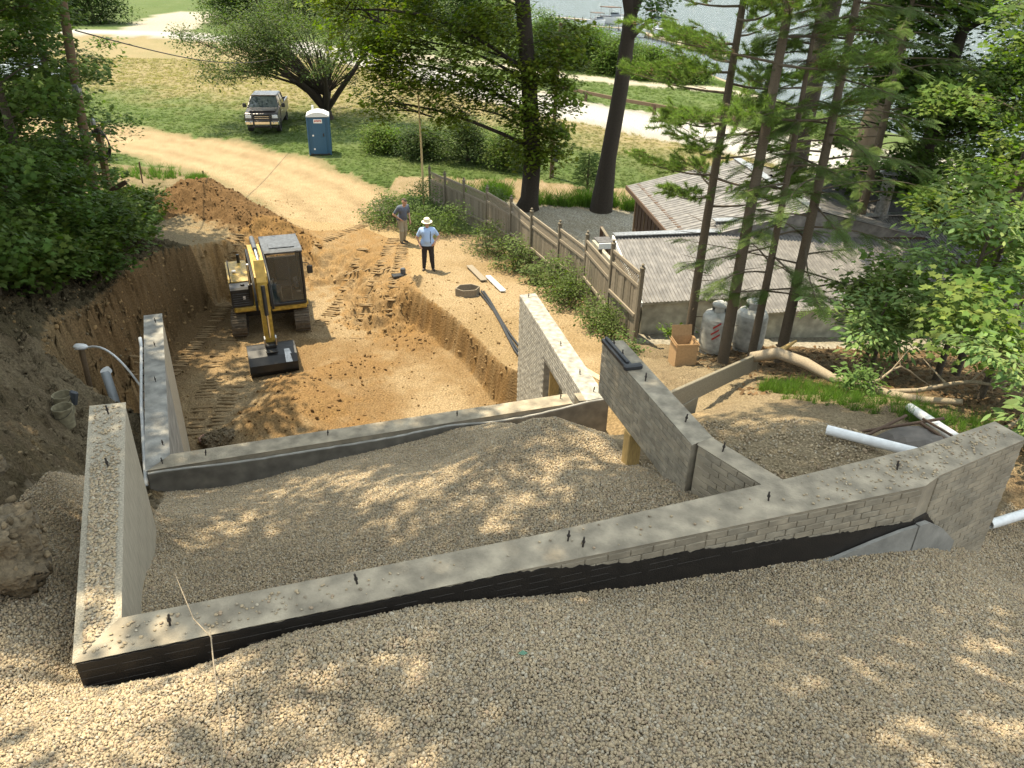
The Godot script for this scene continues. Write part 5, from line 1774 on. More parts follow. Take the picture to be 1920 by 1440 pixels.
func make_truck(label: String, at: Vector3, turn: float, paint: String, guard: bool) -> void:
	var t := thing("pickup_truck", label, "truck", at, turn)
	# local +z forward, origin under the middle
	var mb := MB.new()
	# hood and front
	side_prism(mb, [[1.55, 0.55], [2.78, 0.5], [2.86, 0.75], [2.86, 1.12], [2.75, 1.2], [1.55, 1.32]], -0.95, 0.95)
	side_prism(mb, [[-0.95, 0.5], [1.55, 0.5], [1.55, 1.32], [-0.95, 1.32]], -0.98, 0.98)
	part(t, "body", mb.mesh(), M[paint])
	mb = MB.new()
	mb.box(Vector3(0, 1.3, 2.2), Vector3(1.5, 0.06, 1.1), 0.03)
	part(t, "hood", mb.mesh(), M[paint])
	mb = MB.new()
	for s in [-1, 1]:
		mb.box(Vector3(s * 0.93, 0.95, -1.95), Vector3(0.09, 0.78, 2.0), 0.03)
	mb.box(Vector3(0, 0.95, -2.95), Vector3(1.9, 0.7, 0.07), 0.02)
	mb.box(Vector3(0, 0.62, -1.95), Vector3(1.8, 0.06, 2.0), 0.01)
	part(t, "cargo_bed", mb.mesh(), M[paint])
	# cabin: pillars and roof
	mb = MB.new()
	mb.prism(pl([[-0.78, 1.88], [0.78, 1.88], [0.72, 1.95], [-0.72, 1.95]]), -0.85, 0.95)
	for s in [-1, 1]:
		beam(mb, Vector3(s * 0.93, 1.3, 1.6), Vector3(s * 0.74, 1.9, 0.9), 0.07, 0.07)
		beam(mb, Vector3(s * 0.95, 1.3, 0.35), Vector3(s * 0.76, 1.9, 0.3), 0.1, 0.05)
		beam(mb, Vector3(s * 0.93, 1.3, -0.9), Vector3(s * 0.76, 1.9, -0.8), 0.09, 0.09)
	part(t, "cabin_roof", mb.mesh(), M[paint])
	mb = MB.new()
	mb.outq(Vector3(-0.9, 1.32, 1.57), Vector3(0.9, 1.32, 1.57), Vector3(0.72, 1.9, 0.92), Vector3(-0.72, 1.9, 0.92), Vector3.ZERO)
	part(t, "windshield", mb.mesh(), M["glass_dark"])
	for s in [-1, 1]:
		for q in [[0.42, 1.45, 0.95], [-0.85, 0.28, -0.8]]:
			mb = MB.new()
			mb.outq(Vector3(s * 0.95, 1.33, q[0]), Vector3(s * 0.95, 1.33, q[1]), Vector3(s * 0.775, 1.88, minf(q[1], q[2]) if q[0] > 0 else q[1]), Vector3(s * 0.775, 1.88, q[0]), Vector3(0, 1.5, 0))
			part(t, "side_window", mb.mesh(), M["glass_dark"])
		mb = MB.new()
		mb.box(Vector3(s * 1.14, 1.42, 1.35), Vector3(0.22, 0.24, 0.1), 0.04)
		mb.box(Vector3(s * 1.0, 1.36, 1.35), Vector3(0.15, 0.06, 0.06), 0.02)
		part(t, "mirror", mb.mesh(), M["machine_black"])
		mb = MB.new()
		mb.box(Vector3(s * 0.76, 1.0, 2.86), Vector3(0.34, 0.2, 0.05), 0.03)
		part(t, "headlight", mb.mesh(), M["lamp_clear"])
		mb = MB.new()
		mb.box(Vector3(s * 0.985, 1.02, 0.75), Vector3(0.02, 0.05, 0.2), 0.008)
		part(t, "door_handle", mb.mesh(), M["chrome"])
		wheel(t, Vector3(s * 0.83, 0.4, 2.0), 0.4, 0.27)
		wheel(t, Vector3(s * 0.83, 0.4, -1.75), 0.4, 0.27)
		mb = MB.new()
		mb.box(Vector3(s * 0.66, 0.66, 2.93), Vector3(0.16, 0.1, 0.04), 0.02)
		part(t, "fog_lamp", mb.mesh(), M["lamp_clear"])
	mb = MB.new()
	mb.box(Vector3(0, 1.0, 2.865), Vector3(1.1, 0.3, 0.03), 0.01)
	part(t, "grille", mb.mesh(), M["machine_black"])
	for k in 3:
		mb = MB.new()
		mb.box(Vector3(0, 0.9 + k * 0.1, 2.885), Vector3(1.08, 0.03, 0.02), 0.006)
		part(t, "grille_bar", mb.mesh(), M["chrome"])
	mb = MB.new()
	mb.box(Vector3(0, 0.64, 2.88), Vector3(1.94, 0.24, 0.14), 0.05)
	part(t, "bumper", mb.mesh(), M["chrome"])
	mb = MB.new()
	mb.box(Vector3(0, 0.43, 2.8), Vector3(1.7, 0.16, 0.1), 0.03)
	part(t, "air_dam", mb.mesh(), M["machine_black"])
	if guard:
		var g := MB.new()
		for s in [-1, 1]:
			g.box(Vector3(s * 0.48, 0.78, 3.04), Vector3(0.07, 0.85, 0.12), 0.02)
		for y in [0.5, 0.78, 1.14]:
			g.tube([Vector3(-0.5, y, 3.05), Vector3(0.5, y, 3.05)], [0.035], 10)
		for s in [-1, 1]:
			g.tube([Vector3(s * 0.5, 1.15, 3.05), Vector3(s * 0.95, 1.15, 2.98), Vector3(s * 0.97, 0.85, 2.98), Vector3(s * 0.5, 0.83, 3.04)], [0.03], 8)
		part(t, "grille_guard", g.mesh(), M["machine_black"])

func make_vehicles():
	make_truck("dark brown pickup truck with black grille guard parked on the lawn", Vector3(-15.75, 0.02, -50.3), 0.17, "truck_paint", true)
	make_truck("white pickup truck far left partly hidden by leaves and the utility pole", Vector3(-40.0, 0.02, -66.5), 1.25, "truck_white", false)
	# portable toilet
	var t := thing("portable_toilet", "dark blue portable toilet with white roof on the lawn edge", "toilet", on(-10.75, -42.8), 0.2)
	var mb := MB.new()
	mb.box(Vector3(0, 1.02, 0), Vector3(1.1, 1.94, 1.12), 0.03)
	part(t, "cabin", mb.mesh(), M["toilet_blue"])
	mb = MB.new()
	mb.box(Vector3(0, 0.06, 0), Vector3(1.16, 0.12, 1.18), 0.02)
	part(t, "base", mb.mesh(), M["machine_black"])
	mb = MB.new()
	for s in [-1, 1]:
		mb.box(Vector3(s * 0.55, 1.02, 0.56), Vector3(0.09, 1.98, 0.09), 0.02)
		mb.box(Vector3(s * 0.55, 1.02, -0.56), Vector3(0.09, 1.98, 0.09), 0.02)
	part(t, "corner_post", mb.mesh(), M["toilet_blue"])
	mb = MB.new()
	mb.prism(pl([[-0.6, 1.99], [0.6, 1.99], [0.58, 2.06], [0.3, 2.19], [0.0, 2.24], [-0.3, 2.19], [-0.58, 2.06]]), -0.6, 0.6)
	part(t, "roof", mb.mesh(), M["toilet_roof"])
	mb = MB.new()
	mb.box(Vector3(0.02, 1.0, 0.575), Vector3(0.72, 1.82, 0.03), 0.012)
	var dr := part(t, "door", mb.mesh(), M["toilet_blue"])
	mb = MB.new()
	mb.box(Vector3(0.24, 1.08, 0.6), Vector3(0.07, 0.16, 0.03), 0.01)
	part(dr, "latch", mb.mesh(), M["machine_black"])
	for q in [[-0.3, 1.05], [-0.28, 0.35]]:
		mb = MB.new()
		mb.box(Vector3(q[0], q[1], 0.594), Vector3(0.08, 0.08, 0.006), 0.0)
		part(dr, "decal", mb.mesh(), M["sign_white"])
	mb = MB.new()
	mb.box(Vector3(0, 1.78, 0.596), Vector3(0.44, 0.2, 0.008), 0.0)
	var sg := part(dr, "sign", mb.mesh(), M["sign_white"])
	mb = MB.new()
	for k in 7:
		mb.box(Vector3(-0.155 + k * 0.052, 1.79 + 0.008 * (k % 3), 0.6015), Vector3(0.034 if k % 3 else 0.044, 0.09 - 0.012 * (k % 2), 0.002), 0.0)
	part(sg, "red_print", mb.mesh(), M["red_paint"])
	mb = MB.new()
	mb.tube([Vector3(-0.25, 2.1, -0.35), Vector3(-0.25, 2.45, -0.35)], [0.06], 10)
	part(t, "vent_pipe", mb.mesh(), M["toilet_roof"])
# ---------------------------------------------------------------- people: distance field of tapered bones, meshed as surface nets
func field_mesh(bones: Array, cell: float, blend: float) -> ArrayMesh:
	# bones: [a, b, ra, rb]
	var lo := Vector3(1e9, 1e9, 1e9)
	var hi := -lo
	for b in bones:
		var m := maxf(b[2], b[3]) + cell * 2.0
		lo = lo.min(b[0] - Vector3.ONE * m).min(b[1] - Vector3.ONE * m)
		hi = hi.max(b[0] + Vector3.ONE * m).max(b[1] + Vector3.ONE * m)
	var n := Vector3i(((hi - lo) / cell).ceil()) + Vector3i.ONE
	var val := PackedFloat32Array()
	val.resize(n.x * n.y * n.z)
	val.fill(9.0)
	for b in bones:
		var a: Vector3 = b[0]
		var d: Vector3 = b[1] - a
		var dd := maxf(d.length_squared(), 1e-9)
		var ra: float = b[2]
		var rb: float = b[3]
		var m := maxf(ra, rb) + blend + cell * 2.0
		var l := Vector3i(((a.min(b[1]) - Vector3.ONE * m - lo) / cell).floor()).clamp(Vector3i.ZERO, n - Vector3i.ONE)
		var h := Vector3i(((a.max(b[1]) + Vector3.ONE * m - lo) / cell).ceil()).clamp(Vector3i.ZERO, n - Vector3i.ONE)
		for z in range(l.z, h.z + 1):
			for y in range(l.y, h.y + 1):
				for x in range(l.x, h.x + 1):
					var p := lo + Vector3(x, y, z) * cell - a
					var t := clampf(p.dot(d) / dd, 0.0, 1.0)
					var v := (p - d * t).length() - lerpf(ra, rb, t)
					var k := (z * n.y + y) * n.x + x
					var o := val[k]
					if o > 8.0:
						val[k] = v
					else:
						var e := clampf(0.5 + 0.5 * (o - v) / blend, 0.0, 1.0)
						val[k] = lerpf(o, v, e) - blend * e * (1.0 - e)
	var mb := MB.new()
	var at := {}
	for z in n.z - 1:
		for y in n.y - 1:
			for x in n.x - 1:
				var k := (z * n.y + y) * n.x + x
				var neg := 0
				for c in 8:
					if val[k + (c & 1) + ((c >> 1) & 1) * n.x + ((c >> 2) & 1) * n.x * n.y] < 0.0: neg += 1
				if neg == 0 or neg == 8: continue
				var s := Vector3.ZERO
				var cnt := 0
				for e in [[0, 1], [2, 3], [4, 5], [6, 7], [0, 2], [1, 3], [4, 6], [5, 7], [0, 4], [1, 5], [2, 6], [3, 7]]:
					var va := val[k + (e[0] & 1) + ((e[0] >> 1) & 1) * n.x + ((e[0] >> 2) & 1) * n.x * n.y]
					var vb := val[k + (e[1] & 1) + ((e[1] >> 1) & 1) * n.x + ((e[1] >> 2) & 1) * n.x * n.y]
					if (va < 0.0) != (vb < 0.0):
						var t := va / (va - vb)
						var pa := Vector3(e[0] & 1, (e[0] >> 1) & 1, (e[0] >> 2) & 1)
						var pb := Vector3(e[1] & 1, (e[1] >> 1) & 1, (e[1] >> 2) & 1)
						s += pa.lerp(pb, t)
						cnt += 1
				at[k] = mb.vert(lo + (Vector3(x, y, z) + s / cnt) * cell, Vector3.ZERO)
	var sx := 1
	var sy := n.x
	var sz := n.x * n.y
	for k in at:
		var x: int = k % n.x
		var y: int = (k / n.x) % n.y
		var z: int = k / sz
		for q in [[sx, sy, sz, x < n.x - 1 and y > 0 and z > 0], [sy, sz, sx, y < n.y - 1 and x > 0 and z > 0], [sz, sx, sy, z < n.z - 1 and x > 0 and y > 0]]:
			if not q[3]: continue
			var a := val[k]
			var b := val[k + q[0]]
			if (a < 0.0) == (b < 0.0): continue
			var i0: int = at.get(k, -1)
			var i1: int = at.get(k - q[1], -1)
			var i2: int = at.get(k - q[1] - q[2], -1)
			var i3: int = at.get(k - q[2], -1)
			if i0 < 0 or i1 < 0 or i2 < 0 or i3 < 0: continue
			var f := [i0, i1, i2, i0, i2, i3] if a < 0.0 else [i0, i2, i1, i0, i3, i2]
			for g in [0, 3]:
				var p0: int = f[g]
				var p1: int = f[g + 1]
				var p2: int = f[g + 2]
				var nn := (mb.v[p1] - mb.v[p0]).cross(mb.v[p2] - mb.v[p0])
				mb.n[p0] += nn; mb.n[p1] += nn; mb.n[p2] += nn
				mb.x.append(p0); mb.x.append(p2); mb.x.append(p1)
	for i in mb.n.size(): mb.n[i] = mb.n[i].normalized()
	return mb.mesh()

func hand_bones(wrist: Vector3, dir: Vector3, palm_n: Vector3) -> Array:
	# palm with five bent fingers
	var side := dir.cross(palm_n).normalized()
	var b := []
	var pe := wrist + dir * 0.085
	b.append([wrist, pe, 0.026, 0.03])
	b.append([wrist + side * 0.02, pe + side * 0.025, 0.022, 0.02])
	b.append([wrist - side * 0.02, pe - side * 0.025, 0.022, 0.02])
	var ln := [0.07, 0.08, 0.075, 0.06]
	for i in 4:
		var r := pe + side * (0.033 - 0.022 * i)
		var m: Vector3 = r + dir * ln[i] * 0.5 + palm_n * 0.012
		b.append([r, m, 0.0105, 0.0095])
		b.append([m, m + (dir * 0.6 + palm_n * 0.6).normalized() * ln[i] * 0.5, 0.0095, 0.008])
	var tb := wrist + dir * 0.03 + side * 0.03
	var tm := tb + (dir * 0.7 + side * 0.7).normalized() * 0.04
	b.append([tb, tm, 0.013, 0.011])
	b.append([tm, tm + (dir * 0.95 + palm_n * 0.3).normalized() * 0.032, 0.011, 0.009])
	return b

func head_bones(c: Vector3, f: Vector3) -> Array:
	var r := f.cross(Vector3.UP).normalized()
	var b := [[c + Vector3.UP * 0.03 - f * 0.015, c + Vector3.UP * 0.03 + f * 0.01, 0.095, 0.09], [c - Vector3.UP * 0.05 + f * 0.025, c - Vector3.UP * 0.075 + f * 0.045, 0.066, 0.042], [c + f * 0.095 + Vector3.UP * 0.012, c + f * 0.118 - Vector3.UP * 0.022, 0.009, 0.015], [c + f * 0.085 - Vector3.UP * 0.062 - r * 0.018, c + f * 0.085 - Vector3.UP * 0.062 + r * 0.018, 0.012, 0.012]]
	for s in [-1, 1]:
		b.append([c + r * s * 0.088 + Vector3.UP * 0.02, c + r * s * 0.092 - Vector3.UP * 0.025, 0.016, 0.012])
		b.append([c + f * 0.088 + r * s * 0.045 + Vector3.UP * 0.035, c + f * 0.092 + r * s * 0.02 + Vector3.UP * 0.035, 0.012, 0.012])
	return b

func person(label: String, at: Vector3, turn: float, pose: Dictionary) -> Node3D:
	var t := thing("person", label, "person", at, turn, "people on the plot")
	var f := Vector3(0, 0, 1)
	# joints: local +z is where the person faces
	var hip: Vector3 = pose.hip
	var ch: Vector3 = pose.chest
	var nk: Vector3 = pose.neck
	var hd: Vector3 = pose.head
	var hf: Vector3 = pose.face.normalized()
	var g: float = pose.girth
	var torso := [[hip + Vector3(-0.07, 0, 0), hip + Vector3(0.07, 0, 0), 0.125 * g, 0.125 * g], [hip, ch, 0.125 * g, 0.14 * g], [hip.lerp(ch, 0.35) + f * 0.05 * g, hip.lerp(ch, 0.65) + f * 0.04 * g, 0.125 * g, 0.12 * g], [ch + Vector3(-0.09, 0.05, 0), ch + Vector3(0.09, 0.05, 0), 0.12 * g, 0.12 * g], [ch + Vector3(-0.15, 0.12, 0), ch + Vector3(0.15, 0.12, 0), 0.075, 0.075]]
	var legs := []
	var feet := []
	var arms := []
	var sleeves := []
	var hands := []
	for s in [0, 1]:
		var L: Array = pose.legs[s]
		legs.append([L[0], L[1], 0.092, 0.062]); legs.append([L[1], L[2], 0.06, 0.042])
		legs.append([L[1] + Vector3(0, -0.08, -0.02), L[1] + Vector3(0, -0.2, -0.025), 0.05, 0.045])
		feet.append([L[2] + Vector3(0, -0.04, -0.04), L[2] + Vector3(0, -0.05, 0.0), 0.045, 0.045])
		feet.append([L[2] + Vector3(0, -0.055, 0.0), L[2] + L[3] * 0.17 + Vector3(0, -0.065, 0), 0.042, 0.034])
		var A: Array = pose.arms[s]
		arms.append([A[0], A[1], 0.05, 0.04]); arms.append([A[1], A[2], 0.04, 0.028])
		sleeves.append([A[0] + Vector3(0, 0.01, 0), A[0].lerp(A[1], 0.72), 0.068, 0.062])
		hands += hand_bones(A[2], (A[2] - A[1]).normalized(), A[3])
	var neck := [[nk - Vector3(0, 0.04, 0), hd - Vector3(0, 0.04, 0), 0.055, 0.05]]
	part(t, "body", field_mesh(torso + legs + arms + neck, 0.024, 0.04), M["skin"])
	part(t, "head", field_mesh(head_bones(hd, hf) + [[nk, hd - Vector3(0, 0.03, 0), 0.05, 0.048]], 0.009, 0.018), M["skin"])
	part(t, "hand", field_mesh(hands.slice(0, hands.size() / 2), 0.007, 0.008), M["skin"])
	part(t, "hand", field_mesh(hands.slice(hands.size() / 2), 0.007, 0.008), M["skin"])
	var grow := func(list: Array, d: float):
		var o := []
		for b in list: o.append([b[0], b[1], b[2] + d, b[3] + d])
		return o
	part(t, "shirt", field_mesh(grow.call(torso, 0.017) + sleeves + [[hip + Vector3(-0.06, -0.04, 0), hip + Vector3(0.06, -0.04, 0), 0.14 * g, 0.14 * g]], 0.02, 0.035), M[pose.shirt])
	part(t, "trousers", field_mesh(grow.call(legs, 0.02) + [[hip + Vector3(-0.06, -0.1, 0), hip + Vector3(0.06, -0.1, 0), 0.135 * g, 0.135 * g]], 0.02, 0.035), M[pose.trousers])
	part(t, "shoe", field_mesh(feet.slice(0, 2), 0.012, 0.02), M["shoe"])
	part(t, "shoe", field_mesh(feet.slice(2), 0.012, 0.02), M["shoe"])
	var eye := MB.new()
	var r := hf.cross(Vector3.UP).normalized()
	for s in [-1, 1]:
		eye.blob(hd + hf * 0.094 + r * s * 0.033 + Vector3.UP * 0.018, Vector3(0.011, 0.006, 0.008), 3, 0.0)
	part(t, "eye", eye.mesh(), M["hair"])
	if pose.hat:
		var m := MB.new()
		m.lathe([Vector2(0.175, 0.055), Vector2(0.18, 0.06), Vector2(0.112, 0.07), Vector2(0.108, 0.075), Vector2(0.098, 0.17), Vector2(0.07, 0.19), Vector2(0.0, 0.18)], 24)
		m.lathe([Vector2(0.0, 0.06), Vector2(0.18, 0.054)], 24)
		var h := part(t, "hat", m.mesh(), M["straw"], Transform3D(Basis.from_euler(Vector3(0.12, 0, 0.03)), hd))
		m = MB.new()
		m.lathe([Vector2(0.1115, 0.072), Vector2(0.1085, 0.1)], 24)
		part(h, "hat_band", m.mesh(), M["straw"])
	else:
		part(t, "hair", field_mesh([[hd + Vector3.UP * 0.055 - hf * 0.03, hd + Vector3.UP * 0.055 + hf * 0.025, 0.09, 0.078], [hd + Vector3.UP * 0.02 - hf * 0.05, hd - Vector3.UP * 0.03 - hf * 0.055, 0.07, 0.05]], 0.012, 0.02), M["hair"])
	return t

func make_people():
	var d := Vector3(0, -0.2, 1).normalized()
	# man in blue facing the walls, hands at his sides
	var p := person("person in straw hat, light blue shirt and dark trousers with hand on hip", on(-2.97, -25.0), 0.15, {
		hip = Vector3(0, 0.98, 0), chest = Vector3(0, 1.28, 0.01), neck = Vector3(0, 1.47, 0.01), head = Vector3(0, 1.635, 0.035), face = Vector3(-0.25, -0.25, 1), girth = 1.22, hat = true, shirt = "shirt_blue", trousers = "trousers_dark",
		legs = [[Vector3(-0.1, 0.92, 0), Vector3(-0.12, 0.5, 0.03), Vector3(-0.14, 0.1, 0), Vector3(-0.25, 0, 1)], [Vector3(0.1, 0.92, 0), Vector3(0.13, 0.5, 0.04), Vector3(0.16, 0.1, 0.04), Vector3(0.3, 0, 1)]],
		arms = [[Vector3(-0.21, 1.4, 0), Vector3(-0.34, 1.14, -0.05), Vector3(-0.26, 0.92, 0.06), Vector3(0.8, 0, 0.5).normalized()], [Vector3(0.21, 1.4, 0), Vector3(0.38, 1.16, -0.06), Vector3(0.24, 0.99, 0.1), Vector3(-0.6, 0, -0.6).normalized()]]})
	var m := MB.new()
	m.tube([Vector3(0.09, 1.0, 0.185), Vector3(0.095, 1.2, 0.195), Vector3(0.1, 1.38, 0.155), Vector3(0.1, 1.46, 0.03), Vector3(0.08, 1.4, -0.13), Vector3(0.05, 1.05, -0.17)], [0.017], 6)
	part(p, "suspender", m.mesh(), M["trousers_dark"])
	# man in grey bending slightly with a hand in his pocket
	person("person with bare head in dark grey shirt and khaki trousers standing by the fence shrubs", on(-4.2, -27.8), 0.75, {
		hip = Vector3(0, 0.96, -0.03), chest = Vector3(0, 1.25, 0.05), neck = Vector3(0, 1.43, 0.1), head = Vector3(0, 1.58, 0.17), face = Vector3(0.1, -0.3, 1), girth = 1.0, hat = false, shirt = "shirt_grey", trousers = "trousers_khaki",
		legs = [[Vector3(-0.09, 0.9, -0.02), Vector3(-0.1, 0.49, 0.06), Vector3(-0.1, 0.1, 0.02), Vector3(-0.1, 0, 1)], [Vector3(0.09, 0.9, -0.02), Vector3(0.1, 0.49, 0.0), Vector3(0.1, 0.1, -0.1), Vector3(0.2, 0, 1)]],
		arms = [[Vector3(-0.2, 1.36, 0.06), Vector3(-0.34, 1.12, -0.06), Vector3(-0.2, 0.98, 0.1), Vector3(0.7, 0, 0.4).normalized()], [Vector3(0.2, 1.36, 0.06), Vector3(0.27, 1.08, 0.02), Vector3(0.22, 0.86, 0.16), Vector3(-0.8, 0, 0.2).normalized()]]})
# ---------------------------------------------------------------- fence
var fence_posts := [[3.11, -17.98, 2.6], [2.6, -19.8, 2.1], [2.1, -22.1, 1.85], [1.4, -24.0, 1.6], [0.55, -26.2, 1.45], [-0.2, -28.4, 1.3], [-1.2, -30.4, 1.2], [-2.2, -31.9, 1.15], [-3.1, -33.2, 1.1], [-3.9, -34.4, 1.05]]

func make_fence():
	var f := thing("wooden_fence", "weathered wooden privacy fence with lattice top stepping down behind the bench", "fence")
	var wood := ["old_wood", "old_wood_b", "old_wood_c"]
	for i in fence_posts.size():
		var q: Array = fence_posts[i]
		var top: float = q[2] + 0.14
		if i > 0: top = maxf(top, fence_posts[i - 1][2] + 0.14)
		var lo := gy(q[0], q[1]) - 0.3
		var m := MB.new()
		m.box(Vector3(0, (lo + top) * 0.5, 0), Vector3(0.1, top - lo, 0.1), 0.008)
		m.lathe([Vector2(0.05, 0), Vector2(0.075, 0.02), Vector2(0.075, 0.05), Vector2(0.03, 0.09), Vector2(0.045, 0.13), Vector2(0, 0.17)], 10, Transform3D(Basis(), Vector3(0, top, 0)))
		part(f, "post", m.mesh(), M["old_wood_b"], Transform3D(Basis.from_euler(Vector3(rnd(-0.02, 0.02), 0.3, rnd(-0.02, 0.02))), Vector3(q[0], 0, q[1])))
	for i in fence_posts.size() - 1:
		var a := Vector3(fence_posts[i][0], fence_posts[i][2], fence_posts[i][1])
		var b := Vector3(fence_posts[i + 1][0], fence_posts[i][2], fence_posts[i + 1][1])
		var d := (b - a).normalized()
		var n := Vector3(-d.z, 0, d.x)
		if n.x > 0.0: n = -n
		a += d * 0.055; b -= d * 0.055
		for r in [[0.0, 0.05, 0.09, 0.0], [-0.34, 0.05, 0.09, 0.0], [-1.12, 0.05, 0.09, 0.035]]:
			var m := MB.new()
			beam(m, a + Vector3.UP * r[0] + n * r[3], b + Vector3.UP * r[0] + n * r[3], r[1], r[2], 0.006)
			part(f, "rail", m.mesh(), M["old_wood_c"])
		var ln := (b - a).length()
		var cnt := int(ln / 0.142)
		for k in cnt:
			var p := a + d * (k + 0.5) * ln / cnt
			var lo := minf(gy(p.x, p.z) - 0.05, a.y - 1.3)
			lo = maxf(lo, a.y - 2.3)
			var m := MB.new()
			m.box(Vector3.ZERO, Vector3(ln / cnt - 0.008, a.y - 0.36 - lo, 0.02), 0.003)
			part(f, "picket", m.mesh(), M[wood[rng.randi() % 3]], Transform3D(Basis(d, Vector3.UP, d.cross(Vector3.UP)), Vector3(p.x, (a.y - 0.36 + lo) * 0.5 + rnd(-0.02, 0.012), p.z) - n * rnd(0.0, 0.012)).rotated_local(n, rnd(-0.012, 0.012)))
		var lt := MB.new()
		var s := 0.0
		while s < ln:
			for sg in [-1, 1]:
				var p: Vector3 = a + d * s + Vector3.UP * (-0.3 if sg > 0 else -0.04) + n * 0.006 * sg
				var e: Vector3 = p + d * 0.26 + Vector3.UP * 0.26 * sg
				if s + 0.26 <= ln: beam(lt, p, e, 0.008, 0.028, 0.0)
			s += 0.09
		part(f, "lattice", lt.mesh(), M["old_wood_c"])

# ---------------------------------------------------------------- cabin
func corrugated(o: Vector3, u: Vector3, w: Vector3, nn: Vector3, u0: float, u1: float, w0: float, w1: float, pitch := 0.1, h := 0.022) -> ArrayMesh:
	var mb := MB.new()
	var s := u0
	var P := func(uu, ww, hh): return o + u * uu + w * ww + nn * hh
	while s < u1 - 0.001:
		var e := minf(s + pitch, u1)
		var k := [[s, 0.0], [s + pitch * 0.5, 0.0], [s + pitch * 0.62, h], [s + pitch * 0.86, h], [e, 0.0]]
		for i in 4:
			var a: float = minf(k[i][0], u1)
			var b: float = minf(k[i + 1][0], u1)
			if b - a < 1e-4: continue
			mb.outq(P.call(a, w0, k[i][1]), P.call(b, w0, k[i + 1][1]), P.call(b, w1, k[i + 1][1]), P.call(a, w1, k[i][1]), P.call(a, w0, -5.0))
		s += pitch
	return mb.mesh()

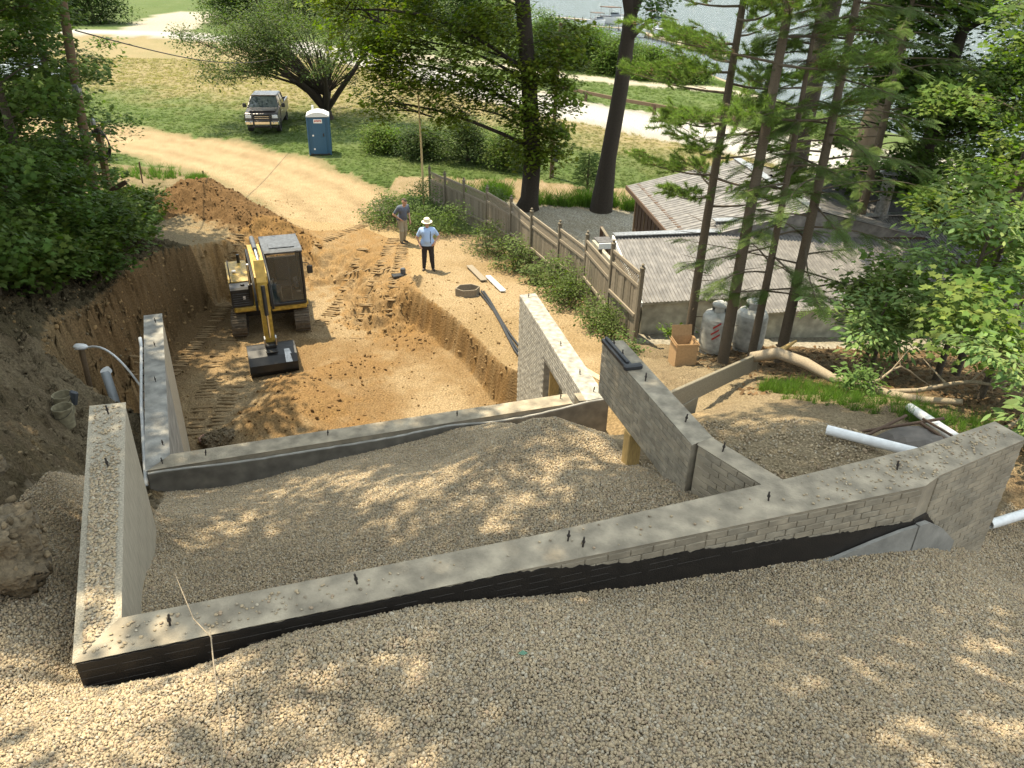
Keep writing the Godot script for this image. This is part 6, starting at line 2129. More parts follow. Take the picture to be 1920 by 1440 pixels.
func make_cabin():
	var c := thing("cabin", "low cabin with ribbed metal roofs below the slope at right", "cabin")
	var e := Vector3(0.98, 0, -0.2)
	var pk := Vector3(-0.2, 0, -0.98)
	var w := (pk + Vector3.UP * 0.336)
	var nn := e.cross(w).normalized()
	if nn.y < 0: nn = -nn
	var o := Vector3(3.36, 1.6, -18.59)
	var u := 0.0
	while u < 11.6:
		var lo := 0.0 if u < 3.19 else -0.62
		var hi := 2.72 if u < 3.19 else 3.2
		part(c, "roof_panel", corrugated(o, e, w, nn, u, minf(u + 0.8, 11.6), lo, hi), M["roof_metal"])
		u += 0.8
	var P := func(uu, ww, yy): return o + e * uu + pk * ww + Vector3.UP * (yy - o.y)
	var bar := func(called: String, a: Vector3, b: Vector3, ww: float, hh: float, mat: String):
		var m := MB.new()
		beam(m, a, b, ww, hh, 0.006)
		return part(c, called, m.mesh(), M[mat])
	bar.call("flashing", P.call(-0.02, 2.76, 2.56), P.call(3.2, 2.76, 2.56), 0.3, 0.04, "galvanised")
	bar.call("flashing", P.call(3.2, 3.24, 2.73), P.call(11.6, 3.24, 2.73), 0.3, 0.04, "galvanised")
	bar.call("rake_board", P.call(-0.06, -0.02, 1.55), P.call(-0.06, 2.74, 2.48), 0.05, 0.16, "white_trim")
	bar.call("fascia", P.call(0, 0.1, 1.56), P.call(3.2, 0.1, 1.56), 0.04, 0.12, "siding")
	bar.call("fascia", P.call(3.2, -0.5, 1.37), P.call(11.6, -0.5, 1.37), 0.04, 0.12, "siding")
	# walls
	var wall := func(a: Vector3, b: Vector3, y0: float, y1: float, mat: String, called := "wall"):
		var m := MB.new()
		beam(m, Vector3(a.x, (y0 + y1) * 0.5, a.z), Vector3(b.x, (y0 + y1) * 0.5, b.z), 0.12, y1 - y0, 0.004)
		return part(c, called, m.mesh(), M[mat])
	wall.call(P.call(0.1, 0.35, 0), P.call(3.3, 0.35, 0), -0.6, 1.62, "siding")
	var fw: Node3D = wall.call(P.call(3.24, -0.25, 0), P.call(11.4, -0.25, 0), -0.6, 1.42, "siding")
	wall.call(P.call(0.1, 0.4, 0), P.call(0.1, 5.0, 0), -0.9, 1.68, "siding")
	wall.call(P.call(3.24, -0.25, 0), P.call(3.24, 0.35, 0), -0.6, 1.42, "siding")
	wall.call(P.call(11.4, -0.25, 0), P.call(11.4, 6.0, 0), -0.6, 1.42, "siding")
	for q in [0.17, 0.75, 1.3]:
		bar.call("siding_batten", P.call(0.03, 0.4 + q, -0.4), P.call(0.03, 0.4 + q, 1.66 + 0.3 * q), 0.02, 0.05, "white_trim")
	# window in the near wall
	var m := MB.new()
	beam(m, P.call(5.5, -0.325, 1.05), P.call(6.7, -0.325, 1.05), 0.03, 0.42, 0.006)
	var wd := part(fw, "window", m.mesh(), M["glass_dark"])
	m = MB.new()
	for q in [[0.83, 0.04], [1.27, 0.04]]:
		beam(m, P.call(5.45, -0.335, q[0]), P.call(6.95, -0.335, q[0]), 0.05, q[1], 0.004)
	beam(m, P.call(6.82, -0.335, 0.83), P.call(6.82, -0.335, 1.27), 0.22, 0.05, 0.004)
	part(fw, "window_frame", m.mesh(), M["old_wood_c"])
	# porch roof at the left corner
	m = MB.new()
	beam(m, P.call(-0.55, 2.72, 2.42), P.call(-0.1, 2.72, 2.42), 0.5, 0.05, 0.006)
	part(c, "porch_roof", m.mesh(), M["roof_dark"])
	bar.call("porch_fascia", P.call(-0.55, 2.44, 2.34), P.call(-0.1, 2.44, 2.34), 0.04, 0.17, "white_trim")
	bar.call("porch_post", P.call(-0.4, 2.7, -0.6), P.call(-0.4, 2.72, 2.36), 0.1, 0.1, "old_wood")
	# back wing
	var e2 := Vector3(0.105, 0, 0.994)   # along the eave, towards the viewer
	var up2 := Vector3(0.994, 0, -0.105)
	var o2 := Vector3(4.0, 2.25, -28.2)
	var w2 := up2 + Vector3.UP * 0.24
	var n2 := e2.cross(w2).normalized()
	if n2.y < 0: n2 = -n2
	var k := 0.0
	while k < 6.6:
		part(c, "roof_panel", corrugated(o2, e2, w2, n2, k, minf(k + 0.9, 6.6), 0.0, 4.0, 0.2, 0.03), M["roof_metal"])
		var ob := o2 + up2 * 8.0
		part(c, "roof_panel", corrugated(ob, e2, (-up2 + Vector3.UP * 0.24), (-n2 + 2.0 * Vector3.UP * n2.y), k, minf(k + 0.9, 6.6), 0.0, 4.0, 0.2, 0.03), M["roof_metal"])
		k += 0.9
	var Q := func(uu, ww, yy): return o2 + e2 * uu + up2 * ww + Vector3.UP * (yy - o2.y)
	bar.call("fascia", Q.call(0, -0.02, 2.2), Q.call(6.6, -0.02, 2.2), 0.05, 0.15, "brown_wood")
	bar.call("ridge_cap", Q.call(0, 4.0, 3.24), Q.call(6.6, 4.0, 3.24), 0.3, 0.04, "galvanised")
	wall.call(Q.call(0.1, 0.4, 0), Q.call(6.5, 0.4, 0), -0.9, 2.36, "brown_wood")
	wall.call(Q.call(0.1, 7.6, 0), Q.call(6.5, 7.6, 0), -0.9, 2.36, "brown_wood")
	wall.call(Q.call(6.5, 0.4, 0), Q.call(6.5, 7.6, 0), -0.9, 2.36, "brown_wood")
	wall.call(Q.call(0.1, 0.4, 0), Q.call(0.1, 7.6, 0), -0.9, 2.36, "brown_wood")
	for g in [0.1, 6.5]:
		m = MB.new()
		var a: Vector3 = Q.call(g, 0.4, 2.36)
		var b: Vector3 = Q.call(g, 7.6, 2.36)
		var d: Vector3 = Q.call(g, 4.0, 3.16)
		for s in [-0.05, 0.05]:
			m.outt(a + e2 * s, b + e2 * s, d + e2 * s, (a + b) * 0.5 - e2 * s * 40.0)
		part(c, "gable", m.mesh(), M["roof_metal"])
	for i in 14:
		bar.call("siding_board", Q.call(0.3 + i * 0.45, 0.33, -0.8), Q.call(0.3 + i * 0.45, 0.33, 2.2), 0.03, 0.05, "post_wood" if i % 3 == 0 else "brown_wood")
	# deck with rails
	m = MB.new()
	for i in 9:
		m = MB.new()
		beam(m, Q.call(2.2, -0.1 - i * 0.15, 0.45), Q.call(4.4, -0.1 - i * 0.15, 0.45), 0.14, 0.03, 0.004)
		part(c, "deck_board", m.mesh(), M["brown_wood"])
	for q in [[2.2, -1.3], [3.3, -1.3], [4.4, -1.3], [4.4, -0.2]]:
		bar.call("deck_post", Q.call(q[0], q[1], -1.0), Q.call(q[0] + 0.001, q[1], 1.4), 0.09, 0.09, "brown_wood")
	bar.call("deck_rail", Q.call(2.2, -1.3, 1.38), Q.call(4.4, -1.3, 1.38), 0.09, 0.04, "old_wood_b")
	bar.call("deck_rail", Q.call(4.4, -1.3, 1.38), Q.call(4.4, 0.3, 1.38), 0.09, 0.04, "old_wood_b")
	bar.call("deck_rail", Q.call(2.2, -1.3, 0.6), Q.call(4.4, -1.3, 0.6), 0.06, 0.04, "old_wood_b")
	for i in 11:
		bar.call("baluster", Q.call(2.3 + i * 0.2, -1.3, 0.6), Q.call(2.3 + i * 0.2, -1.299, 1.36), 0.035, 0.035, "brown_wood")
	for i in 6:
		bar.call("baluster", Q.call(4.4, -1.15 + i * 0.2, 0.45), Q.call(4.4, -1.149 + i * 0.2, 1.36), 0.035, 0.035, "brown_wood")
	for i in 5:
		bar.call("stair_tread", Q.call(4.6 + i * 0.26, -1.2, 0.25 - i * 0.2), Q.call(4.6 + i * 0.26, -0.3, 0.25 - i * 0.2), 0.26, 0.04, "brown_wood")
	bar.call("stair_rail", Q.call(4.4, -1.25, 1.35), Q.call(5.9, -1.25, 0.25), 0.06, 0.08, "old_wood_b")
	# dark shingled wing on the right with flue
	m = MB.new()
	var oo: Vector3 = P.call(6.2, 3.6, 2.6)
	for s in [[0.0, 2.6, 2.5, 3.35], [2.6, 5.2, 3.35, 2.5]]:
		var a: Vector3 = P.call(6.4, 3.45 + s[0], s[2])
		var b: Vector3 = P.call(11.3, 3.45 + s[0], s[2])
		var d: Vector3 = P.call(11.3, 3.45 + s[1], s[3])
		var g: Vector3 = P.call(6.4, 3.45 + s[1], s[3])
		m.outq(a, b, d, g, (a + d) * 0.5 - Vector3.UP)
	part(c, "shingle_roof", m.mesh(), M["roof_dark"])
	wall.call(P.call(6.5, 3.5, 0), P.call(6.5, 8.4, 0), -0.9, 2.55, "brown_wood")
	wall.call(P.call(11.2, 3.5, 0), P.call(11.2, 8.4, 0), -0.9, 2.55, "brown_wood")
	m = MB.new()
	for x in [6.5, 11.2]:
		m.outt(P.call(x, 3.5, 2.5), P.call(x, 8.6, 2.5), P.call(x, 6.05, 3.3), P.call(9.0, 6.0, 2.5))
	part(c, "gable", m.mesh(), M["roof_dark"])
	var fl: Vector3 = P.call(8.75, 3.3, 2.7)
	m = MB.new()
	m.lathe([Vector2(0.24, -0.1), Vector2(0.24, 0.0), Vector2(0.19, 0.03), Vector2(0.19, 1.15), Vector2(0.17, 1.15)], 20, Transform3D(Basis(), fl))
	var flue := part(c, "flue_pipe", m.mesh(), M["galvanised"])
	m = MB.new()
	m.lathe([Vector2(0.33, 1.28), Vector2(0.33, 1.3), Vector2(0.0, 1.42)], 20, Transform3D(Basis(), fl))
	m.lathe([Vector2(0.0, 1.27), Vector2(0.33, 1.28)], 20, Transform3D(Basis(), fl))
	for i in 4:
		var an := TAU * i / 4.0
		m.tube([fl + Vector3(cos(an) * 0.18, 1.1, sin(an) * 0.18), fl + Vector3(cos(an) * 0.24, 1.29, sin(an) * 0.24)], [0.012], 5)
	part(flue, "rain_cap", m.mesh(), M["galvanised"])

# ---------------------------------------------------------------- far things
func boat(label: String, at: Vector3, turn: float, s: float, canopy: bool) -> void:
	var b := thing("motor_boat", label, "boat", at, turn, "boats at the marina")
	var m := MB.new()
	var st := []
	for i in 9:
		var t := i / 8.0
		var hw := 1.1 * s * (1.0 - pow(t, 3.0)) + 0.03
		st.append([Vector3(-hw, 0.75 * s + 0.25 * t * s, (t * 6.0 - 3.0) * s), Vector3(-hw * 0.6, 0.0, (t * 5.6 - 3.0) * s)])
	for i in 8:
		for q in [-1, 1]:
			var sc := Vector3(q, 1, 1)
			m.outq(st[i][0] * sc, st[i + 1][0] * sc, st[i + 1][1] * sc, st[i][1] * sc, Vector3(0, 0.4 * s, 0))
		m.outq(st[i][0], st[i + 1][0], st[i + 1][0] * Vector3(-1, 1, 1), st[i][0] * Vector3(-1, 1, 1), Vector3(0, -5, 0))
	m.outq(st[0][0], st[0][1], st[0][1] * Vector3(-1, 1, 1), st[0][0] * Vector3(-1, 1, 1), Vector3(0, 0.4, 5))
	part(b, "hull", m.mesh(), M["white_trim"])
	m = MB.new()
	m.outq(Vector3(-0.8 * s, 0.9 * s, 0.9 * s), Vector3(0.8 * s, 0.9 * s, 0.9 * s), Vector3(0.7 * s, 1.45 * s, 0.4 * s), Vector3(-0.7 * s, 1.45 * s, 0.4 * s), Vector3.ZERO)
	part(b, "windshield", m.mesh(), M["glass_dark"])
	m = MB.new()
	m.box(Vector3(0, 0.86 * s, -1.3 * s), Vector3(1.6, 0.25, 1.6) * s, 0.05)
	part(b, "seats", m.mesh(), M["machine_grey"])
	if canopy:
		m = MB.new()
		m.box(Vector3(0, 2.1 * s, -0.6 * s), Vector3(2.0, 0.1, 2.6) * s, 0.04)
		for q in [[-1, -1], [1, -1], [-1, 1], [1, 1]]:
			m.tube([Vector3(q[0] * 0.9 * s, 0.9 * s, (-0.6 + q[1] * 1.1) * s), Vector3(q[0] * 0.9 * s, 2.1 * s, (-0.6 + q[1] * 1.1) * s)], [0.03], 6)
		part(b, "canopy", m.mesh(), M["brown_wood"])

func dock(label: String, a: Vector3, b: Vector3, w: float) -> void:
	var d := thing("boat_dock", label, "dock", a, 0.0, "docks at the marina")
	var v := b - a
	var n := int(v.length() / 2.4)
	for i in n:
		var m := MB.new()
		beam(m, v * (float(i) / n) + v.normalized() * 0.02, v * (float(i + 1) / n), w, 0.16, 0.01)
		part(d, "deck_section", m.mesh(), M["old_wood_c"])
		m = MB.new()
		var s := v.normalized().cross(Vector3.UP) * w * 0.5
		m.tube([v * (float(i) / n) + s - Vector3.UP * 1.2, v * (float(i) / n) + s + Vector3.UP * 0.6], [0.09], 8)
		part(d, "pile", m.mesh(), M["pole_wood"])

func make_far_things():
	# timber guard rail along the road
	var g := thing("guard_rail", "low brown timber guard rail along the gravel road", "guard rail")
	var pts := [Vector3(3.0, 0, -68.0), Vector3(5.3, 0, -65.0), Vector3(7.6, 0, -62.0), Vector3(9.9, 0, -59.2), Vector3(12.2, 0, -56.4), Vector3(14.5, 0, -53.6)]
	for i in pts.size():
		pts[i].y = gy(pts[i].x, pts[i].z)
		var m := MB.new()
		m.box(Vector3(0, 0.35, 0), Vector3(0.2, 0.9, 0.2), 0.02)
		part(g, "post", m.mesh(), M["brown_wood"], Transform3D(Basis.from_euler(Vector3(0, 0.7, 0)), pts[i]))
	for i in pts.size() - 1:
		var m := MB.new()
		beam(m, pts[i] + Vector3(-0.12, 0.68, -0.12), pts[i + 1] + Vector3(-0.12, 0.68, -0.12), 0.1, 0.26, 0.02)
		part(g, "rail", m.mesh(), M["pole_wood"])
	# sign pole beyond the maple
	var up := thing("utility_pole", "thin wooden pole with a dark box standing on the lawn behind the maple", "pole", on(1.75, -39.8))
	var m := MB.new()
	m.tube([Vector3(0, -0.2, 0), Vector3(0.02, 4, 0), Vector3(0.1, 7.2, 0)], [0.12, 0.1, 0.085], 10)
	part(up, "shaft", m.mesh(), M["pole_wood"])
	m = MB.new()
	m.box(Vector3(0.14, 1.2, 0.1), Vector3(0.3, 0.8, 0.2), 0.02)
	part(up, "meter_box", m.mesh(), M["machine_grey"])
	m = MB.new()
	m.box(Vector3(0.08, 6.6, 0), Vector3(0.9, 0.08, 0.08), 0.01)
	part(up, "cross_arm", m.mesh(), M["pole_wood"])
	# marina
	dock("long grey dock across the lake inlet", Vector3(8, -1.35, -205), Vector3(34, -1.35, -180), 2.2)
	dock("brown dock running along the near water of the inlet", Vector3(21, -1.35, -172), Vector3(30, -1.35, -118), 2.6)
	dock("short pale dock pointing into the inlet", Vector3(13, -1.35, -176), Vector3(21, -1.35, -172), 1.8)
	boat("white motor boat with dark canopy moored at the long dock", Vector3(17, -1.7, -188), 0.4, 1.1, true)
	boat("white motor boat moored nearest the brown dock", Vector3(25.5, -1.7, -163), 1.2, 1.1, false)
	boat("white motor boat moored beyond the brown dock with raised windshield", Vector3(29.5, -1.7, -168), 0.9, 1.2, false)
	boat("white boat with brown canopy moored at the end of the long dock", Vector3(23.5, -1.7, -186), 0.8, 1.0, true)
	boat("white motor boat with canopy behind the short pale dock", Vector3(20.5, -1.7, -192), 0.5, 1.6, true)
	boat("white motor boat between the long dock and the brown dock", Vector3(24.5, -1.7, -176), 1.0, 1.5, false)
	boat("white boat tied on the near side of the brown dock", Vector3(21.5, -1.7, -158), 0.3, 1.4, false)
	boat("white boat with canopy at the far end of the brown dock", Vector3(28.5, -1.7, -180), 0.2, 1.6, true)
	boat("white boat moored far right along the brown dock", Vector3(31.5, -1.7, -140), 0.6, 1.1, false)
# ---------------------------------------------------------------- foliage
var sprays := {}

func leaf(mb: MB, at: Vector3, b: Basis, s: float, kind: String, col: Color) -> void:
	mb.col = col
	var pts: Array
	if kind == "maple":
		pts = [Vector2(0, 0), Vector2(0.42, -0.06), Vector2(0.34, 0.2), Vector2(0.62, 0.42), Vector2(0.3, 0.5), Vector2(0.0, 1.0), Vector2(-0.3, 0.5), Vector2(-0.62, 0.42), Vector2(-0.34, 0.2), Vector2(-0.42, -0.06)]
	elif kind == "long":
		pts = [Vector2(0, 0), Vector2(0.16, 0.25), Vector2(0.18, 0.55), Vector2(0, 1.0), Vector2(-0.18, 0.55), Vector2(-0.16, 0.25)]
	else:
		pts = [Vector2(0, 0), Vector2(0.32, 0.35), Vector2(0.24, 0.75), Vector2(0, 1.0), Vector2(-0.24, 0.75), Vector2(-0.32, 0.35)]
	var n := b.z.normalized()
	var first := mb.v.size()
	for p in pts:
		var fold: float = -0.18 * absf(p.x) - 0.12 * p.y * p.y
		mb.v.append(at + b * Vector3(p.x * s, p.y * s, fold * s))
		mb.n.append(n); mb.c.append(col)
	var c := mb.v.size()
	mb.v.append(at + b * Vector3(0, 0.42 * s, 0.03 * s)); mb.n.append(n); mb.c.append(col)
	for i in pts.size():
		mb.x.append(c); mb.x.append(first + (i + 1) % pts.size()); mb.x.append(first + i)

func spray(kind: String, k: int) -> ArrayMesh:
	var key := kind + str(k)
	if sprays.has(key): return sprays[key]
	var r := RandomNumberGenerator.new()
	r.seed = 500 + hash(key) % 1000
	var mb := MB.new()
	var rv := func(): return Vector3(r.randf_range(-1, 1), r.randf_range(-1, 1), r.randf_range(-1, 1))
	if kind == "pine":
		# a twig end with bundles of long soft needles
		mb.col = Color(0.22, 0.16, 0.09)
		mb.tube([Vector3.ZERO, Vector3(0.34, 0.03, 0)], [0.008, 0.004], 4, false)
		for i in 110:
			var t := r.randf()
			var p := Vector3(0.04 + 0.30 * t, 0.03 * t, 0)
			var d: Vector3 = (Vector3(0.9, 0.15, 0) + rv.call() * 0.85).normalized()
			var v := r.randf_range(0.75, 1.25)
			mb.col = Color(0.165 * v, 0.235 * v, 0.062 * v)
			var s := d.cross(rv.call()).normalized() * 0.0055
			var e := p + d * r.randf_range(0.08, 0.13)
			mb.tri(p - s, p + s, e)
	elif kind == "hemlock":
		# flat drooping frond
		for br in 9:
			var t := br / 8.0
			for sd in [-1, 1]:
				var a := Vector3(0.06 + 0.5 * t, -0.10 * t * t, 0)
				var ln := 0.26 * (1.0 - 0.65 * t)
				var d := Vector3(0.6, -0.12, sd * 0.8).normalized()
				for i in 12:
					var p := a + d * ln * i / 12.0
					for q in [-1, 1]:
						var v := r.randf_range(0.7, 1.3)
						mb.col = Color(0.105 * v, 0.155 * v, 0.045 * v)
						var nd: Vector3 = (d * 0.45 + d.cross(Vector3.UP).normalized() * q + Vector3(0, r.randf_range(-0.25, 0.25), 0)).normalized()
						var s := d * 0.006
						mb.tri(p - s, p + s, p + nd * r.randf_range(0.022, 0.035))
		mb.col = Color(0.12, 0.08, 0.05)
		mb.tube([Vector3.ZERO, Vector3(0.3, -0.03, 0), Vector3(0.58, -0.1, 0)], [0.006, 0.004, 0.002], 4, false)
	elif kind == "spruce":
		for i in 90:
			var t := r.randf()
			var p := Vector3(0.35 * t, 0, 0)
			var d: Vector3 = (Vector3(0.5, 0.1, 0) + rv.call()).normalized()
			var v := r.randf_range(0.7, 1.3)
			mb.col = Color(0.06 * v, 0.10 * v, 0.045 * v)
			var s := d.cross(rv.call()).normalized() * 0.006
			mb.tri(p - s, p + s, p + d * 0.05)
	elif kind == "grass":
		for i in 26:
			var an := r.randf() * TAU
			var rad := r.randf() * 0.12
			var p := Vector3(cos(an) * rad, 0, sin(an) * rad)
			var h := r.randf_range(0.12, 0.4)
			var ln: Vector3 = rv.call() * 0.5
			var v := r.randf_range(0.7, 1.3)
			mb.col = Color(0.13 * v, 0.2 * v, 0.05 * v)
			var s := Vector3(cos(an * 3.0), 0, sin(an * 3.0)) * 0.008
			var m := p + Vector3(ln.x * h * 0.4, h * 0.6, ln.z * h * 0.4)
			mb.tri(p - s, p + s, m)
			mb.tri(m - s * 0.7, m + s * 0.7, p + Vector3(ln.x * h, h, ln.z * h))
	else:
		var n := 20
		var ls := 0.1
		var sp := Vector3(0.3, 0.13, 0.3)
		var lk := "maple"
		if kind == "oval": n = 26; ls = 0.085; lk = "oval"; sp = Vector3(0.3, 0.2, 0.3)
		if kind == "ash": n = 18; ls = 0.15; lk = "long"; sp = Vector3(0.26, 0.1, 0.26)
		if kind == "bigmaple": n = 22; ls = 0.115; sp = Vector3(0.34, 0.14, 0.34)
		for i in n:
			var p: Vector3 = rv.call() * sp
			var out := Vector3(p.x, 0, p.z).normalized()
			var up: Vector3 = (Vector3.UP + rv.call() * 0.55).normalized()
			var y: Vector3 = (out + rv.call() * 0.5 - Vector3.UP * 0.35).normalized()
			y = (y - up * y.dot(up)).normalized()
			var v := r.randf_range(0.78, 1.22)
			leaf(mb, p, Basis(y.cross(up), y, up), ls * r.randf_range(0.7, 1.2), lk, Color(v, v * r.randf_range(0.96, 1.04), v))
		mb.col = Color(0.6, 0.5, 0.5)
		for i in 4:
			mb.tube([Vector3.ZERO, rv.call() * sp * 0.9], [0.005, 0.002], 3, false)
	sprays[key] = mb.mesh()
	return sprays[key]

func limb_pts(a: Vector3, b: Vector3, sag: float, n := 5) -> Array:
	var o := []
	var j := rvec((b - a).length() * 0.06)
	for i in n + 1:
		var t := float(i) / n
		var p := a.lerp(b, t)
		p += j * sin(PI * t) + Vector3.UP * sag * sin(PI * t) * (b - a).length()
		o.append(p)
	return o

# pads: [centre, radii, number of twig ends]; every pad hangs on a limb that leaves the trunk at the given height
func tree(o: Dictionary) -> Node3D:
	var at: Vector3 = o.at
	var t := thing(o.get("called", "deciduous_tree"), o.label, o.get("category", "tree"), at, 0.0, o.get("group", ""))
	var mb := MB.new()
	var tp: Array = o.trunk            # list of points from the base
	var r0: float = o.r
	var rad := []
	for i in tp.size():
		rad.append(r0 * lerpf(1.0, o.get("taper", 0.35), float(i) / (tp.size() - 1)) * (1.35 if i == 0 else 1.0))
	if tp.size() > 1: mb.tube(tp, rad, 14)
	for s in o.get("stems", []):
		mb.tube(s[0], s[1], 10)
	var xf := []
	var cols := []
	var base: Color = o.color
	var sz: float = o.get("size", 1.0)
	for p in o.pads:
		var c: Vector3 = p[0]
		var rr: Vector3 = p[1]
		# start of the limb: the trunk point whose height is a little below the pad
		var st: Vector3 = tp[0]
		var want := c.y - maxf(0.3, Vector2(c.x - tp[0].x, c.z - tp[0].z).length() * o.get("rise", 0.35))
		for i in tp.size() - 1:
			if tp[i + 1].y >= want or i == tp.size() - 2:
				var f := clampf((want - tp[i].y) / maxf(0.01, tp[i + 1].y - tp[i].y), 0.0, 1.0)
				st = tp[i].lerp(tp[i + 1], f)
				break
		var lr: float = p[3] if p.size() > 3 else clampf(0.012 * (c - st).length() + 0.012, 0.015, r0 * 0.6)
		if lr > 0.0:
			mb.tube(limb_pts(st, c, 0.06), [lr, lr * 0.85, lr * 0.7, lr * 0.55, lr * 0.45, lr * 0.3], 7, false)
		var tw := int(ceil(p[2] / 7.0))
		for k in tw:
			var d := rvec()
			while d.length() > 1.0: d = rvec()
			d = d.normalized() * pow(d.length(), 0.45)
			var e := c + d * rr
			if lr > 0.0:
				mb.tube(limb_pts(c.lerp(st, rnd(0.0, 0.35)), e, 0.04, 3), [lr * 0.4, lr * 0.3, lr * 0.2, 0.004], 5, false)
			for q in 7:
				var w := e + rvec(0.36 * sz) * Vector3(1, 0.55, 1)
				var s := rnd(0.8, 1.25) * sz
				var out := Vector3(w.x - st.x, 0, w.z - st.z)
				var yaw := atan2(-out.z, out.x) + rnd(-0.9, 0.9)
				xf.append(Transform3D(Basis.from_euler(Vector3(rnd(-0.4, 0.4), yaw, rnd(-0.4, 0.25))) * Basis.from_scale(Vector3.ONE * s), w))
				var v := rnd(0.75, 1.3)
				var hu := rnd(-0.06, 0.1)
				cols.append(Color(base.r * v * (1.0 + hu * 2.0), base.g * v, base.b * v))
	part(t, "trunk", mb.mesh(), M[o.get("bark", "bark")])
	var kind: String = o.kind
	var mats := {"pine": "needle", "hemlock": "needle", "spruce": "needle"}
	scatter(t, "crown", spray(kind, o.get("shape", 0)), M[mats.get(kind, "leaf")], xf, cols)
	return t

func pads_in(n: int, lo: Vector3, hi: Vector3, r: float, twigs: int) -> Array:
	var o := []
	for i in n:
		o.append([Vector3(rnd(lo.x, hi.x), rnd(lo.y, hi.y), rnd(lo.z, hi.z)), Vector3(r, r * 0.6, r) * rnd(0.75, 1.25), twigs])
	return o

# pads spread round an upright trunk
func pads_round(n: int, y0: float, y1: float, reach0: float, reach1: float, r: float, twigs: int, dir := -1.0, spread := TAU) -> Array:
	var o := []
	for i in n:
		var t := (i + rnd(0.1, 0.9)) / n
		var an := (2.39996 * i + rnd(-0.4, 0.4)) if dir < 0.0 else dir + rnd(-0.5, 0.5) * spread
		var rc := lerpf(reach0, reach1, t) * rnd(0.6, 1.1)
		o.append([Vector3(cos(an) * rc, lerpf(y0, y1, t), sin(an) * rc), Vector3(r, r * 0.55, r) * rnd(0.75, 1.25), twigs])
	return o

const W1 := Color(1, 1, 1)

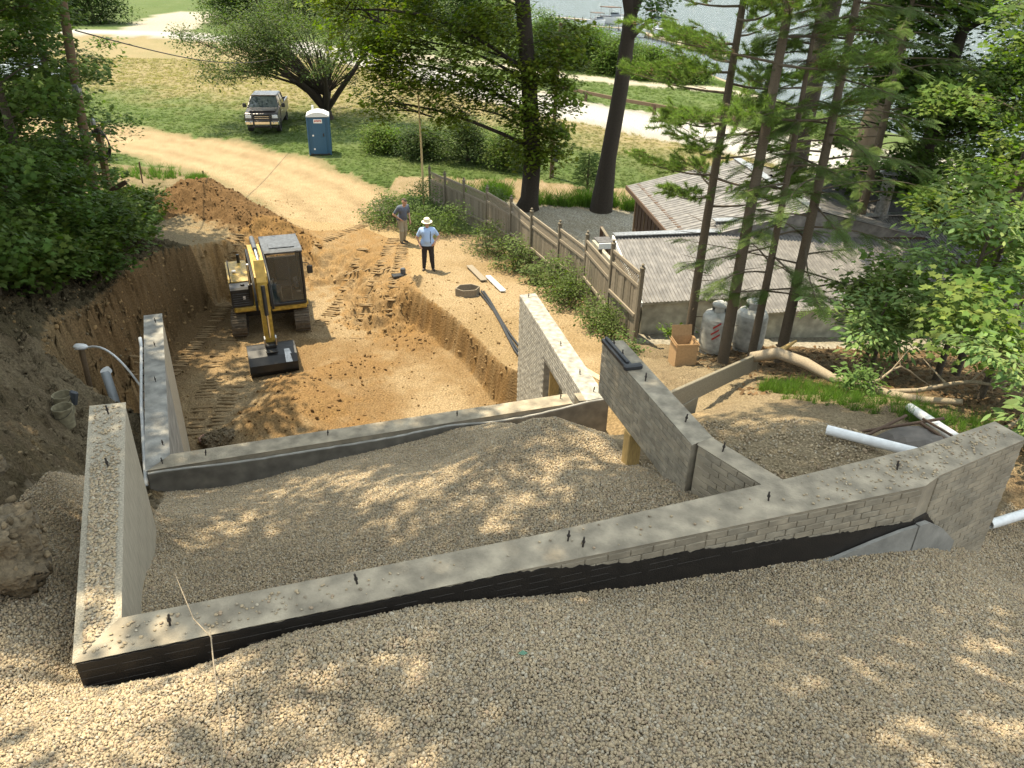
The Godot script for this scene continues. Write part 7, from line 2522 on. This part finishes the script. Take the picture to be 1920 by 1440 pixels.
func make_trees():
	rng.seed = 404
	var maple := Color(0.075, 0.125, 0.026)
	var light := Color(0.115, 0.17, 0.03)
	var dark := Color(0.055, 0.1, 0.022)
	# trees on the left bank
	var i := 0
	var lab := ["dark leafy sapling lowest on the left bank above the clay", "dense dark sapling on the left bank above the dug hollow", "bushy maple sapling leaning over the left rim of the excavation", "tall dark maple on the left bank behind the saplings", "leafy maple beside the foot of the utility pole", "dark maple at the far left edge reaching the top of the picture", "maple behind the leaning utility pole with leaves against the field", "broad dark maple at the left edge beside the service post", "low bright shrubby maple at the foot of the service post", "low dark sapling on the left bank behind the buckets", "lowest dark sapling at the left edge above the clay bank", "low shrub on the left rim nearest the service post", "low shrub on the left rim level with the excavator", "low shrub in the middle of the left rim", "low shrub on the left rim above the capped standpipe", "low shrub on the left rim just behind the standpipe"]
	for q in [[-11.1, -14.4, 3.4, 1.2], [-11.0, -16.4, 3.2, 1.15], [-11.1, -18.6, 3.0, 1.2], [-12.2, -18.9, 7.5, 1.5], [-14.7, -21.9, 3.6, 1.2], [-16.0, -20.5, 10.0, 2.4], [-15.2, -26.2, 9.0, 1.7], [-15.1, -22.9, 8.0, 1.5], [-12.3, -23.2, 1.3, 0.8], [-10.5, -13.0, 2.2, 1.0], [-10.0, -11.4, 1.8, 0.8], [-12.1, -21.6, 1.3, 0.8], [-11.7, -19.6, 1.5, 0.85], [-11.3, -17.9, 1.5, 0.85], [-10.9, -16.2, 1.5, 0.85], [-10.6, -14.6, 1.6, 0.8]]:
		var p := on(q[0], q[1], -0.1)
		var pads := pads_round(int(6 + q[2] * 1.5), 0.7, q[2], q[3], q[3] * 0.8, 0.8 if q[2] > 7.0 else minf(0.72, q[3] * 0.42), 35 if q[2] > 7.0 else 28)
		tree({at = p, label = lab[i], r = 0.05 + q[2] * 0.012, trunk = [Vector3.ZERO, Vector3(0.1, q[2] * 0.5, 0.05), Vector3(0.05, q[2], 0.15)], pads = pads, kind = "maple", color = light if i == 8 else maple.lerp(Color(0.105, 0.165, 0.035), rng.randf()), group = "trees on the left bank", size = 1.15, shape = i % 3})
		i += 1
	# field tree behind the toilet
	var fp := []
	for k in 70:
		var an := rnd(0, TAU)
		var rc := sqrt(rng.randf()) * 6.3
		fp.append([Vector3(cos(an) * rc - 1.6, 2.6 + rnd(0.0, 5.2) * (1.0 - 0.4 * rc / 6.0) + 0.1 * rc, sin(an) * rc * 0.9), Vector3(1.0, 0.6, 1.0), 21, 0.05])
	var fs := []
	for k in 7:
		var an := TAU * k / 7.0 + 0.3
		fs.append([[Vector3(0, 0.6, 0), Vector3(cos(an) * 1.0, 1.8, sin(an) * 1.0), Vector3(cos(an) * 2.6 - 0.3, 3.2, sin(an) * 2.4), Vector3(cos(an) * 4.2 - 0.8, 4.6, sin(an) * 3.6)], [0.2, 0.16, 0.1, 0.04]])
	tree({at = on(-12.6, -52.5, -0.1), label = "spreading many limbed tree with fine leaves on the lawn behind the portable toilet", r = 0.38, trunk = [Vector3.ZERO, Vector3(0, 0.8, 0), Vector3(0, 1.6, 0)], stems = fs, pads = fp, kind = "oval", color = Color(0.085, 0.12, 0.04), bark = "bark_dark", size = 1.5, rise = 0.2})
	# big maple with leafy trunk behind the fence
	var mp := [[Vector3(-1.6, 7.6, 0), Vector3(1.6, 0.9, 1.4), 80], [Vector3(-3.4, 7.3, 0.4), Vector3(1.6, 0.9, 1.4), 80], [Vector3(-5.4, 7.2, 0), Vector3(1.4, 0.9, 1.3), 80], [Vector3(-6.6, 6.3, 0.4), Vector3(1.2, 0.8, 1.2), 65], [Vector3(-4.6, 5.7, 0.6), Vector3(1.3, 0.7, 1.1), 65], [Vector3(-2.4, 5.9, 0.6), Vector3(1.2, 0.7, 1.2), 65], [Vector3(-6.2, 4.8, 0.7), Vector3(0.7, 0.6, 0.7), 30], [Vector3(-3.3, 4.6, 0.6), Vector3(0.9, 0.5, 0.9), 36], [Vector3(-1.4, 5.2, 0.6), Vector3(0.8, 0.6, 0.8), 36], [Vector3(-7.6, 8.2, 0), Vector3(1.4, 1.0, 1.3), 70], [Vector3(-3.0, 9.3, -0.5), Vector3(2.4, 1.2, 2.2), 110], [Vector3(1.8, 10.4, 0), Vector3(1.8, 1.0, 1.8), 90], [Vector3(3.0, 10.8, -1.0), Vector3(1.2, 0.8, 1.2), 60]]
	for k in 16:
		var yy := 2.5 + k * 0.33
		mp.append([Vector3(rnd(-0.5, 1.6), yy, rnd(-0.3, 0.5)), Vector3(0.7, 0.42, 0.6) * (0.6 if k < 3 else 1.0), 18, 0.02])
	for k in 10: mp.append([Vector3(rnd(-5, 4), rnd(10.5, 15.0), rnd(-4, 4)), Vector3(2.0, 1.2, 2.0), 60])
	tree({at = Vector3(0.45, -0.7, -34.6), label = "tall maple with leaf covered dark trunk behind the fence", r = 0.46, taper = 0.55, trunk = [Vector3.ZERO, Vector3(0.12, 0.7, 0), Vector3(0.2, 2.5, 0), Vector3(-0.1, 6, 0), Vector3(-0.6, 10, 0), Vector3(-1.0, 14, 0)], pads = mp, kind = "maple", color = Color(0.13, 0.175, 0.02), bark = "bark_dark", size = 1.55, rise = 0.3})
	tree({at = Vector3(3.85, -0.7, -34.8), label = "tall bare dark trunk forking at the top between the maple and the pines", r = 0.4, taper = 0.7, trunk = [Vector3.ZERO, Vector3(0.15, 2.5, 0), Vector3(0.45, 5.5, 0), Vector3(0.6, 8.3, 0)], stems = [[[Vector3(0.6, 8.2, 0), Vector3(0.2, 9.6, 0), Vector3(-0.8, 12, 0)], [0.25, 0.2, 0.1]], [[Vector3(0.6, 8.2, 0), Vector3(1.1, 9.6, 0), Vector3(1.9, 12.5, 0)], [0.22, 0.18, 0.1]], [[Vector3(0.5, 7.2, 0.1), Vector3(1.1, 7.9, 0.4), Vector3(1.5, 8.3, 0.6)], [0.1, 0.08, 0.05]]], pads = [[Vector3(1.7, 8.4, 0.7), Vector3(0.5, 0.3, 0.5), 14], [Vector3(0.0, 10.5, 0), Vector3(1.4, 0.7, 1.2), 60], [Vector3(-1.5, 13, 0), Vector3(2.5, 1.5, 2.5), 120], [Vector3(2.5, 13.5, 0), Vector3(2.5, 1.5, 2.5), 120]], kind = "maple", color = dark, bark = "bark_dark", size = 1.4})
	# shrubs on the lawn edge
	for q in [[-5.2, -42.6, 1.5, 1.15, "broad dark green shrub on the lawn edge, left of the pair"], [-2.7, -42.2, 2.1, 1.3, "tallest dark green shrub on the lawn edge"], [-0.6, -41.2, 1.6, 1.0, "light green shrub on the lawn edge beside the maple trunk"], [-7.4, -43.6, 1.1, 0.7, "small thin shrub left of the lawn shrubs"]]:
		var pads := pads_round(13, 0.4, q[2], q[3] * 0.85, q[3] * 0.55, 0.5, 21)
		var sh := tree({called = "lawn_shrub", category = "shrub", at = on(q[0], q[1], -0.05), label = q[4], r = 0.07, trunk = [Vector3.ZERO, Vector3(0, q[2] * 0.8, 0)], pads = pads, kind = "oval", color = Color(0.062, 0.095, 0.03) if q[3] > 1.1 else Color(0.12, 0.18, 0.04), group = "shrubs on the lawn edge", size = 1.25, rise = 0.5})
	# pines and hemlocks by the tanks
	pine(on(4.35, -17.4, -0.1), 13.0, 0.1, 3.6, "slender pine trunk left of the propane tanks with soft light needles", 44, 0.2)
	pine(on(4.75, -15.6, -0.1), 13.5, 0.11, 5.2, "slender pine trunk in front of the propane tanks, right of the cardboard box", 26, 0.0)
	hemlock(on(5.42, -15.75, -0.1), 9.0, 0.08, 1.8, "thin forked hemlock in the middle of the leaning trunks", 28, 2.1)
	hemlock(on(6.1, -15.8, -0.1), 12.5, 0.1, 1.7, "slender hemlock farthest right of the thin trunks with drooping fronds", 58, 2.9)
	hemlock(on(10.6, -23.5, -0.1), 11.5, 0.13, 3.4, "hemlock rising behind the cabin roof with light tipped fronds", 60, 3.0)
	# large trunks near the lake
	for q in [[14.6, -41.5, 0.55, "thick bare trunk standing before the lake, darker of the two"], [16.6, -38.0, 0.62, "thick scaly trunk standing before the lake, lighter of the two"]]:
		tree({at = on(q[0], q[1], -0.3), label = q[3], r = q[2], taper = 0.75, trunk = [Vector3.ZERO, Vector3(0.1, 3, 0), Vector3(0.3, 8, 0), Vector3(0.5, 14, 0)], pads = [[Vector3(-2, 12.5, 0), Vector3(2.5, 1.2, 2.5), 70], [Vector3(2.5, 13.5, 0), Vector3(2.5, 1.2, 2.5), 70]], kind = "pine", color = W1, bark = "bark_pine" if q[2] > 0.6 else "bark_dark", size = 1.6, group = "thick trunks before the lake"})
	# dark trees at right
	var rp := []
	for k in 46: rp.append([Vector3(rnd(-3.0, 4.5), rnd(3.0, 11.0), rnd(-2.5, 2.5)), Vector3(1.2, 0.75, 1.2), 42])
	tree({at = on(13.0, -25.5, -0.2), label = "large dark maple filling the upper right behind the cabin", r = 0.36, trunk = [Vector3.ZERO, Vector3(0.1, 4, 0), Vector3(0.3, 11, 0)], pads = rp, kind = "maple", color = maple, bark = "bark_dark", size = 1.35, shape = 1})
	rp = []
	for k in 20: rp.append([Vector3(rnd(-1.0, 3.0), rnd(3.2, 9.0), rnd(-2.0, 2.0)), Vector3(0.9, 0.5, 0.9), 35])
	tree({at = on(12.4, -19.6, -0.2), label = "bright green maple at the right edge above the brush", r = 0.22, trunk = [Vector3.ZERO, Vector3(0.2, 4, 0), Vector3(0.3, 10, 0)], pads = rp, kind = "maple", color = Color(0.12, 0.185, 0.04), size = 1.3, shape = 2})
	i = 0
	lab = ["leafy sapling with long pale leaves before the cabin roof", "broad leaved sapling rising before the right cabin wall", "thin sapling with a tuft of pale leaves on the litter", "bushy sapling at the right edge above the white pipe", "dense brush sapling at the right edge beside the near wall end", "tall light sapling at the far right before the dark maple", "low leafy sapling between the litter and the cabin wall"]
	for q in [[8.3, -13.4, 3.6, 1.1], [7.7, -14.8, 2.5, 0.9], [6.8, -13.4, 1.8, 0.45], [7.9, -11.4, 2.4, 1.0], [7.6, -9.7, 1.3, 0.7], [9.3, -14.4, 4.6, 1.3], [9.0, -16.4, 1.8, 0.7]]:
		var pads := pads_round(int(4 + q[2] * 1.2), q[2] * 0.42, q[2], q[3], q[3] * 0.75, 0.4, 14)
		tree({called = "sapling", at = on(q[0], q[1], -0.1), label = lab[i], r = 0.03 + q[2] * 0.007, trunk = [Vector3.ZERO, Vector3(0.05, q[2] * 0.5, 0), Vector3(0.1, q[2], 0.1)], pads = pads, kind = "ash" if i % 2 == 0 else "bigmaple", color = Color(0.20, 0.29, 0.10) if i % 2 == 0 else Color(0.15, 0.225, 0.05), group = "saplings on the right slope", size = 1.0, shape = i % 2})
		i += 1
	# canopy trees beyond the frame whose shade falls on the walls and gravel
	canopy(Vector3(-9.5, 6.3, -3.5), Vector3(-5.7, 10.4, -10.9), 3.7, 27, "tall oak left of the viewer whose crown shades the gravel bed", 31)
	canopy(Vector3(-7.5, 6.5, 1.5), Vector3(-3.2, 10.6, -6.6), 3.9, 18, "tall oak left behind the viewer whose crown shades the near gravel", 32)
	canopy(Vector3(9.5, 4.2, -2.0), Vector3(0.2, 13.6, -6.2), 3.8, 15, "tall oak right of the viewer whose crown shades the near wall", 33)
	canopy(Vector3(11.5, 3.2, -8.0), Vector3(0.2, 14.2, -11.4), 2.8, 12, "tall oak at the right whose limbs shade the soil behind the near wall", 34)
	canopy(Vector3(-14.2, 6.0, -9.5), Vector3(-10.8, 8.6, -13.4), 4.2, 40, "tall oak on the left bank whose crown shades the lower wall", 35)
	canopy(Vector3(-18.5, 1.5, -27.5), Vector3(-14.6, 10.0, -25.4), 3.0, 26, "tall oak at the far left whose crown shades the left cut", 36)
	canopy(Vector3(-16.5, 4.0, -15.0), Vector3(-13.0, 9.0, -18.5), 3.4, 20, "tall oak farther along the left bank whose crown shades the dug hollow", 37)
	rng.seed = 900
	# thickets and trees far off
	i = 0
	for q in [[6.3, -86.5, 4.0, 2.6], [9.5, -83.5, 3.2, 2.4], [12.6, -81, 2.5, 2.1], [3.0, -91, 4.8, 3.2], [7.5, -92, 3.6, 3.0], [15.4, -78.5, 2.0, 1.8], [-1.5, -98, 6.0, 4.0], [11.5, -88, 2.4, 2.4]]:
		var pads := pads_round(26, 0.5, q[2], q[3] * 0.8, q[3] * 0.4, 1.0, 21)
		tree({called = "thicket_tree", at = on(q[0], q[1], -0.3), label = ["bushy tree in the thicket by the lake inlet, lowest", "bushy tree in the middle of the lakeside thicket", "bushy tree at the right of the lakeside thicket", "taller bushy tree at the left of the lakeside thicket", "tall bushy tree at the back of the lakeside thicket", "small bush at the right end of the lakeside thicket", "tall tree beyond the road left of the lakeside thicket", "bushy tree behind the middle of the lakeside thicket"][i], r = 0.15, trunk = [Vector3.ZERO, Vector3(0, q[2] * 0.8, 0)], pads = pads, kind = "oval", color = Color(0.095, 0.15, 0.035), group = "lakeside thicket", size = 2.2, rise = 0.4})
		i += 1
	i = 0
	for q in [[-46, -140, 8, 6], [-36, -140, 9, 6], [-26, -137, 8, 6], [-17, -130, 8, 6], [-66, -130, 9, 6], [-80, -128, 9, 7], [-8, -135, 9, 6]]:
		var pads := pads_round(30, 0.8, q[2], q[3] * 0.8, q[3] * 0.5, 2.0, 21)
		tree({called = "wood_edge_tree", at = on(q[0], q[1], -0.3), label = ["dark tree beyond the road just right of the track", "dark tree beyond the road behind the field tree", "dark tree beyond the road above the maple's left limbs", "dark tree beyond the road left of the maple trunk", "dark round tree beyond the road just left of the track", "dark tree beyond the road at the far left", "dark tree beyond the road behind the maple"][i], r = 0.25, trunk = [Vector3.ZERO, Vector3(0, q[2] * 0.8, 0)], pads = pads, kind = "oval", color = Color(0.05, 0.085, 0.022), group = "trees beyond the road", size = 4.0, rise = 0.4})
		i += 1
	# little spruce
	var sp := []
	for k in 15:
		var t := k / 14.0
		for a in 5:
			var an := TAU * a / 5.0 + k
			var rc := 0.62 * (1.0 - t) + 0.04
			sp.append([Vector3(cos(an) * rc * 0.6, 0.35 + 1.35 * t, sin(an) * rc * 0.6), Vector3(rc * 0.5, 0.08, rc * 0.5), 7, 0.008])
	tree({called = "small_spruce", at = on(3.45, -38.0, -0.05), label = "small young spruce on the grass strip between the two trunks", r = 0.05, trunk = [Vector3.ZERO, Vector3(0, 1.75, 0)], pads = sp, kind = "spruce", color = W1, size = 0.8})

func pine(at: Vector3, h: float, r: float, from: float, label: String, n: int, dirz: float) -> void:
	var t := thing("pine_tree", label, "tree", at, 0.0, "thin trunks by the tanks")
	var mb := MB.new()
	var tp := [Vector3.ZERO, Vector3(0.02, h * 0.25, 0.02), Vector3(0.1, h * 0.5, -0.05), Vector3(0.16, h * 0.75, 0.0), Vector3(0.2, h, 0)]
	mb.tube(tp, [r * 1.2, r, r * 0.82, r * 0.6, r * 0.2], 12)
	var xf := []
	var cols := []
	for i in n:
		var k := (i + rng.randf()) / n
		var y := lerpf(from, h - 0.4, k)
		var an := 2.39996 * i + rnd(-0.4, 0.4)
		var ln := lerpf(2.5, 0.9, k) * rnd(0.65, 1.15)
		if y < 5.0: ln *= 0.8
		var st := Vector3(0.1 * y / h, y, 0)
		var d := Vector3(cos(an), rnd(0.0, 0.25), sin(an)).normalized()
		var pts := limb_pts(st, st + d * ln, -0.05)
		mb.tube(pts, [0.03, 0.026, 0.021, 0.016, 0.011, 0.005], 6, false)
		for q in 19:
			var f := rnd(0.3, 1.0)
			var w := st + d * ln * f
			var side := Vector3(-d.z, 0, d.x) * rnd(-0.45, 0.45) * (1.2 - f * 0.6)
			var e := w + side + Vector3(0, rnd(-0.06, 0.16), 0)
			if q % 3 == 0: mb.tube([st + d * ln * (f - 0.12), e], [0.009, 0.004], 4, false)
			for m in 2:
				var s := rnd(0.85, 1.25)
				var yaw := atan2(-(d.z + side.z * 1.4), d.x + side.x * 1.4) + rnd(-0.7, 0.7)
				xf.append(Transform3D(Basis.from_euler(Vector3(rnd(-3, 3), 0, 0)) * Basis.from_scale(Vector3.ONE * s), Vector3.ZERO))
				xf[-1] = Transform3D(Basis.from_euler(Vector3(0, yaw, rnd(-0.1, 0.6))), e + rvec(0.1)) * xf[-1]
				var v := rnd(0.85, 1.2)
				cols.append(Color(v, v, v))
	# short dead stubs low on the stem
	for i in 16:
		var y := rnd(0.8, maxf(from, 2.5))
		var an := rnd(0, TAU)
		mb.tube([Vector3(0.05, y, 0), Vector3(0.05 + cos(an) * rnd(0.3, 0.8), y + rnd(-0.1, 0.2), sin(an) * rnd(0.3, 0.8))], [0.012, 0.003], 4, false)
	part(t, "trunk", mb.mesh(), M["bark_pine"])
	scatter(t, "crown", spray("pine", 0), M["needle"], xf, cols)

func hemlock(at: Vector3, h: float, r: float, from: float, label: String, n: int, reach: float) -> void:
	var t := thing("hemlock_tree", label, "tree", at, 0.0, "thin trunks by the tanks" if at.z > -17.0 else "")
	var mb := MB.new()
	mb.tube([Vector3.ZERO, Vector3(0.03, h * 0.25, 0.02), Vector3(0.06, h * 0.5, -0.04), Vector3(0.02, h * 0.75, 0.0), Vector3(0.05, h, 0)], [r * 1.25, r, r * 0.8, r * 0.5, r * 0.1], 12)
	var xf := []
	var cols := []
	for i in n:
		var k := (i + rng.randf()) / n
		var y := lerpf(from, h - 0.3, k)
		var an := 2.39996 * i + rnd(-0.4, 0.4)
		var ln := reach * lerpf(1.0, 0.4, k) * rnd(0.6, 1.15)
		var st := Vector3(0.04, y, 0)
		var d := Vector3(cos(an), rnd(-0.1, 0.22), sin(an)).normalized()
		var pts := limb_pts(st, st + d * ln - Vector3.UP * 0.12 * ln, 0.05)
		mb.tube(pts, [0.024, 0.02, 0.016, 0.012, 0.008, 0.003], 5, false)
		for q in 25:
			var f := rnd(0.3, 1.0)
			var p: Vector3 = pts[int(f * 4.99)].lerp(pts[int(f * 4.99) + 1], fmod(f * 4.99, 1.0))
			var sd := rnd(-1.1, 1.1) if f < 0.9 else rnd(-0.4, 0.4)
			var yaw := atan2(-d.z, d.x) + sd
			var s := rnd(0.4, 0.8)
			xf.append(Transform3D(Basis.from_euler(Vector3(rnd(-0.25, 0.25), yaw, rnd(-0.4, 0.05))) * Basis.from_scale(Vector3.ONE * s), p + rvec(0.05)))
			var v := rnd(0.8, 1.25)
			cols.append(Color(v, v, v))
	part(t, "trunk", mb.mesh(), M["bark_pine"])
	scatter(t, "crown", spray("hemlock", 0), M["needle"], xf, cols)

func canopy(at: Vector3, to: Vector3, rad: float, n: int, label: String, seed_v: int) -> void:
	rng.seed = seed_v
	# to: crown centre relative to the base's foot in x and z of the scene; its y is the height above the foot
	var c := Vector3(to.x - at.x, to.y, to.z - at.z)
	var pads := []
	for i in n:
		var an := rnd(0, TAU)
		var rc := sqrt(rng.randf()) * rad
		pads.append([c + Vector3(cos(an) * rc, rnd(-1.2, 2.6), sin(an) * rc), Vector3(1.1, 0.55, 1.1), 21, 0.035])
	tree({called = "oak_tree", at = at, label = label, r = 0.32, trunk = [Vector3.ZERO, Vector3(0, 4, 0), c * Vector3(0.35, 0.7, 0.35), c * Vector3(0.7, 0.95, 0.7), c + Vector3(0, 0.6, 0)], pads = pads, kind = "bigmaple", color = Color(0.06, 0.105, 0.022), size = 1.35, group = "oaks around the viewer", rise = 0.1})

# ---------------------------------------------------------------- small plants
func plant(called: String, label: String, category: String, group: String, at: Vector3, n: int, reach: Vector3, kind: String, color: Color, size: float) -> void:
	var t := thing(called, label, category, at, 0.0, group)
	var mb := MB.new()
	var xf := []
	var cols := []
	for i in n:
		var d := rvec()
		while d.length() > 1.0: d = rvec()
		var w := d * reach
		w.y = absf(w.y) + 0.05
		xf.append(Transform3D(Basis.from_euler(Vector3(rnd(-0.5, 0.5), rnd(0, TAU), rnd(-0.5, 0.5))) * Basis.from_scale(Vector3.ONE * rnd(0.7, 1.25) * size), w))
		var v := rnd(0.75, 1.3)
		cols.append(Color(color.r * v, color.g * v, color.b * v))
		if i % 4 == 0: mb.tube([Vector3(w.x * 0.3, -0.05, w.z * 0.3), w], [0.008, 0.004], 4, false)
	part(t, "stem", mb.mesh(), M["bark"]).set_meta("kind", "stuff")
	scatter(t, "foliage", spray(kind, 0), M["leaf"], xf, cols)

func grass_patch(label: String, pts: Array, n: int, s0: float, s1: float, color: Color) -> void:
	var xf := []
	var cols := []
	for i in n:
		var q: Array = pts[rng.randi() % pts.size()]
		var an := rnd(0, TAU)
		var rc := sqrt(rng.randf())
		var x: float = q[0] + cos(an) * rc * q[2]
		var z: float = q[1] + sin(an) * rc * q[3]
		var s := rnd(s0, s1)
		xf.append(Transform3D(Basis.from_euler(Vector3(0, rnd(0, TAU), 0)) * Basis.from_scale(Vector3(s, s * rnd(0.7, 1.3), s)), on(x, z, -0.02)))
		var v := rnd(0.7, 1.3)
		cols.append(Color(color.r * v, color.g * v, color.b * v))
	var o := scatter(self, "grass", spray("grass", 0), M["blade"], xf, cols)
	tag(o, label, "grass", "", "stuff")

func make_small_plants():
	rng.seed = 505
	var vine := Color(0.115, 0.155, 0.05)
	var i := 0
	for q in [[1.95, -21.4, 0.75, 0.75, 0.8], [1.55, -22.6, 0.7, 0.9, 0.9], [2.5, -19.4, 0.5, 0.6, 0.6], [0.2, -25.8, 0.75, 0.8, 0.8], [-0.7, -27.6, 0.8, 0.8, 0.9], [0.95, -24.2, 0.45, 0.5, 0.5], [2.75, -18.5, 0.35, 0.5, 0.5]]:
		plant("fence_vine", ["leafy vine sprawling over the middle fence panels", "thick vine climbing the fence beside the middle post", "vine hanging on the nearest fence panels", "leafy bush against the fence behind the white board", "broad leafy bush at the fence behind the man in blue", "small vine at the foot of the fence by the conduits", "vine at the foot of the end fence post"][i], "vine", "vines along the fence", on(q[0] - 0.25, q[1], 0.0), int(70 * q[2] * q[3]) + 30, Vector3(q[2], q[3] * 1.6, q[4]), "ash" if i % 2 else "oval", vine, 0.85)
		i += 1
	i = 0
	for q in [[-5.0, -30.6, 1.3, 0.9, 1.2], [-3.6, -29.6, 1.0, 0.8, 1.0], [-3.9, -32.4, 1.0, 1.1, 0.9], [-1.2, -34.2, 0.9, 0.7, 0.8], [-2.4, -30.0, 0.7, 0.9, 0.7]]:
		plant("roadside_bush", ["sprawling bright bush beside the driveway behind the bareheaded man", "leafy bush between the two men and the fence", "upright bush at the far end of the fence by the thin pole", "round bush behind the fence on the pale lot", "dark leafy bush against the far fence panels"][i], "bush", "bushes by the fence and driveway", on(q[0], q[1]), int(90 * q[2] * q[4]), Vector3(q[2], q[3] * 1.3, q[4]), "oval", Color(0.115, 0.165, 0.05), 0.95)
		i += 1
	plant("tree_seedling", "bright green seedling with a flat tuft of leaves behind the cardboard box", "seedling", "", on(3.85, -16.6, 0.55), 9, Vector3(0.3, 0.1, 0.2), "bigmaple", Color(0.13, 0.2, 0.04), 0.6)
	plant("ground_weed", "low leafy weed beside the end post of the fence", "weed", "", on(2.8, -17.0), 18, Vector3(0.3, 0.25, 0.3), "oval", Color(0.11, 0.17, 0.05), 0.8)
	plant("ground_weed", "leafy weed rising from the fallen limb in the green patch", "weed", "", on(5.75, -11.3), 26, Vector3(0.3, 0.45, 0.3), "ash", Color(0.12, 0.19, 0.055), 0.75)
	grass_patch("bright green grass and weeds along the fallen limb", [[5.2, -11.7, 0.7, 0.5], [5.0, -10.9, 0.6, 0.6], [5.7, -10.3, 0.7, 0.5], [4.7, -11.9, 0.4, 0.4], [6.4, -9.7, 0.6, 0.3]], 420, 0.35, 0.75, Color(1.0, 1.05, 0.9))
	grass_patch("green weeds around the service post and the rim of the bank", [[-12.6, -23.6, 0.7, 0.8], [-13.6, -26.5, 1.0, 1.2], [-15.5, -31.0, 1.6, 1.5], [-14.8, -35.6, 0.5, 0.5], [-17.5, -36.0, 2.0, 1.2]], 600, 0.5, 1.3, Color(0.85, 0.95, 0.8))
	grass_patch("tall grass strip between the pale lot and the far lawn", [[-0.9, -36.2, 0.7, 0.6], [1.8, -35.5, 1.6, 0.4], [3.6, -35.6, 1.2, 0.4], [5.6, -35.2, 0.8, 0.4], [-2.6, -35.6, 1.2, 0.6]], 520, 0.9, 2.2, Color(0.9, 1.0, 0.8))
	# short lawn grass
	var gx := []
	var gc := []
	for k in 46000:
		var t := pow(rng.randf(), 1.5)
		var z := lerpf(-36.0, -85.0, t)
		var x := rnd(-0.62, 0.42) * absf(z) * 1.05
		if height(x, z) < -1.0: continue
		var r := zone_color(x, z, 0.0, 0.0)
		if r[0] != 4: continue
		var c: Color = r[1]
		var v := rnd(4.0, 7.2)
		var s := rnd(0.35, 0.75) * (1.0 + t)
		gx.append(Transform3D(Basis.from_euler(Vector3(0, rnd(0, TAU), 0)) * Basis.from_scale(Vector3(s * 1.6, s * 0.35, s * 1.6)), Vector3(x, height(x, z) - 0.01, z)))
		gc.append(Color(c.r * v * 1.25, c.g * v * 0.82, c.b * v * 3.3))
	tag(scatter(self, "grass", spray("grass", 1), M["blade"], gx, gc), "short mown grass of the lawn, dry and tan towards the road", "grass", "", "stuff")
	# leaf litter on the right slope
	var xf := []
	var cols := []
	for k in 5200:
		var x := rnd(4.0, 14.0)
		var z := rnd(-18.0, -8.5)
		if x < 5.5 + rnd(-1.5, 1.0) and z < -12.5 and z > -15.0: continue
		if x < 7.0 and z > -11.5: continue
		xf.append(Transform3D(Basis.from_euler(Vector3(rnd(-0.7, 0.7), rnd(0, TAU), rnd(-0.7, 0.7))) * Basis.from_scale(Vector3.ONE * rnd(0.07, 0.13)), on(x, z, rnd(0.0, 0.04))))
		var v := rnd(0.6, 1.4)
		cols.append(Color(0.23 * v, 0.145 * v, 0.075 * v))
	var lm := MB.new()
	leaf(lm, Vector3(0, 0, 0.4), Basis(Vector3.RIGHT, Vector3(0, 0, -1), Vector3.UP), 1.0, "oval", Color(1, 1, 1))
	tag(scatter(self, "leaf_litter", lm.mesh(), M["stone"], xf, cols), "dry brown leaf litter on the slope below the saplings", "leaf litter", "", "stuff")
